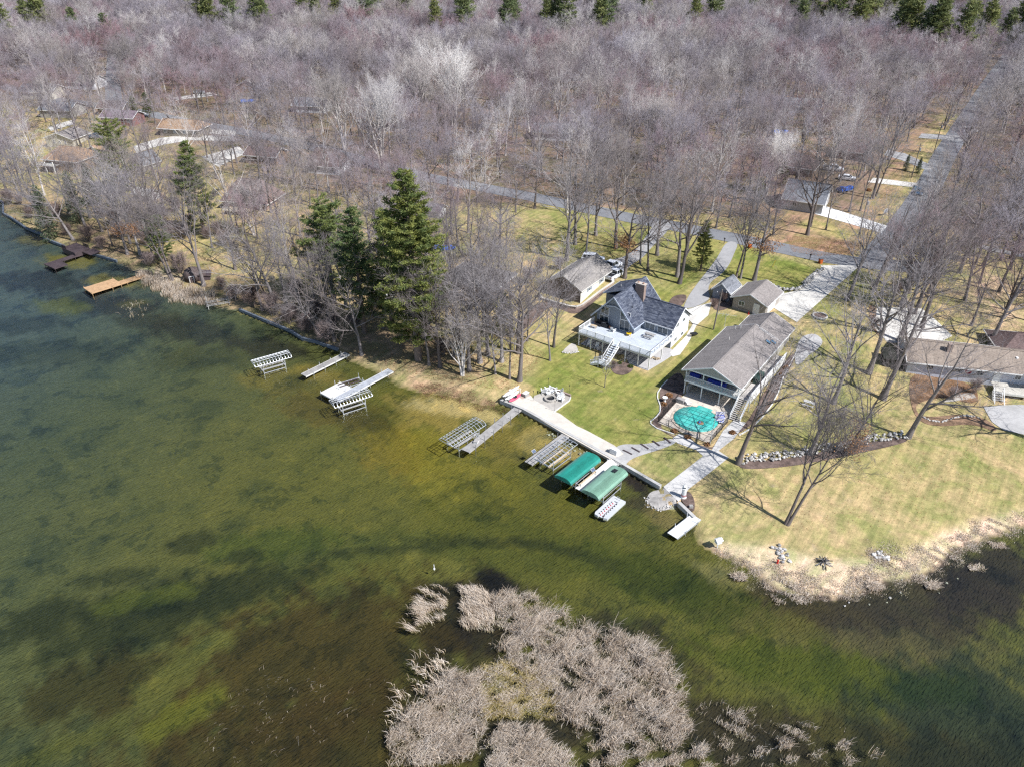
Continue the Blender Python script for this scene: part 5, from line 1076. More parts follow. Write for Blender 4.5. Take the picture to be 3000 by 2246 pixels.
# ------------------------------------------------------------------ stone walls
def boulder(seed):
    r = random.Random(seed); bm = bmesh.new(); bmesh.ops.create_icosphere(bm, subdivisions=1, radius=.5)
    sx, sy, sz = r.uniform(.8,1.2), r.uniform(.65,1), r.uniform(.5,.8)
    for v in bm.verts: v.co = Vector((v.co.x*sx, v.co.y*sy, v.co.z*sz))*r.uniform(.82,1.15)
    me = bpy.data.meshes.new("stone"); bm.to_mesh(me); bm.free(); return me
BLD = []
for i in range(6):
    me = boulder(i); me.materials.append(stone_m if i % 2 else palestone); BLD.append(me)
def rocks(name, label, line, n, width, s0, s1, cat="stone wall", lift_=.12, seed=1):
    r = random.Random(seed); P = [GT(*p) for p in line]; t = thing(name, label, cat, P[0]); seg = [math.hypot(b_[0]-a[0], b_[1]-a[1]) for a, b_ in zip(P[:-1], P[1:])]; T = sum(seg)
    for i in range(n):
        d = T*(i+r.random())/n; j = 0
        while j < len(seg)-1 and d > seg[j]: d -= seg[j]; j += 1
        a, b_ = P[j], P[j+1]; f_ = min(1, d/seg[j]); off = r.uniform(-width/2, width/2); nx, ny = -(b_[1]-a[1])/seg[j], (b_[0]-a[0])/seg[j]
        x, y = a[0]+(b_[0]-a[0])*f_+nx*off, a[1]+(b_[1]-a[1])*f_+ny*off; s = r.uniform(s0, s1)
        link("stone", BLD[r.randrange(6)], t, (x-P[0][0], y-P[0][1], hz(x,y)-P[0][2]+s*lift_+r.uniform(0,.12)), (r.uniform(-.3,.3), r.uniform(-.3,.3), r.uniform(0,6.28)), (s,s,s))
    return t
rocks("stone_wall", "curved fieldstone wall edging the lawn above the concrete driveway", [(2252,832),(2275,845),(2300,852),(2325,852),(2345,845),(2380,815),(2408,788)], 170, 1.0, .35, .7, lift_=.5, seed=3)
rocks("stone_wall", "grey fieldstone terrace wall running across the lawn", [(2165,1352),(2200,1342),(2260,1340),(2330,1330),(2400,1315),(2480,1308),(2560,1285),(2650,1275)], 270, 1.7, .28, .62, lift_=.4, seed=4)
rocks("rock_pile", "pile of grey rocks with a red flag on the dry point", [(2275,1598),(2290,1620),(2300,1648)], 34, 1.4, .25, .6, "rock pile", seed=5)
rocks("rock_pile", "pile of pale boulders at the edge of the dry point", [(2565,1618),(2580,1630),(2590,1642)], 22, 1.3, .3, .7, "rock pile", seed=6)
rocks("stone_border", "row of white stones edging the leafy bank", [(2705,1222),(2725,1232),(2760,1236),(2800,1222),(2830,1218),(2870,1224)], 30, .2, .3, .5, "stone border", seed=7)
rocks("stone_border", "white stones round the little rock garden", [(1646,1032),(1655,1036),(1672,1035),(1694,1032)], 22, .3, .25, .4, "stone border", seed=8)
rocks("shore_stones", "pale stones washed along the foot of the seawall", [(1605,1262),(1640,1285),(1700,1320),(1760,1345),(1800,1368)], 60, 1.4, .2, .5, "stones", .05, seed=9)
rocks("shore_stones", "pebbles along the edge of the gravel ramp", [(1895,1455),(1898,1480),(1930,1495),(1975,1484)], 60, .8, .12, .3, "stones", .2, seed=12)
rocks("shore_stones", "scattered stones in the shallows off the point", [(2450,1775),(2560,1745),(2690,1730),(2800,1640)], 12, 4, .2, .4, "stones", .05, seed=10)
bf = thing("bonfire", "heap of driftwood ready to burn on the dry point", "bonfire", GT(2412,1648))
for i in range(22): a = RND.uniform(0,6.28); r_ = RND.uniform(.3,1.3); MB().tube((r_*math.cos(a),r_*math.sin(a),.05),(-.5*math.cos(a+RND.uniform(-.6,.6)),-.5*math.sin(a),RND.uniform(.3,.8)),.05,.03,6).build("branch", greywood if i % 2 else dark_metal, bf)
# ------------------------------------------------------------------ vehicles
def car(label, loc, rz, paint, kind="suv", name=None, cat=None):
    L, W, hgt = {"suv": (4.85,1.9,1.75), "pickup": (5.6,1.95,1.85), "sedan": (4.6,1.8,1.45)}[kind]
    t = thing(name or {"suv":"suv","pickup":"pickup_truck","sedan":"parked_car"}[kind], label, cat or {"suv":"suv","pickup":"pickup","sedan":"car"}[kind], loc, rz); x = L/2
    body = [(-x,.42),(-x,.95),(-x+.1,1.02),(x-1.15,1.02),(x-.25,.92),(x,.75),(x,.42),(x-.3,.3),(-x+.3,.3)]
    def ext(prof, w0, w1, b):
        n = len(prof); b.v += [(p[0], -w0, p[1]) for p in prof]+[(p[0], w0, p[1]) for p in prof]; b.f += [tuple(range(n)), tuple(range(2*n-1, n-1, -1))]+[(i, n+i, n+(i+1) % n, (i+1) % n) for i in range(n)]; return b
    bo = ext(body, W/2, W/2, MB()).build("body", paint, t); bv = bo.modifiers.new("soft", 'BEVEL'); bv.width = .09; bv.segments = 2
    if kind == "suv": cab = [(-x+.12,1.0),(-x+.35,1.62),(-x+.7,1.7),(.55,1.7),(1.25,1.02)]
    elif kind == "pickup": cab = [(-.75,1.0),(-.62,1.62),(-.45,1.74),(.75,1.74),(1.5,1.02)]
    else: cab = [(-x+.55,1.0),(-x+1.2,1.38),(-.1,1.45),(.45,1.42),(1.25,1.02)]
    def taper(prof, k0, k1, grow_=0):
        b = MB(); n = len(prof); zs = [p[1] for p in prof]; z0, z1 = min(zs), max(zs)
        for sg in (-1,1): b.v += [(p[0], sg*(k0+(k1-k0)*(p[1]-z0)/(z1-z0)), p[1]) for p in prof]
        b.f += [tuple(range(n)), tuple(range(2*n-1, n-1, -1))]+[(i, n+i, n+(i+1) % n, (i+1) % n) for i in range(n)]; return b
    taper(cab, W/2-.06, W/2-.22).build("windows", carglass, t)
    top = [p for p in cab if p[1] > 1.35]; x0, x1 = min(p[0] for p in top)+.02, max(p[0] for p in top)-.02; zt = max(p[1] for p in cab)
    ro_ = MB().box(x0,-W/2+.21,zt-.06,x1,W/2-.21,zt+.03).build("roof", paint, t)
    for sg in (-1,1):
        pl = MB(); z0, z1 = 1.0, zt; y = lambda z: sg*(W/2-.05+(-.16)*(z-z0)/(z1-z0))
        for a, b_ in zip(cab[:-1], cab[1:]): pl.bar((a[0],y(a[1]),a[1]),(b_[0],y(b_[1]),b_[1]),.07,.07)
        for xm in ((x0+x1)/2,) if kind != "suv" else ((x0*2+x1)/3,(x0+2*x1)/3): pl.bar((xm,sg*(W/2-.06),1.0),(xm,sg*(W/2-.21),zt),.07,.06)
        pl.build("pillar_frame", paint, t)
    if kind == "pickup": MB().box(-x+.15,-W/2+.15,1.021,-.85,W/2-.15,1.03).build("bed", dark_metal, t); MB().box(-x+.05,-W/2+.01,1.02,-.8,-W/2+.14,1.12).box(-x+.05,W/2-.14,1.02,-.8,W/2-.01,1.12).box(-x+.03,-W/2+.14,1.02,-x+.13,W/2-.14,1.12).build("bed_side", paint, t)
    tm_ = MB().lathe([(.2,-.11),(.34,-.1),(.36,0),(.34,.1),(.2,.11)], 16).mesh("tyre", tyre_m); rm_ = MB().lathe([(.02,-.115),(.2,-.112),(.2,.112),(.02,.115)], 12).mesh("rim", alu)
    for sx in (-1,1):
        for sy in (-1,1):
            w_ = link("wheel", tm_, t, (sx*L*.31, sy*(W/2-.1), .36), (math.pi/2,0,0)); link("rim", rm_, w_)
    for sy in (-1,1):
        MB().box(x-.08,sy*W*.36-.2,.68,x+.02,sy*W*.36+.2,.82).build("headlight", M("lamp_lens", (.75,.77,.8), .15), t); MB().box(-x-.02,sy*W*.4-.12,.72,-x+.06,sy*W*.4+.12,.95).build("taillight", M("tail_lens", (.35,.02,.02), .25), t)
        MB().box(.95,sy*(W/2+.09)-.08,1.0,1.1,sy*(W/2+.09)+.08,1.15).build("mirror", paint, t)
    return t
wpaint = M("white_car_paint", (.76,.78,.82), .22, .03, spec=.6); bpaint = M("dark_blue_car_paint", (.02,.07,.14), .2, .05, spec=.7); gpaint = M("grey_car_paint", (.3,.31,.33), .25, .05, spec=.6)
car("white suv parked behind the cream garage, farthest from the lake", GT(1737,766), math.radians(-15), wpaint, "suv")
car("white pickup truck parked beside the white suv", GT(1790,788), math.radians(48), wpaint, "pickup"); car("white pickup truck parked against the corner of the cream garage", GT(1802,812), math.radians(50), wpaint, "pickup")
car("dark blue car driving on the side road", GT(2693,570), math.radians(-122), bpaint, "sedan"); car("dark blue car parked by the cream gabled house", GT(285,404), math.radians(10), bpaint, "sedan")
car("white truck under the bare trees by the grey roofed house", GT(2440,500), math.radians(-20), wpaint, "pickup"); car("white car on the narrow pale driveway", GT(2480,528), math.radians(-25), wpaint, "sedan")
car("grey car on the far village driveway", GT(585,275), math.radians(5), gpaint, "sedan"); car("white van parked beside the straight village road", GT(285,165), math.radians(0), wpaint, "suv"); car("white camper on the drive near the far side road", GT(2838,388), math.radians(0), wpaint, "suv")
def covered_boat(label, p, rz):
    t = thing("covered_boat", label, "boat", GT(*p), rz); b = MB(); n = 12; pr_ = [(-1.1,0),(-1.05,.5),(-.4,1.0),(.4,1.0),(1.05,.5),(1.1,0)]; 
    for i in range(n+1):
        tt = i/n; s = 1-max(0,tt-.55)**2*4.2; b.v += [(-2.8+5.6*tt, y*max(.06,s), .5+z*(.8+.2*math.sin(tt*9))*max(.4,s)) for y, z in pr_]
    m_ = len(pr_)
    for i in range(n):
        for k in range(m_-1): b.f.append((i*m_+k,(i+1)*m_+k,(i+1)*m_+k+1,i*m_+k+1))
    b.f += [tuple(range(m_)), tuple(n*m_+k for k in range(m_))[::-1]]; b.build("cover", M("bright_blue_tarp", (.03,.13,.55), .45), t); MB().box(-2.6,-.9,.1,2.0,.9,.5).build("trailer", alu, t)
    for sg in (-1,1): MB().lathe([(.1,-.1),(.3,-.1),(.3,.1),(.1,.1)], 12).build("wheel", tyre_m, t, (-.8,sg*1.0,.3), (math.pi/2,0,0))
covered_boat("boat under a bright blue tarp among the bare trees behind the great pine", (1298,735), .1); covered_boat("boat under a bright blue tarp in the upper village", (728,302), .3); covered_boat("boat under a blue tarp deep in the right hand woods", (2285,392), .2); covered_boat("boat under a blue tarp beside the leafy drive of the grey house", (2478,560), .5)
# ------------------------------------------------------------------ street furniture
org = M("orange_bin_plastic", (.52,.12,.03), .5)
def bin_(label, p, m_, g=None):
    t = thing("wheelie_bin", label, "bin", GT(*p), .3, g); MB().prism([(-.28,0),(.28,0),(.36,1.05),(-.36,1.05)], -.33, .33).build("body", m_, t, rot=(math.pi/2,0,0)); MB().box(-.4,-.38,1.05,.4,.38,1.13).build("lid", M("grey_lid", (.16,.17,.19)), t)
    for sg in (-1,1): MB().lathe([(.02,-.05),(.13,-.05),(.13,.05),(.02,.05)], 10).build("wheel", tyre_m, t, (sg*.25,.34,.13), (0,math.pi/2,0))
bin_("orange wheelie bin at the mouth of the concrete driveway", (2403,772), org); bin_("orange wheelie bin at the mouth of the asphalt driveway", (2196,727), org); bin_("blue wheelie bin beside the dark blue car", (2679,556), M("blue_bin_plastic", (.03,.16,.3), .5))
def pole(label, p, h, arm=True, lean=0.0):
    q = GT(*p); t = thing("utility_pole", label, "pole", q); t.rotation_euler = (0, lean, 0); MB().tube((0,0,-.3),(0,0,h),.14,.1,10).build("shaft", M("pole_timber", (.20,.175,.16), .9, .3), t)
    if arm: MB().box(-.9,-.06,h-.7,.9,.06,h-.58).build("crossarm", M("pole_timber", (.2,.175,.16)), t); MB().tube((.3,0,h-2.0),(.3,0,h-1.2),.2,.2,10).build("transformer", alu, t)
    for x in (-.8,0,.8): MB().lathe([(.05,h-.58),(.06,h-.5),(.03,h-.42)], 8, (x,0)).build("insulator", white, t)
    return q, h
pp = [pole("utility pole with transformer at the road corner", (2515,694), 9.5), pole("utility pole half way up the side road", (2670,522), 9.5), pole("farthest utility pole on the side road", (2735,450), 9.5)]
pq = pole("utility pole with wires between the two lake houses", (2090,966), 8.0, False, .06)
wm_ = M("wire", (.05,.05,.05))
def wire(label, a, b_, sag=.8):
    a = Vector(a); b_ = Vector(b_); pts = [a.lerp(b_, i/12)-Vector((0,0,sag*4*(i/12)*(1-i/12))) for i in range(13)]; tag(MB().path(pts, .025, 5).build("power_line", wm_), label, "wire")
wire("power line between the corner pole and the middle pole", (pp[0][0][0],pp[0][0][1],pp[0][0][2]+9.4), (pp[1][0][0],pp[1][0][1],pp[1][0][2]+9.4)); wire("power line between the middle pole and the farthest pole", (pp[1][0][0],pp[1][0][1],pp[1][0][2]+9.4), (pp[2][0][0],pp[2][0][1],pp[2][0][2]+9.4))
e_ = local(hA, -.6, 12.6, 6.0); top_ = (pq[0][0]+.48,pq[0][1],pq[0][2]+7.8); wire("service wire from the yard pole to the blue-grey house", top_, e_, .5); e_ = local(gE, 3.0, 2.0, 3.4); wire("service wire from the yard pole to the grey shed", top_, e_, .3)
yel = M("yellow_marker", (.75,.55,.05))
for i, (p, lx) in enumerate((((2430,727),0),((2508,712),.5),((2263,783),.4),((2040,722),.6),((2052,726),.6))):
    t = thing("guy_marker", ["short yellow marker post in the leaf litter","leaning yellow guy wire sleeve by the corner pole","yellow guy wire sleeve on the small green lawn","left yellow guy wire sleeve by the asphalt drive","right yellow guy wire sleeve by the asphalt drive"][i], "marker", GT(*p)); MB().tube((0,0,0),(lx,0,1.6 if i else .9),.05,.05,6).build("sleeve", yel, t)
for p, l in (((2372,762),"dark mailbox post beside the concrete driveway"),((2121,714),"dark mailbox post beside the asphalt driveway"),((2692,540),"dark mailbox on the side road verge")):
    t = thing("mailbox", l, "mailbox", GT(*p), .3); MB().box(-.06,-.06,0,.06,.06,1.1).build("post", darkwood, t); MB().prism([(-.1,0),(.1,0),(.1,.14),(.05,.2),(-.05,.2),(-.1,.14)], -.25, .25).build("box", dark_metal, t, (0,0,1.1), (math.pi/2,0,0))
sgn = thing("yard_sign", "white framed sign board at the corner lot", "sign", GT(2592,633), .6)
MB().box(-.75,-.04,0,-.65,.04,1.7).build("post", white, sgn); MB().box(.65,-.04,0,.75,.04,1.7).build("post", white, sgn); MB().box(-.64,-.03,.8,.64,.03,1.6).build("board", M("grey_sign_board", (.33,.35,.42)), sgn); MB().box(-.75,-.05,1.7,.75,.05,1.78).build("top_rail", white, sgn)
t = thing("hydrant", "little red hydrant shaped ornament by the rock pile", "ornament", GT(2277,1649)); MB().lathe([(.16,0),(.14,.1),(.11,.12),(.11,.45),(.14,.47),(.08,.6),(.01,.63)], 10).build("body", M("red_paint", (.5,.03,.02)), t)
t = thing("gas_can", "yellow plastic toy tractor by the tan garage", "toy", GT(2268,893)); MB().box(-.3,-.2,.25,.3,.2,.5).build("body", ym, t); MB().box(-.3,-.18,.5,0,.18,.85).build("cab", ym, t)
for x in (-.2,.2):
    for y in (-.2,.2): MB().lathe([(.02,-.04),(.18,-.04),(.18,.04),(.02,.04)], 10).build("wheel", tyre_m, t, (x,y,.18), (math.pi/2,0,0))
t = thing("traffic_cone", "red cone by the tan garage door", "cone", GT(2193,921)); MB().lathe([(.22,0),(.22,.04),(.15,.05),(.03,.75),(.01,.76)], 10).build("cone", M("red_paint", (.5,.03,.02)), t)
t = thing("wheelbarrow", "dark wheelbarrow by the concrete apron", "wheelbarrow", GT(2031,985), .4); MB().prism([(-.5,.35),(.5,.3),(.65,.6),(-.65,.65)], -.35, .35).build("tray", dark_metal, t, rot=(math.pi/2,0,0)); MB().lathe([(.02,-.05),(.22,-.05),(.22,.05),(.02,.05)], 10).build("wheel", tyre_m, t, (.75,0,.22), (math.pi/2,0,0)); MB().path([(.7,.2,.25),(-1.1,.3,.6)], .03).path([(.7,-.2,.25),(-1.1,-.3,.6)], .03).build("handles", palewood, t)
# ------------------------------------------------------------------ trees
def bark(name, col, var=.3, red=0.0, pale=0.0):
    m, nt, N, L, b = newmat(name); v = coord(nt, "Object")
    n1 = noise_out(nt, 2.0, 4, mapping(nt, v, (1,1,.25))); oi = N.new("ShaderNodeObjectInfo")
    o = mix_rgb(nt, 1, col, ramp(nt, n1, [(.3, g3(1-var)), (.7, g3(1+var*.7))]), 'MULTIPLY')
    o = mix_rgb(nt, 1, o, ramp(nt, oi.outputs["Random"], [(0, (.55,.52,.51)), (.3, (.88,.80,.76)), (.55, (1.0,.98,1.0)), (.8, (1.2,1.15,1.12)), (1, (1.5,1.48,1.47))]), 'MULTIPLY')
    if red:                                                      # patches of budding red maples in the wood
        ln = noise_out(nt, .022, 3, oi.outputs["Location"], .6); o = mix_rgb(nt, ramp(nt, ln, [(.50, g3(0)), (.64, g3(red))]), o, (.31,.175,.185))
        l2 = noise_out(nt, .03, 2, mapping(nt, oi.outputs["Location"], (1,1,1), (0,0,1))); o = mix_rgb(nt, ramp(nt, l2, [(.58, g3(0)), (.72, g3(.55))]), o, (.42,.39,.35))
    L.new(o, b.inputs["Base Color"]); b.inputs["Roughness"].default_value = .9; b.inputs["Specular IOR Level"].default_value = .15; return m
bark_g = bark("grey_bark", (.165,.152,.15)); bark_y = bark("yard_bark", (.20,.185,.18)); bark_w = bark("white_bark", (.46,.44,.42), .2); twig_g = bark("grey_twigs", (.275,.258,.285), .15, .72); twig_w = bark("pale_twigs", (.41,.39,.38), .1); twig_near = bark("near_twigs", (.245,.23,.235), .15)
twig_red = bark("maple_twigs", (.30,.19,.19), .15)
class Tubes:
    def __init__(s): s.V = []; s.F = []; s.n = 0
    def add(s, pts, rad, k):
        pts = np.array(pts); rad = np.array(rad); m = len(pts)
        d = np.gradient(pts, axis=0); d /= np.linalg.norm(d, axis=1)[:, None]+1e-9
        ref = np.array((0,0,1.0)) if abs(d[0][2]) < .9 else np.array((1.0,0,0))
        a = np.cross(d, ref); a /= np.linalg.norm(a, axis=1)[:, None]+1e-9; b = np.cross(d, a)
        t = 2*np.pi*np.arange(k)/k
        ring = pts[:,None,:]+rad[:,None,None]*(a[:,None,:]*np.cos(t)[None,:,None]+b[:,None,:]*np.sin(t)[None,:,None])
        s.V.append(ring.reshape(-1,3)); i, j = np.meshgrid(np.arange(m-1), np.arange(k), indexing='ij'); j2 = (j+1) % k
        s.F.append((np.stack([i*k+j, i*k+j2, (i+1)*k+j2, (i+1)*k+j], -1).reshape(-1,4)+s.n)); s.n += m*k
    def mesh(s, name, mat): return np_mesh(name, np.vstack(s.V), np.vstack(s.F), [mat], True)
def gen_tree(seed, h=18.0, r0=.26, spread=.55, limbs=9, clear=.32, dens=1.0, forks=1, up=.35, lv=4, twl=1.3, twr=.011):
    r = random.Random(seed); T = Tubes(); C = Tubes(); tw = []
    def perp(d):
        a = Vector((r.gauss(0,1), r.gauss(0,1), r.gauss(0,1))); a -= d*a.dot(d); return a.normalized()
    def walk(p, d, L, n, wob, tro):
        pts = [p.copy()]; dirs = [d.copy()]
        for i in range(n):
            d = (d+perp(d)*r.uniform(0, wob)+Vector((0,0,tro))).normalized(); p = p+d*(L/n); pts.append(p.copy()); dirs.append(d.copy())
        return pts, dirs
    def rec(p, d, L, rad, lev):
        if lev >= lv:
            q = p+(d+perp(d)*.25).normalized()*L*.5; e = q+(d+Vector((0,0,.25))+perp(d)*.3).normalized()*L*.5; tw.append((p,q,e,rad)); return
        n = (7,5,4,3)[min(lev,3)]; pts, dirs = walk(p, d, L, n, (.06,.22,.3,.35)[min(lev,3)], (.0,.06*up*2,.05*up*2,.05)[min(lev,3)])
        tip = (.35 if lev == 0 else .25); rads = [rad*(1-(1-tip)*i/n) for i in range(n+1)]
        if lev == 0: rads[0] *= 1.45
        (T if lev <= 1 else C).add([tuple(q) for q in pts], rads, (9,6,4,3)[min(lev,3)])
        cnt = max(2, int((limbs, 7, 7, 6)[min(lev,3)]*(1 if lev == 0 else dens)+r.random())); t0 = (clear,.25,.2,.15)[min(lev,3)]
        for i in range(cnt):
            t = t0+(1-t0)*((i+r.random())/cnt); k = min(n-1, int(t*n)); f_ = t*n-k; q = pts[k].lerp(pts[k+1], f_); dd = dirs[k]
            a = perp(dd); sp = (spread if lev == 0 else .75)*r.uniform(.7,1.35); nd = (dd*math.cos(sp)+a*math.sin(sp)); nd = (nd+Vector((0,0,up*.35))).normalized()
            LL = L*((.50,.52,.50,.5)[min(lev,3)])*(1.15-.55*t)*r.uniform(.75,1.25)
            if lev == 0: LL = h*.43*(1.2-.45*t)*r.uniform(.8,1.2)
            if lev+1 >= lv: LL = twl*r.uniform(.6,1.2)
            rec(q, nd, LL, max(rads[k]*((.58,.52,.5,.55)[min(lev,3)]), twr), lev+1)
        if lev < lv-1:                                          # leader continues
            rec(pts[-1], dirs[-1], L*.45, rads[-1], lev+1)
    if forks == 1: rec(Vector((0,0,-.2)), Vector((r.uniform(-.03,.03),r.uniform(-.03,.03),1)).normalized(), h*.62, r0, 0)
    else:
        for i in range(forks):
            a = 6.28*i/forks+r.random(); rec(Vector((.12*math.cos(a),.12*math.sin(a),-.2)), Vector(((.08 if forks == 2 else .16)*math.cos(a),(.08 if forks == 2 else .16)*math.sin(a),1)).normalized(), h*.6*r.uniform(.85,1.05), r0*.8, 0)
    P = np.array([[tuple(a),tuple(b),tuple(c)] for a,b,c,_ in tw]); n = len(P); R_ = np.array([max(x[3],twr) for x in tw])
    d = P[:,2]-P[:,0]; d /= np.linalg.norm(d,axis=1)[:,None]+1e-9; ref = np.random.default_rng(seed).normal(size=(n,3)); a = np.cross(d,ref); a /= np.linalg.norm(a,axis=1)[:,None]; b = np.cross(d,a)
    V = []
    for s_, rr in ((0,1.0),(1,.8)):
        for k in range(3): t = 2*math.pi*k/3; V.append(P[:,s_]+(a*math.cos(t)+b*math.sin(t))*(R_*rr)[:,None])
    V.append(P[:,2]); V = np.stack(V,1).reshape(-1,3); base = (np.arange(n)*7)[:,None]
    q = np.concatenate([base+np.array([[0,1,4],[0,4,3],[1,2,5],[1,5,4],[2,0,3],[2,3,5]])[i][None,:] for i in range(6)]+[base+np.array(x)[None,:] for x in ((3,4,6),(4,5,6),(5,3,6))])
    # crown = branches (quads as tris) + twigs
    cv = np.vstack(C.V) if C.V else np.zeros((0,3)); cf = np.vstack(C.F) if C.F else np.zeros((0,4), int)
    tri = np.vstack([cf[:,[0,1,2]], cf[:,[0,2,3]]]) if len(cf) else np.zeros((0,3), int)
    return (np.vstack(T.V), np.vstack(T.F)), (np.vstack([cv, V]), np.vstack([tri, q+len(cv)]))
PROTO = {}
def proto(key, tm, cm, **k):
    (tv, tf), (cv, cf) = gen_tree(**k); PROTO[key] = (np_mesh("trunk", tv, tf, [tm], True), np_mesh("crown", cv, cf, [cm], True), (tv, tf, cv, cf))
proto("oak1", bark_y, twig_near, seed=1, h=22, r0=.41, spread=.9, limbs=8, clear=.38, dens=.62, up=.22, twl=1.6, twr=.015)
proto("oak2", bark_y, twig_near, seed=2, h=23, r0=.41, spread=.8, limbs=9, clear=.38, dens=.62, up=.28, twl=1.6, twr=.015)
proto("oak3", bark_y, twig_near, seed=3, h=21, r0=.41, spread=1.0, limbs=8, clear=.4, dens=.64, up=.2, twl=1.6, twr=.015)
proto("twin", bark_y, twig_near, seed=4, h=20, r0=.28, spread=.6, limbs=6, clear=.5, dens=.72, forks=2, twr=.014)
proto("multi", bark_g, twig_near, seed=5, h=14, r0=.16, spread=.55, limbs=6, clear=.3, dens=.52, forks=3)
proto("slim", bark_y, twig_near, seed=6, h=18, r0=.21, spread=.6, limbs=9, clear=.42, dens=.66, up=.4, twr=.013)
proto("silver", bark_w, bark("silver_twigs", (.54,.52,.50), .1), seed=7, h=22, r0=.42, spread=.6, limbs=7, clear=.25, dens=.76, forks=3, up=.5, twr=.014)
proto("small", bark_g, twig_near, seed=8, h=6.5, r0=.08, spread=.5, limbs=8, clear=.3, dens=.75, lv=3, twl=.6, up=.5, twr=.008)
proto("brush", bark_g, bark("brush_twigs", (.23,.185,.175), .15), seed=9, h=3.2, r0=.05, spread=.7, limbs=8, clear=.05, dens=.9, forks=5, lv=3, twl=.6, up=.6, twr=.008)
proto("wood1", bark_g, twig_g, seed=21, h=16, r0=.27, spread=0.85, limbs=8, clear=.40, dens=.63, up=.24, twl=1.5, twr=.014)
proto("wood2", bark_g, twig_g, seed=22, h=17.5, r0=.27, spread=0.75, limbs=8, clear=.40, dens=.63, up=.24, twl=1.5, twr=.014)
proto("wood3", bark_g, twig_g, seed=23, h=14.5, r0=.27, spread=0.95, limbs=8, clear=.40, dens=.63, up=.24, twl=1.5, twr=.014)
proto("wood4", bark_w, twig_w, seed=24, h=18, r0=.27, spread=0.65, limbs=8, clear=.40, dens=.63, up=.24, twl=1.5, twr=.014)
# fewer, thicker twigs for the far wood
for i, (k, tm, cm) in enumerate((("far1",bark_g,twig_g),("far2",bark_g,twig_g),("far3",bark_g,twig_g),("far4",bark_w,twig_w))):
    proto(k, tm, cm, seed=31+i, h=15+i, r0=.27, spread=.9-.05*i, limbs=9, clear=.35, dens=.66, up=.22, twl=1.9, twr=.024)
leaf_m = M("dead_oak_leaves", (.36,.19,.09), .8, .3, 3)
def leaf_mesh(n, R_, zc, seed, s=.16):
    g = np.random.default_rng(seed); c = g.normal(size=(n,3)); c /= np.linalg.norm(c,axis=1)[:,None]; c *= (g.random(n)**.4)[:,None]*np.array(R_)[None,:]; c[:,2] += zc
    cl = g.normal(size=(max(4,n//40),3))*np.array(R_)*.5; cl[:,2] += zc; idx = g.integers(0,len(cl),n); c = cl[idx]+g.normal(size=(n,3))*.45
    a = g.normal(size=(n,3)); a /= np.linalg.norm(a,axis=1)[:,None]; b = np.cross(a, g.normal(size=(n,3))); b /= np.linalg.norm(b,axis=1)[:,None]
    V = np.stack([c-a*s, c+b*s*.6, c+a*s, c-b*s*.6],1).reshape(-1,3); return np_mesh("dead_leaves", V, np.arange(4*n).reshape(-1,4), [leaf_m])
LEAF1 = leaf_mesh(900, (2.4,2.4,1.6), 7.5, 5); LEAF2 = leaf_mesh(1200, (1.6,1.6,2.2), 3.0, 6)
def tree(key, p, label, s=1.0, lean=(0,0), rz=None, leaves=None, group="bare trees", world=None, cat="tree", name="bare_tree"):
    q = world if world else GT(*p); t = thing(name, label, cat, (q[0], q[1], q[2]-.05), 0, group); rz = RND.uniform(0,6.28) if rz is None else rz
    t.rotation_euler = (math.radians(-lean[1]), math.radians(lean[0]), rz) if (lean[0] or lean[1]) else (0,0,rz); t.scale = (s,s,s)
    if lean[0] or lean[1]:
        t.rotation_mode = 'QUATERNION'; t.rotation_quaternion = Euler((math.radians(-lean[1]), math.radians(lean[0]), 0)).to_quaternion() @ Euler((0,0,rz)).to_quaternion()
    link("trunk", PROTO[key][0], t); link("crown", PROTO[key][1], t)
    if leaves: link("dead_leaves", leaves, t)
    return t
LM = [(GT(*p), n) for p, n in (((2350,560),"grey roofed house"),((2690,520),"middle utility pole"),((2515,694),"corner utility pole"),((2735,450),"farthest utility pole"),((2310,500),"brown roofed wood house"),((2480,460),"dark brown roofed house"),((2800,1000),"tan ranch house"),((2830,760),"green roadside cedar"),((2930,740),"pale woodland path"),((2985,345),"large roadside pine"),((1265,630),"white woodland shed"),((1300,735),"blue tarp boat"),((1350,830),"brown deck house"),((1750,760),"parked white suv"),((1600,800),"cream garage"),((960,500),"dark brown house with garage doors"),((700,580),"dormer house"),((220,470),"cedar roofed house"),((190,420),"cream stucco house"),((360,360),"maroon house"),((530,385),"low tan house"),((630,235),"far grey roofed house"),((1120,500),"huge white tree"),((1330,375),"broad white tree"),((1905,470),"pale woods edge tree"),((2245,570),"white barked tree"),((2130,706),"asphalt drive mouth"),((1880,640),"dark drive mouth"),((1600,590),"lakeside road bend"),((740,470),"low brown house"),((330,250),"straight village road"),((2895,420),"side road top"),((1560,410),"hidden pale house"),((240,330),"brown cottage"),((1150,972),"great pine"),((2080,560),"middle woods"),((1750,480),"middle forest floor"),((568,818),"domed hut"),((360,826),"cedar dock"),((225,736),"dark shore deck"),((790,1050),"shaded bare lift"),((640,892),"hauled out cradle"),((395,590),"white roofed boathouse"),((235,650),"blue spruce"),((2925,1065),"brown outbuilding"),((2402,928),"round stone planter"),((2660,950),"ranch house apron"),((1502,1163),"kayak rack"),((955,1065),"narrow shaded dock"),((1699,890),"garage retaining wall"),((980,890),"broad pale pine"),((60,660),"far left seawall"))]
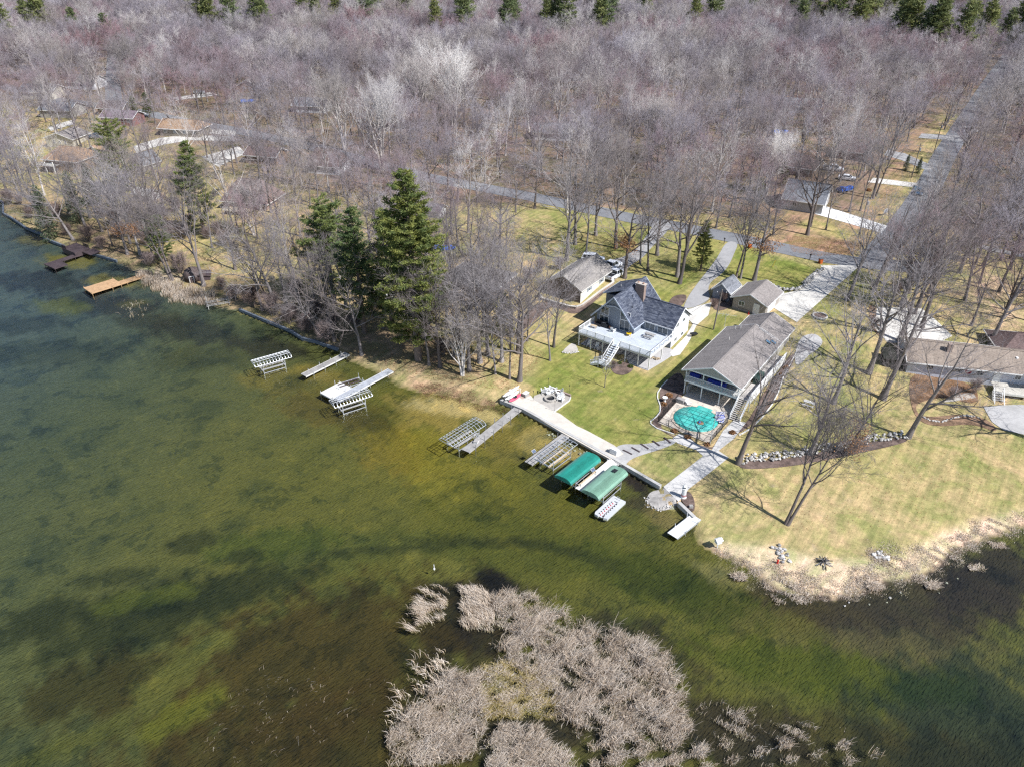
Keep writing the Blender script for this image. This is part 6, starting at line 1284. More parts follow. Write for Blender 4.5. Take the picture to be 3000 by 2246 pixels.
def where(x, y, sc_, pale):
    d_ = [math.hypot(x-a[0], y-a[1]) for a, n in LM]; j_ = int(np.argmin(d_)); a_, n_ = LM[j_]; dx, dy = x-a_[0], y-a_[1]
    wh = ("right of" if dx > 0 else "left of") if abs(dx) > abs(dy) else ("behind" if dy > 0 else "in front of"); sz = "tall" if sc_ > 1.04 else "low" if sc_ < .86 else "middling"; sd = wh.split()[0]
    ps = "close "+wh if d_[j_] < 9 else wh if d_[j_] < 20 else ("well "+wh if sd in ("behind","in") else "some way to the "+sd+" of")
    return "%s %s bare tree %s the %s" % (sz, "pale" if pale else "grey", ps, n_), "bare trees around the "+n_
TREES = [  # key, base pixel, scale, lean(x,y), leaves, label
 ("oak2",(2163,1357),.92,(11,2),0,"tall leaning oak at the end of the stone terrace beside the concrete walk"),
 ("twin",(2305,1535),1.0,(13,3),0,"twin trunked leaning tree standing alone on the dry point"),
 ("oak1",(2659,1281),.95,(10,0),0,"stout oak at the right end of the stone terrace"),
 ("oak3",(2586,1168),1.12,(8,2),0,"big forked oak between the picnic table and the pale blue ranch house"),
 ("oak2",(2544,1094),1.05,(3,0),0,"tall oak on the side lawn behind the forked oak"),
 ("slim",(2479,1331),1.0,(8,0),LEAF2,"slim oak with a few brown leaves in the rock border"),
 ("oak1",(2371,1331),.78,(7,0),0,"oak at the middle of the stone terrace nearest the picnic table"),
 ("multi",(2412,1342),.8,(4,0),0,"many stemmed pale young tree in the rock border"),
 ("oak1",(2635,1000),1.05,(6,2),0,"oak behind the chimney end of the pale blue ranch house"),
 ("oak2",(3080,1300),1.05,(3,0),0,"oak beyond the patio at the right edge"),
 ("oak3",(2900,1010),.95,(4,0),0,"oak behind the brown hip roofed outbuilding"),
 ("oak2",(2480,880),.9,(6,0),0,"oak on the lawn beyond the concrete driveway"),
 ("oak1",(2560,850),.95,(5,0),0,"oak by the road opposite the concrete driveway"),
 ("small",(1771,1134),1.0,(0,0),0,"young ornamental tree on the lawn in front of the deck"),
 ("slim",(1611,1056),.85,(-2,0),0,"slender tree left of the raised deck nearest the lake"),
 ("slim",(1622,1017),1.1,(0,0),0,"taller slim tree beside the mulched garage bed"),
 ("oak3",(1522,1116),1.0,(4,0),0,"many branched oak at the lake edge of the lawn"),
 ("slim",(1451,1096),.9,(0,0),0,"slender trunk in the shore grove left of the boat rack"),
 ("slim",(1493,1110),.95,(0,0),0,"slender trunk in the shore grove beside the boat rack"),
 ("oak2",(1518,1035),.95,(0,0),0,"oak behind the lawn edge oak"),
 ("silver",(1355,1100),.6,(0,0),0,"thick pale triple trunked tree in the shore grove"),
 ("oak1",(1406,1062),1.0,(0,0),0,"straight oak in the shore grove below the brown deck house"),
 ("slim",(1257,1070),1.05,(0,0),0,"pale slim tree right of the great pine trunk"),
 ("oak2",(1381,917),1.0,(0,0),0,"oak standing right in front of the wooden deck steps"),
 ("oak1",(1310,960),.85,(0,0),0,"oak between the great pine and the brown deck house"),
 ("slim",(1430,960),1.0,(0,0),0,"slim tree behind the shore grove"),
 ("oak2",(1659,764),.98,(0,0),0,"tree trunk at the left end of the parked white suv"),
 ("oak1",(1685,716),.95,(0,0),0,"oak on the lawn behind the white suv"),
 ("slim",(1716,762),1.2,(0,0),0,"straight trunk in front of the white suv"),
 ("oak2",(1804,728),1.0,(0,0),0,"oak on the lawn between the suv and the road"),
 ("oak3",(1830,815),.98,(0,0),LEAF1,"oak with rusty leaves beside the parked pickups"),
 ("slim",(1875,774),1.05,(0,0),0,"slim trunk right of the rusty leaved oak"),
 ("slim",(1897,793),1.15,(0,0),0,"slim trunk nearest the driveway bend"),
 ("oak2",(1925,748),.95,(0,0),0,"oak where the dark driveway bends"),
 ("oak1",(1984,811),1.05,(0,0),0,"left of the pair of thick trunks behind the blue-grey house"),
 ("oak2",(1990,831),1.0,(2,0),0,"right of the pair of thick trunks behind the blue-grey house"),
 ("slim",(2155,820),1.15,(2,0),0,"left trunk of the pair behind the grey shed"),
 ("slim",(2169,816),1.1,(2,0),0,"right trunk of the pair behind the grey shed"),
 ("oak3",(2209,822),1.0,(3,0),LEAF1,"leaning oak with rusty leaves behind the tan garage"),
 ("oak2",(2365,689),.95,(0,0),0,"oak at the edge of the corner lot"),
 ("slim",(2375,664),1.05,(0,0),0,"slim trunk by the bright new driveway"), ("slim",(2419,674),.9,(2,0),0,"slim tree on the strip below the bright new driveway"),
 ("slim",(2487,622),1.1,(2,0),0,"slim trunk above the bright new driveway"), ("slim",(2520,618),1.0,(0,0),0,"slim trunk beside the corner lot sign"),
 ("oak1",(2556,582),1.0,(2,0),0,"dark clump of trunks by the narrow pale driveway"), ("slim",(2566,575),1.1,(4,0),0,"tall slim trunk leaning from the dark clump"),
 ("silver",(2245,570),.8,(0,0),0,"tall white barked tree left of the grey roofed house"),
 ("oak2",(2010,740),.9,(0,0),0,"oak on the lawn right of the dark driveway"), ("oak1",(1745,690),.9,(0,0),0,"oak near the road behind the suv"),
 ("silver",(1120,500),1.25,(0,0),0,"huge spreading white tree behind the great pine"), ("silver",(1330,375),1.3,(0,0),0,"broad white crowned tree in the middle woods"), ("silver",(1235,385),1.25,(0,0),0,"white crowned tree left of the broad one"), ("silver",(1010,440),1.15,(0,0),0,"white barked tree by the village road"), ("silver",(1905,470),.95,(0,0),0,"pale tree at the edge of the middle woods"), ("silver",(1960,480),.9,(0,0),0,"second pale tree at the edge of the middle woods"),
 ("silver",(745,690),.62,(-6,0),0,"bleached tree on the lawn below the dormer house"),
 ("oak3",(215,704),.85,(-16,0),0,"pale tree leaning out over the dark dock"), ("slim",(110,640),.95,(-6,0),0,"slim tree at the far left shore"), ("oak1",(374,746),.8,(0,0),LEAF1,"left oak of the pair with rusty leaves near the beach"), ("oak2",(411,746),.8,(-4,0),LEAF1,"right oak of the pair with rusty leaves near the beach"),
 ("twin",(505,822),1.05,(-8,0),0,"big twin trunked tree at the root of the cedar dock"), ("oak2",(597,838),.95,(-5,0),0,"leaning oak beside the domed hut"), ("slim",(622,727),1.0,(0,0),0,"straight trunk on the lawn behind the domed hut"),
 ("oak3",(812,905),.95,(-10,0),0,"leaning oak over the shaded lift"), ("twin",(790,900),.85,(-12,0),0,"forked tree leaning over the water by the reeds"), ("slim",(835,880),.9,(0,0),0,"slim trunk in the shade left of the pines"), ("slim",(755,700),.9,(0,0),0,"slim trunk by the lawn bushes"), ("oak3",(940,980),.62,(-24,-6),0,"low crooked tree sprawling over the shaded shore"), ("oak1",(1015,900),.8,(-4,0),0,"oak between the two lake side pines"),
 ("oak2",(460,700),.9,(0,0),0,"bare tree behind the left shore bushes"), ("oak1",(330,610),.9,(0,0),0,"bare tree right of the blue spruce"), ("oak3",(690,790),.8,(0,0),0,"spreading bare tree on the tan lawn"),
]
for k_, p, s, ln, lf_, l in TREES: tree(k_, p, l, s, ln, None, lf_ or None, "bare trees standing singly in the yards")
for p in ((130,670),(260,690),(770,910),(850,935),(910,960),(980,1000),(1060,1040),(20,560),(60,585),(265,640),(300,680),(330,720),(430,640),(480,620),(520,670),(450,760),(880,900),(960,930)):
    k_ = RND.choice(("oak1","oak2","oak3","slim","slim")); sc_ = RND.uniform(.62,.92); lb, gp_ = where(*GT(*p)[:2], sc_+.15, k_ == "silver"); tree(k_, p, lb, sc_, (RND.uniform(-8,2),0), group=gp_)
for p in ((2440,1180),(2700,960),(2640,900),(2720,860),(2590,800),(2690,900),(2660,860),(2660,780),(2740,760),(2810,800),(2880,780),(2960,760)):
    sc_ = RND.uniform(.75,1.0); lb, gp_ = where(*GT(*p)[:2], sc_+.1, False); tree(RND.choice(("oak1","oak2","oak3")), p, lb, sc_, (RND.uniform(0,6),0), group=gp_)
for p in ((1290,1075),(1330,1050),(1375,1085),(1430,1040),(1470,1060),(1340,985),(1440,905),(1470,930),(1300,900),(1420,985),(1500,985),(1545,1000),(1250,1020)):
    sc_ = RND.uniform(.7,1.0); lb, gp_ = where(*GT(*p)[:2], sc_+.1, False); tree(RND.choice(("slim","oak1","oak2")), p, lb, sc_, group=gp_)
for p in ((60,600),(110,610),(170,640),(300,640),(340,660),(380,640),(360,700),(430,720),(500,700),(470,650),(520,620),(870,880),(930,930),(980,960),(860,930),(1040,960),(1100,930),(30,600),(90,640),(140,660),(200,690),(260,710),(300,730),(440,780),(530,800),(650,850),(690,880),(740,900),(800,925),(850,950),(900,975),(960,1000),(450,690),(560,660),(610,700),(660,720),(340,600)):
    lb, gp_ = where(*GT(*p)[:2], 1, False); tree("brush", p, lb.replace("middling grey bare tree", "twiggy bare bush"), RND.uniform(.9,1.7), group=gp_.replace("bare trees", "brush"), cat="shrub", name="bare_shrub")
# brush and hedges
for p, s, l in (((1585,800),1.2,"reddish brush behind the cream garage"),((1640,790),1.0,"reddish thicket beside the parked suv"),((1545,830),1.1,"bare brush left of the cream garage"),((2555,970),1.0,"rusty bush by the ranch house apron"),((2093,900),.6,"dry ornamental bush behind the utility pole"),((2120,885),.7,"tan ornamental bush beside the grey shed"),((460,660),1.5,"red brown thicket behind the left shore"),((400,700),1.4,"red brown brush near the rusty oaks"),((540,700),1.3,"bare brush behind the domed hut"),((1300,1040),1.2,"bare brush in the shore grove"),((1250,1000),1.2,"bare brush below the brown deck"),((1350,1020),1.1,"twiggy brush right of the deck steps"),((640,690),1.2,"bare brush below the dormer house"),((2110,1155),.55,"bare shrub beside the ranch stairs"),((1798,1078),.5,"red stemmed bush at the foot of the deck stairs"),((2790,1170),.8,"bare brush on the leafy bank"),((2850,1150),.9,"grey brush beneath the right hand deck"),((2620,870),1.0,"brush at the roadside woods edge"),((2680,840),1.2,"thorny brush at the roadside woods edge"),((900,960),1.0,"brush on the shaded bank")):
    tree("brush", p, l, s, group="brush and bare shrubs", cat="shrub", name="bare_shrub")
# ---- conifers
def needle_mat(name, c1, c2):
    m, nt, N, L, b = newmat(name); oi = N.new("ShaderNodeObjectInfo"); v = coord(nt, "Object"); n1 = noise_out(nt, .55, 3, v); n2 = noise_out(nt, 3.5, 2, v)
    o = mix_rgb(nt, ramp(nt, n1, [(.35, g3(0)), (.68, g3(1))]), c1, c2); o = mix_rgb(nt, 1, o, ramp(nt, n2, [(.25, g3(.65)), (.75, g3(1.3))]), 'MULTIPLY')
    o = mix_rgb(nt, 1, o, ramp(nt, oi.outputs["Random"], [(0, (.8,.88,.95)), (1, (1.2,1.1,.9))]), 'MULTIPLY'); L.new(o, b.inputs["Base Color"]); b.inputs["Roughness"].default_value = .6; b.inputs["Specular IOR Level"].default_value = .25
    tl_ = N.new("ShaderNodeBsdfTranslucent"); L.new(o, tl_.inputs[0]); mx = N.new("ShaderNodeMixShader"); mx.inputs[0].default_value = .35; L.new(b.outputs[0], mx.inputs[1]); L.new(tl_.outputs[0], mx.inputs[2]); L.new(mx.outputs[0], N["Material Output"].inputs[0])
    return m
pine_n = needle_mat("pine_needles", (.105,.155,.065), (.25,.275,.085)); spruce_n = needle_mat("spruce_needles", (.10,.15,.11), (.19,.23,.13)); cedar_n = needle_mat("cedar_needles", (.08,.11,.035), (.17,.19,.055))
bark_p = bark("pine_bark", (.20,.165,.14))
def gen_pine(seed, h=25.0, r0=.4, rmax=4.6, clear=.18, per=5, gap=.85, clump=9, nl=.5, flat=.5, droop=-.05, base_pow=.75):
    r = random.Random(seed); g = np.random.default_rng(seed); T = Tubes(); T.add([(0,0,-.3),(.05,0,h*.3),(0,.06,h*.65),(0,0,h*.97)], [r0*1.3,r0*.9,r0*.5,.04], 9); cl = []
    z = h*clear
    while z < h*.985:
        t = (z/h-clear)/(1-clear); prof = (1-t)**base_pow*(.55+.45*min(1,t*4)); n = max(3, per+r.choice((-1,0,0,1)) if t < .85 else 3); a0 = r.random()*6.28
        for i in range(n):
            if r.random() < .12: continue
            a = a0+6.28*i/n+r.uniform(-.35,.35); L = rmax*prof*r.choice((r.uniform(.4,.8),r.uniform(.75,1.1),r.uniform(.95,1.35)))+.35; ris = droop+.55*t+r.uniform(-.1,.15); d = np.array((math.cos(a),math.sin(a),ris))
            pts = [np.array((0,0,z))+d*L*s_+np.array((0,0,.22*L*s_*s_*(.5 if droop > -.2 else -.4))) for s_ in (0,.35,.7,1)]
            T.add([tuple(p) for p in pts], [.05*r0/.4+.02*L/4,.04,.028,.012], 4); m_ = max(2, int(L/ (.42)))
            for k in range(m_):
                s_ = .28+.72*(k+r.random())/m_; f_ = s_*3; j = min(2,int(f_)); p = pts[j]+(pts[j+1]-pts[j])*(f_-j); sd = np.array((-math.sin(a),math.cos(a),0))*r.uniform(-1,1)*L*.26*(1.1-s_*.4)
                cl.append(p+sd+np.array((0,0,r.uniform(-.05,.25))))
        z += gap*(1-.45*t)*r.uniform(.75,1.25)
    cl = np.array(cl); n = len(cl)*clump; c = np.repeat(cl, clump, 0)+g.normal(size=(n,3))*np.array((.26,.26,.12))*(nl/.5)
    d = g.normal(size=(n,3))*np.array((1,1,flat))+np.array((0,0,.45)); o = c.copy(); o[:,2] = 0; o /= np.linalg.norm(o,axis=1)[:,None]+1e-6; d += o*.6; d /= np.linalg.norm(d,axis=1)[:,None]
    sd = np.cross(d, g.normal(size=(n,3))); sd /= np.linalg.norm(sd,axis=1)[:,None]; L = nl*g.uniform(.6,1.2,n)[:,None]; w = .11*nl/.5
    V = np.stack([c-d*L*.4-sd*w*.5, c-d*L*.4+sd*w*.5, c+d*L*.6+sd*w*.5, c+d*L*.6-sd*w*.5],1).reshape(-1,3); return (np.vstack(T.V), np.vstack(T.F)), (V, np.arange(4*n).reshape(-1,4))
def cproto(key, nm, **k):
    (tv,tf),(cv,cf) = gen_pine(**k); PROTO[key] = (np_mesh("trunk",tv,tf,[bark_p],True), np_mesh("crown",cv,cf,[nm]), None)
cproto("pine_big", pine_n, seed=1, h=33, r0=.55, rmax=6.6, clear=.15, per=6, gap=1.05, clump=26, nl=.52, base_pow=.6)
cproto("pine_mid", pine_n, seed=2, h=22, r0=.36, rmax=4.6, clear=.18, per=5, gap=1.05, clump=24, nl=.5)
cproto("pine_open", pine_n, seed=3, h=20, r0=.34, rmax=5.6, clear=.16, per=5, gap=1.15, clump=24, nl=.5, base_pow=.45)
cproto("pine_far", needle_mat("far_pine_needles", (.14,.18,.085), (.27,.29,.12)), seed=4, h=20, r0=.34, rmax=4.2, clear=.2, per=5, gap=1.1, clump=9, nl=.85, base_pow=.6)  # lighter needles: distance haze painted into the far pines' colour
cproto("spruce", spruce_n, seed=5, h=11, r0=.2, rmax=2.4, clear=.04, per=8, gap=.42, clump=9, nl=.32, droop=-.3, base_pow=.95)
cproto("cedar", cedar_n, seed=6, h=10, r0=.18, rmax=2.3, clear=.12, per=5, gap=.6, clump=12, nl=.4, base_pow=.6)
for k_, p, s, l in (("pine_big",(1226,1054),1.0,"giant dark green white pine towering over the shore grove"),("pine_mid",(1151,972),1.05,"tall pine just behind the giant pine"),("pine_mid",(1068,976),1.08,"narrow layered pine left of the giant pine"),("pine_open",(980,890),1.08,"broad pale green pine at the left of the pine group"),("pine_mid",(600,690),1.0,"slender bright green pine behind the tan lawn"),("pine_open",(365,570),1.0,"slim open pine in front of the cedar roofed house"),
    ("spruce",(235,650),1.15,"blue spruce at the left shore"),("spruce",(278,600),1.0,"smaller spruce behind the blue spruce"),("spruce",(150,695),1.15,"dark spruce at the waterline by the leaning tree"),("pine_mid",(2052,795),.5,"short bushy pine on the lawn by the asphalt drive"),("cedar",(1478,985),.85,"sparse green cedar among the bare trees"),("cedar",(1235,930),.7,"green cedar behind the giant pine"),("pine_open",(480,770),.55,"low bright pine behind the beach oaks"),("cedar",(420,680),.6,"small cedar in the left thicket"),("spruce",(2652,500),.42,"left of the two small spruces by the side road"),("spruce",(2688,508),.42,"right of the two small spruces by the side road"),("cedar",(2730,780),.6,"yellow green cedar at the roadside woods edge"),("cedar",(2830,760),.7,"green cedar in the roadside woods"),("cedar",(2220,590),.6,"cedar in front of the brown roofed wood house"),("cedar",(2290,540),.6,"cedar beside the grey roofed house"),("pine_mid",(2985,345),1.0,"large dark pine beside the far end of the side road"),("pine_open",(328,150),.9,"tall pine at the head of the straight village road"),("cedar",(400,352),.8,"dark cedar beside the maroon house"),("cedar",(440,345),.85,"second dark cedar beside the village road"),("cedar",(960,700),.8,"pale cedar above the shaded grove")):
    tree(k_, p, l, s, group="evergreens near the houses", name="spruce_tree" if k_ == "spruce" else ("cedar_tree" if k_ == "cedar" else "pine_tree"))
FARP = [(15,75),(45,95),(105,70),(125,60),(160,80),(190,75),(250,60),(745,72),(800,62),(848,58),(683,60),(905,40),(940,35),(1045,55),(1060,40),(1165,45),(1215,50),(1238,52),(1290,60),(1345,55),(1362,50),(1430,48),(1480,50),(1500,52),(1525,50),(1560,55),(1600,55),(1615,50),(1640,58),(1700,60),(1738,75),(1745,70),(1800,50),(1812,48),(1860,45),(1890,50),(1905,48),(1935,45),(1970,40),(2030,45),(2070,40),(2040,35),(2205,40),(2225,62),(2285,50),(2310,45),(2330,60),(2345,78),(2360,60),(2390,80),(2420,78),(2440,75),(2470,70),(2485,100),(2510,100),(2520,70),(2545,80),(2560,70),(2580,75),(2600,60),(2615,125),(2640,110),(2655,135),(2668,115),(2685,130),(2690,80),(2650,160),(2705,155),(2740,130),(2765,140),(2785,145),(2800,130),(2830,150),(2850,140),(2865,165),(2900,130),(2915,120),(2930,140),(2950,135),(2965,130),(2980,140),(2995,120),(2740,35),(2800,30),(2860,32),(2920,28),(2970,35),(2600,30),(2650,32),(380,40),(560,30),(600,32),(640,30),(300,42),(1010,32),(1110,35)]
FPW = []; SKY = ((10,'far left seawall'),(110,'dark spruce'),(200,'cedar roofed house'),(330,'slim open pine'),(440,'domed hut'),(600,'slender bright pine'),(700,'dormer house'),(850,'broad pale pine'),(960,'garage door house'),(1040,'narrow layered pine'),(1150,'giant pine'),(1250,'white woodland shed'),(1340,'brown deck house'),(1430,'shore grove'),(1520,'kayak rack'),(1600,'fire pit'),(1700,'cream garage'),(1790,'parked pickups'),(1880,'brick chimney'),(1960,'white end wall'),(2060,'short bushy pine'),(2120,'grey shed'),(2200,'tan garage'),(2300,'fieldstone wall'),(2370,'grey roofed house'),(2450,'stone planter ring'),(2515,'corner utility pole'),(2590,'corner sign'),(2690,'dark blue car'),(2760,'ranch chimney'),(2850,'roadside cedar'),(2940,'brown outbuilding'),(2990,'large roadside pine'))
for i, p in enumerate(FARP):
    if i % 4 == 1 or RND.random() < .12: continue
    p = (p[0]+RND.uniform(-22,22), p[1]+RND.uniform(-14,24))
    p = (p[0]+RND.uniform(-6,6), p[1]+(RND.uniform(55,75) if p[0] < 2150 else RND.uniform(26,42))); q_ = GT(*p); FPW.append(q_[:2]); sc_ = RND.uniform(.95,1.55); ab = min(SKY, key=lambda a: abs(a[0]-p[0]))[1]
    tree("pine_far", p, "%s dark pine at the top of the woods straight above the %s" % ("tall" if sc_ > 1.35 else "short" if sc_ < 1.15 else "middling", ab), sc_, group="pines above the "+ab, name="pine_tree")
# ---- shrubs
def bush(q, r, label, kind):
    t = thing("shrub", label, "shrub", q, RND.random()*6, "small shrubs"); g = np.random.default_rng(int(abs(q[0]*100))+3); n = 420
    c = g.normal(size=(n,3)); c /= np.linalg.norm(c,axis=1)[:,None]; c *= (r*g.uniform(.6,1.05,n))[:,None]; c[:,2] = np.abs(c[:,2])*.9+.02; a = g.normal(size=(n,3)); a /= np.linalg.norm(a,axis=1)[:,None]; b = np.cross(a, g.normal(size=(n,3))); b /= np.linalg.norm(b,axis=1)[:,None]; s = .11*r/.5
    link("foliage", np_mesh("foliage", np.stack([c-a*s,c+b*s*.5,c+a*s,c-b*s*.5],1).reshape(-1,3), np.arange(4*n).reshape(-1,4), [cedar_n if kind == "g" else leaf_m]), t); MB().tube((0,0,-.05),(0,0,r*.7),.04,.02,6).build("stem", bark_g, t)
SHRUBS += [(GT(1976,1263),.5,"tan clipped shrub left of the pool gate","b"),(GT(2014,1281),.5,"tan clipped shrub right of the pool gate","b"),(GT(2072,1302),.45,"brown shrub at the foot of the flagpole","b"),(GT(2145,1268),.5,"brown shrub at the end of the walkway bed","b"),(GT(2302,1078),.5,"rusty shrub in the middle of the walkway bed","b"),(GT(2290,1100),.45,"rusty shrub below the white walkway railing","b"),(GT(2310,610),.8,"green shrub at the grey roofed house","g"),(GT(1945,1185),.5,"dry shrub in the pool bed by the bird bath","b"),(GT(1960,1160),.6,"dry shrub in the shade of the ranch house","b"),(GT(2545,560),.7,"rusty round bush by the side road","b"),(GT(1090,870),.5,"yellow green shrub by the white house","g"),(GT(2650,830),1.0,"green bush at the roadside woods edge","g"),(GT(2760,800),1.0,"dark green bush in the roadside woods","g"),(GT(2245,868),.4,"small bush at the end of the fieldstone wall","b")]
for a in SHRUBS: bush(*a)
# ------------------------------------------------------------------ the woods
def polyw(pts): return np.array(WP(pts))
CLEAR = [polyw(p) for p in (
    [(100,440),(330,440),(320,540),(110,560)], [(560,520),(800,540),(780,640),(620,660),(560,640)], [(880,450),(1040,460),(1030,540),(900,540)], [(310,520),(400,520),(400,620),(320,620)], [(560,620),(650,640),(640,730),(560,720)], [(380,400),(720,390),(720,440),(400,470)], [(280,350),(440,350),(430,385),(290,385)],
    [(1180,640),(1640,625),(2140,715),(2300,740),(2420,760),(2560,770),(2620,860),(2600,900),(2700,980),(3200,1000),(3200,1700),(2000,1800),(1200,1200),(1100,1120),(1180,1000),(1250,1000),(1380,900),(1500,860),(1560,720)],
    [(2270,640),(2420,560),(2600,500),(2700,400),(2830,380),(2800,420),(2700,620),(2560,770),(2300,740)],
    [(0,600),(150,650),(330,700),(440,740),(560,720),(800,760),(900,860),(1000,900),(1180,1000),(1100,1140),(700,940),(400,830),(0,640)])]
ROADW = [np.array(WP(p)) for p in ([(3010,40),(2905,240),(2815,380),(2725,540),(2630,680),(2560,762)],[(-200,200),(420,330),(650,375),(950,440),(1250,520),(1560,578),(1850,640),(2150,698),(2500,768),(2760,790)],[(360,20),(335,130),(330,250),(335,310)])]
def nearline(P, x, y, d):
    r = np.zeros(x.shape, bool)
    for i in range(len(P)-1):
        a = P[i]; e = P[i+1]-a; t = np.clip(((x-a[0])*e[0]+(y-a[1])*e[1])/(e@e),0,1); r |= ((x-a[0]-t*e[0])**2+(y-a[1]-t*e[1])**2) < d*d
    return r
def scatter(x0, x1, y0, y1, sp, seed):
    g = np.random.default_rng(seed); X, Y = np.meshgrid(np.arange(x0,x1,sp), np.arange(y0,y1,sp)); X = X.ravel()+g.uniform(-.48,.48,X.size)*sp; Y = Y.ravel()+g.uniform(-.48,.48,Y.size)*sp
    k = np.abs(X) < Y*.78+45; return X[k], Y[k]
X, Y = scatter(-640, 640, 110, 900, 7.7, 3)
sd_, _ = shore(X, Y); keep = sd_ > 3.5
for C_ in CLEAR: keep &= ~inpoly(C_, X, Y)
for Rw in ROADW: keep &= ~nearline(Rw, X, Y, 3.5)
for h_ in [o for o in COL.objects if o.get("category") in ("house","garage","shed")]:
    w_ = local(h_, 5, 4, 0); keep &= ((X-w_.x)/(8 if w_.y < 215 else 6))**2+((Y-w_.y+2)/(9 if w_.y < 215 else 5.5))**2 > 1
for a_ in FPW: keep &= ((X-a_[0])/5)**2+((Y-a_[1]+9)/14)**2 > 1
# the village on the left is more open than the wood on the right
vil = ss(-20, -90, X)*ss(330, 230, Y); keep &= NR.random(X.size) > .28*vil
X, Y = X[keep], Y[keep]; Z = height(X, Y); o_ = np.argsort(np.hypot(X, Y)); X, Y, Z = X[o_], Y[o_], Z[o_]
NI = 225; wk_ = ["wood1","wood2","wood3","wood1","wood2","wood3","wood4"]
for i in range(NI):
    k_ = wk_[NR.integers(0,7)]; sc_ = NR.uniform(.74,1.16); lb, gp_ = where(X[i], Y[i], sc_, k_ == "wood4"); tree(k_, None, lb, sc_, world=(X[i],Y[i],Z[i]), group=gp_)
def scatter_object(name, label, P, keys, seed, smin, smax, idx=None, kind="stuff"):
    g = np.random.default_rng(seed); n = len(P); me = bpy.data.meshes.new(name); me.vertices.add(n); me.vertices.foreach_set("co", np.asarray(P, np.float32).ravel())
    a = me.attributes.new("rot", 'FLOAT_VECTOR', 'POINT'); rv = np.zeros((n,3),np.float32); rv[:,2] = g.uniform(0,6.28,n); rv[:,0] = g.normal(size=n)*.04; a.data.foreach_set("vector", rv.ravel())
    a = me.attributes.new("scl", 'FLOAT', 'POINT'); a.data.foreach_set("value", g.uniform(smin,smax,n).astype(np.float32)); a = me.attributes.new("idx", 'INT', 'POINT'); a.data.foreach_set("value", (g.integers(0,len(keys),n) if idx is None else idx).astype(np.int32))
    ob = link(name, me); tag(ob, label, kind=kind); cl = bpy.data.collections.new(name+"_kinds")
    for i, k_ in enumerate(keys):
        if isinstance(k_, str):
            tv,tf,cv,cf = PROTO[k_][2]; tr = np.vstack([tf[:,[0,1,2]],tf[:,[0,2,3]]]); m_ = np_mesh("kind", np.vstack([tv,cv]), np.vstack([tr, cf+len(tv)]), [PROTO[k_][0].materials[0], PROTO[k_][1].materials[0]], True, np.r_[np.zeros(len(tr)),np.ones(len(cf))])
        else: m_ = k_
        q = bpy.data.objects.new("%s_kind_%d" % (name, i), m_); cl.objects.link(q)
    ng = bpy.data.node_groups.new(name, 'GeometryNodeTree'); ng.interface.new_socket("Geometry", in_out='INPUT', socket_type='NodeSocketGeometry'); ng.interface.new_socket("Geometry", in_out='OUTPUT', socket_type='NodeSocketGeometry')
    N = ng.nodes; L = ng.links; gi = N.new("NodeGroupInput"); go = N.new("NodeGroupOutput"); ip = N.new("GeometryNodeInstanceOnPoints"); ci = N.new("GeometryNodeCollectionInfo"); ci.inputs["Collection"].default_value = cl; ci.inputs["Separate Children"].default_value = True; ci.inputs["Reset Children"].default_value = True
    def at(nm, ty): n_ = N.new("GeometryNodeInputNamedAttribute"); n_.data_type = ty; n_.inputs[0].default_value = nm; return n_.outputs[0]
    L.new(gi.outputs[0], ip.inputs["Points"]); L.new(ci.outputs[0], ip.inputs["Instance"]); ip.inputs["Pick Instance"].default_value = True; L.new(at("idx",'INT'), ip.inputs["Instance Index"]); L.new(at("rot",'FLOAT_VECTOR'), ip.inputs["Rotation"]); L.new(at("scl",'FLOAT'), ip.inputs["Scale"]); L.new(ip.outputs[0], go.inputs[0])
    md = ob.modifiers.new("scatter", 'NODES'); md.node_group = ng; return ob
PT = np.stack([X[NI:], Y[NI:], Z[NI:]-.1], -1); near_ = PT[:,1] < 330
scatter_object("forest", "mass of leafless grey and reddish woods behind the lakeside road", PT[near_], ["wood1","wood2","wood3","wood2","wood4"], 5, .75, 1.15)
scatter_object("forest", "far leafless woods reaching to the horizon", PT[~near_], ["far1","far2","far3","far1","far2","far4"], 6, .8, 1.2)
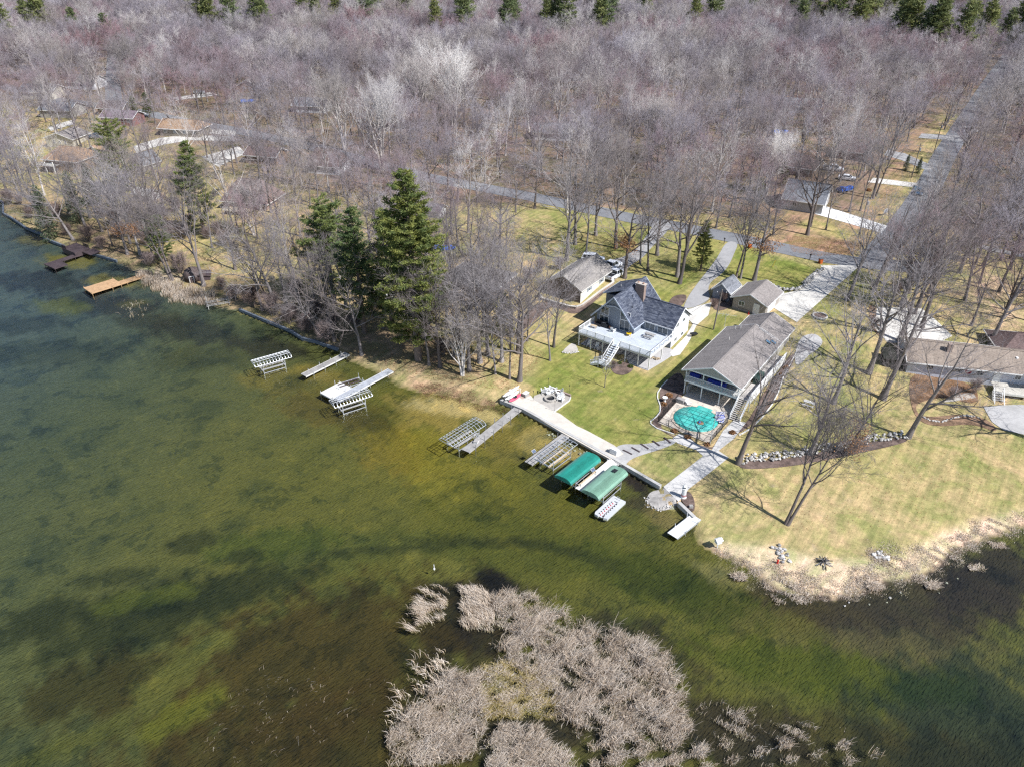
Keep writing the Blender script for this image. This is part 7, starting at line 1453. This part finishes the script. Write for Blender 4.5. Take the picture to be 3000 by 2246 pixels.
# pines mixed in beyond the first evergreens
# ------------------------------------------------------------------ reeds
def reed_mat(name, c1, c2, c3):
    m, nt, N, L, b = newmat(name); at = N.new("ShaderNodeAttribute"); at.attribute_name = "hue"
    L.new(ramp(nt, at.outputs["Fac"], [(0,c1),(.5,c2),(1,c3)]), b.inputs["Base Color"]); b.inputs["Roughness"].default_value = .8; return m
reed_m = reed_mat("dry_reeds", (.29,.205,.135), (.50,.405,.31), (.66,.585,.51)); moss_m = reed_mat("dry_sedge", (.26,.20,.05), (.42,.32,.13), (.50,.42,.24))
def reeds(name, label, pts, n, h0, h1, mat, seed, bend=.5, lean=(.2,.05), wdt=.03, z0=None, clumpy=0.0):
    g = np.random.default_rng(seed); P = np.array([G(a,b,0) for a,b in pts]); lo, hi = P.min(0), P.max(0); Q_ = []
    while sum(len(q) for q in Q_) < n:
        x = g.uniform(lo[0],hi[0],n*2); y = g.uniform(lo[1],hi[1],n*2); jx = x+.55*np.sin(y*2.3)+g.normal(size=x.size)*.45; jy = y+.55*np.sin(x*2.1)+g.normal(size=x.size)*.45; k = inpoly(P,jx,jy)
        if clumpy: k &= (np.sin(x*1.7+np.sin(y*1.1)*2)*np.sin(y*1.9+x*.6)+g.normal(size=x.size)*.3) > clumpy
        Q_.append(np.stack([x[k],y[k]],-1))
    q = np.vstack(Q_)[:n]; z = np.maximum(height(q[:,0],q[:,1]), -.25) if z0 is None else np.full(n,z0)
    h = g.uniform(h0,h1,n)*(.8+.4*np.sin(q[:,0]*.8)*np.sin(q[:,1]*.9)); a = g.uniform(0,6.28,n); ph = q[:,0]*1.9+1.5*np.sin(q[:,1]*1.3); ph2 = np.floor(q[:,0]/.9)*12.9898+np.floor(q[:,1]/.9)*78.233; ca_ = np.modf(np.abs(np.sin(ph2)*43758.5))[0]*6.28; h = h*(.78+.4*np.modf(np.abs(np.sin(ph2*1.3)*9758.5))[0]); bd_ = np.stack([np.cos(a),np.sin(a)],-1)*g.uniform(.05,bend*1.5,n)[:,None]*.8+np.stack([np.cos(ca_),np.sin(ca_)],-1)*bend*.12+np.array(lean)[None,:]
    b0 = np.stack([q[:,0],q[:,1],z],-1); m1 = b0+np.stack([bd_[:,0]*h*.25,bd_[:,1]*h*.25,h*.6],-1); dr = g.uniform(.55,1.0,n); tp = b0+np.stack([bd_[:,0]*h,bd_[:,1]*h,h*dr],-1)
    w = np.stack([-np.sin(a*1.7),np.cos(a*1.7),np.zeros(n)],-1)*wdt*g.uniform(.6,1.4,n)[:,None]
    V = np.stack([b0-w,b0+w,m1-w*.8,m1+w*.8,tp-w*.25,tp+w*.25],1).reshape(-1,3); k = (np.arange(n)*6)[:,None]; F_ = np.vstack([k+np.array([0,1,3,2])[None,:],k+np.array([2,3,5,4])[None,:]])
    me = np_mesh(name, V, F_, [mat]); at = me.attributes.new("hue",'FLOAT','POINT'); hv = np.repeat(np.clip(g.normal(.5,.28,n)+.12*np.sin(q[:,0])*np.cos(q[:,1]*.8),0,1),6).reshape(-1,6); hv[:,4:] += .15; hv[:,:2] -= .2; at.data.foreach_set("value", np.clip(hv,0,1).astype(np.float32).ravel())
    return tag(link(name, me), label, kind="stuff")
I1 = [(1440,1750),(1500,1735),(1560,1745),(1620,1790),(1690,1830),(1740,1860),(1790,1850),(1900,1880),(1950,1920),(1970,1980),(2010,2050),(2030,2120),(1990,2180),(1900,2200),(1820,2170),(1720,2130),(1660,2120),(1620,2060),(1610,2000),(1560,1955),(1500,1950),(1470,1940),(1480,1920),(1470,1840),(1450,1800)]
reeds("reeds", "tall dry reeds on the big reed island", I1, 38000, .45, 1.7, reed_m, 1, .6, wdt=.02, clumpy=-.28)
reeds("reeds", "low golden sedge in the middle of the reed island", [(1440,1950),(1500,1940),(1570,1950),(1620,2000),(1640,2080),(1590,2105),(1540,2100),(1450,2095),(1400,2060),(1410,1990)], 22000, .3, .85, moss_m, 2, .9, wdt=.02, clumpy=-.35)
reeds("reeds", "pale reeds standing among the golden sedge", [(1400,1960),(1600,1950),(1640,2100),(1400,2090)], 4500, .5, 1.3, reed_m, 44, .6, wdt=.02, clumpy=.1)
reeds("reeds", "dry reeds on the lower lobe of the island", [(1290,1990),(1350,1965),(1400,2000),(1400,2080),(1420,2140),(1380,2200),(1280,2246),(1180,2230),(1135,2170),(1150,2120),(1240,2080)], 18000, .45, 1.6, reed_m, 3, .6, wdt=.02, clumpy=-.5)
reeds("reeds", "reeds at the very bottom edge of the island", [(1440,2170),(1480,2120),(1530,2130),(1600,2180),(1700,2260),(1420,2270)], 11000, .45, 1.5, reed_m, 4, .6, wdt=.02, clumpy=-.5)
reeds("reeds", "feathery windswept reeds at the top of the island", [(1350,1725),(1400,1720),(1440,1760),(1450,1820),(1400,1850),(1370,1790)], 4200, .7, 1.6, reed_m, 5, .4, (-.35,.2), .02, clumpy=.0)
reeds("reeds", "loose bent reeds off the left of the island", [(1190,1800),(1270,1720),(1320,1700),(1310,1780),(1220,1850)], 1500, .6, 1.5, reed_m, 6, .4, (-.6,.1), .018, clumpy=.25)
reeds("reeds", "scattered bent stalks in the open shallows", [(560,2200),(700,1950),(900,1950),(1100,2000),(1130,2150),(900,2180),(700,2240)], 170, .4, .9, reed_m, 7, .8, (.5,.1), .012, clumpy=.2, z0=-.1)
reeds("reeds", "thin reeds left of the island lobe", [(1200,1940),(1300,1900),(1330,1960),(1250,2020),(1130,2120)], 500, .6, 1.4, reed_m, 8, .5, (-.4,.1), clumpy=.2)
reeds("reeds", "ragged reed tufts in the mud right of the island", [(2050,2050),(2250,2090),(2450,2160),(2600,2230),(2500,2246),(2060,2246)], 2600, .4, 1.1, reed_m, 9, .5, wdt=.02, clumpy=.6)
reeds("reeds", "ragged reed tufts below the island", [(1720,2150),(1900,2200),(2060,2200),(2080,2280),(1750,2280)], 4500, .4, 1.2, reed_m, 10, .5, wdt=.02, clumpy=.3)
reeds("reeds", "ragged band of pale dry grass round the point", [(2070,1598),(2180,1635),(2270,1660),(2380,1690),(2450,1700),(2530,1670),(2560,1625),(2640,1640),(2740,1600),(2860,1545),(3000,1500),(3000,1552),(2900,1592),(2790,1650),(2640,1722),(2500,1755),(2340,1762),(2230,1722),(2120,1645)], 26000, .07, .27, reed_m, 11, 1.0, wdt=.022, clumpy=-.2)
reeds("reeds", "matted dry grass on the shore of the point", [(2240,1640),(2330,1690),(2450,1720),(2530,1650),(2560,1590),(2660,1610),(2760,1600),(2640,1690),(2500,1740),(2330,1740)], 3500, .08, .22, reed_m, 12, 1.0, clumpy=.0)
for i, (p, l) in enumerate((((2162,1690),"dry grass tussock in the shallows left of the point"),((2560,1720),"leaning grass tussock off the point"),((2860,1660),"pale grass tussock in the dark bay"),((2920,1595),"pale grass tussock nearest the right edge"),((2730,1715),"pale tussock beside the white stones"))):
    x, y = p; o = reeds("tussock", l, [(x-16,y-8),(x+16,y-8),(x+18,y+10),(x-16,y+10)], 700, .3, .8, reed_m, 30+i, .9); o["kind"] = "thing"; o["category"] = "grass tussock"; o["group"] = "tussocks off the point"
reeds("reeds", "dark broken reed stubble below the point", [(2230,1700),(2300,1720),(2370,1745),(2360,1770),(2260,1760)], 700, .3, .8, reed_m, 40, .9, clumpy=.1)
reeds("reeds", "pale reed bed along the left shore by the hauled out lift", [(400,815),(440,800),(500,830),(560,852),(620,872),(640,895),(590,895),(500,880),(480,860),(430,835)], 6000, .9, 1.9, reed_m, 41, .3)
reeds("reeds", "sparse stalks in the water off the reed bed", [(360,880),(420,880),(420,930),(370,930)], 120, .5, 1.2, reed_m, 42, .8, clumpy=.1)
reeds("debris", "strip of rusty washed up weed on the shore left of the boat rack", [(1210,1128),(1300,1130),(1380,1160),(1440,1180),(1500,1200),(1490,1208),(1400,1195),(1330,1172),(1230,1150)], 4500, .05, .22, reed_mat("rusty_weed", (.10,.05,.03), (.20,.10,.06), (.30,.17,.10)), 43, 1.2, clumpy=.0)
# fallen brown leaves on the corner lot and under the oaks
def leaf_litter(name, label, pts, n, seed):
    g = np.random.default_rng(seed); P = np.array(WP(pts)); lo, hi = P.min(0), P.max(0); x = g.uniform(lo[0],hi[0],n*3); y = g.uniform(lo[1],hi[1],n*3); k = inpoly(P,x,y); x, y = x[k][:n], y[k][:n]; n = len(x); z = height(x,y)+.05; s = g.uniform(.03,.075,n); a = g.uniform(0,6.28,n); t = g.normal(size=n)*.03
    V = np.stack([np.stack([x+s*np.cos(a+k_*1.57), y+s*np.sin(a+k_*1.57), z+t*(1 if k_ % 2 else -1)*.5+.03],-1) for k_ in range(4)],1).reshape(-1,3)
    tag(link(name, np_mesh(name, V, np.arange(4*n).reshape(-1,4), [leaf_m])), label, kind="stuff")
leaf_litter("leaves", "fallen brown leaves on the corner lot", [(2300,690),(2420,700),(2540,715),(2500,745),(2400,752),(2320,738)], 5000, 1)
leaf_litter("leaves", "fallen brown leaves on the bank below the right hand house", [(2660,1090),(2760,1100),(2860,1130),(2870,1190),(2760,1160),(2690,1180)], 3000, 2)
leaf_litter("leaves", "fallen brown leaves beside the side road", [(2480,560),(2640,480),(2700,420),(2680,560),(2560,640)], 5000, 3)
leaf_litter("leaves", "brown leaves blown across the right hand lawn", [(2180,1380),(2650,1300),(3000,1290),(3000,1480),(2500,1560),(2250,1560)], 900, 4)
leaf_litter("leaves", "brown leaves under the shore grove", [(1200,1000),(1500,960),(1600,1040),(1500,1150),(1250,1110),(1000,1030)], 6000, 5)
leaf_litter("leaves", "brown leaves on the lawn behind the cream garage", [(1620,680),(1900,700),(1860,800),(1700,740)], 3000, 6)
leaf_litter("leaves", "brown leaves on the left shore lawns", [(250,700),(600,720),(900,880),(800,920),(500,810)], 6000, 7)
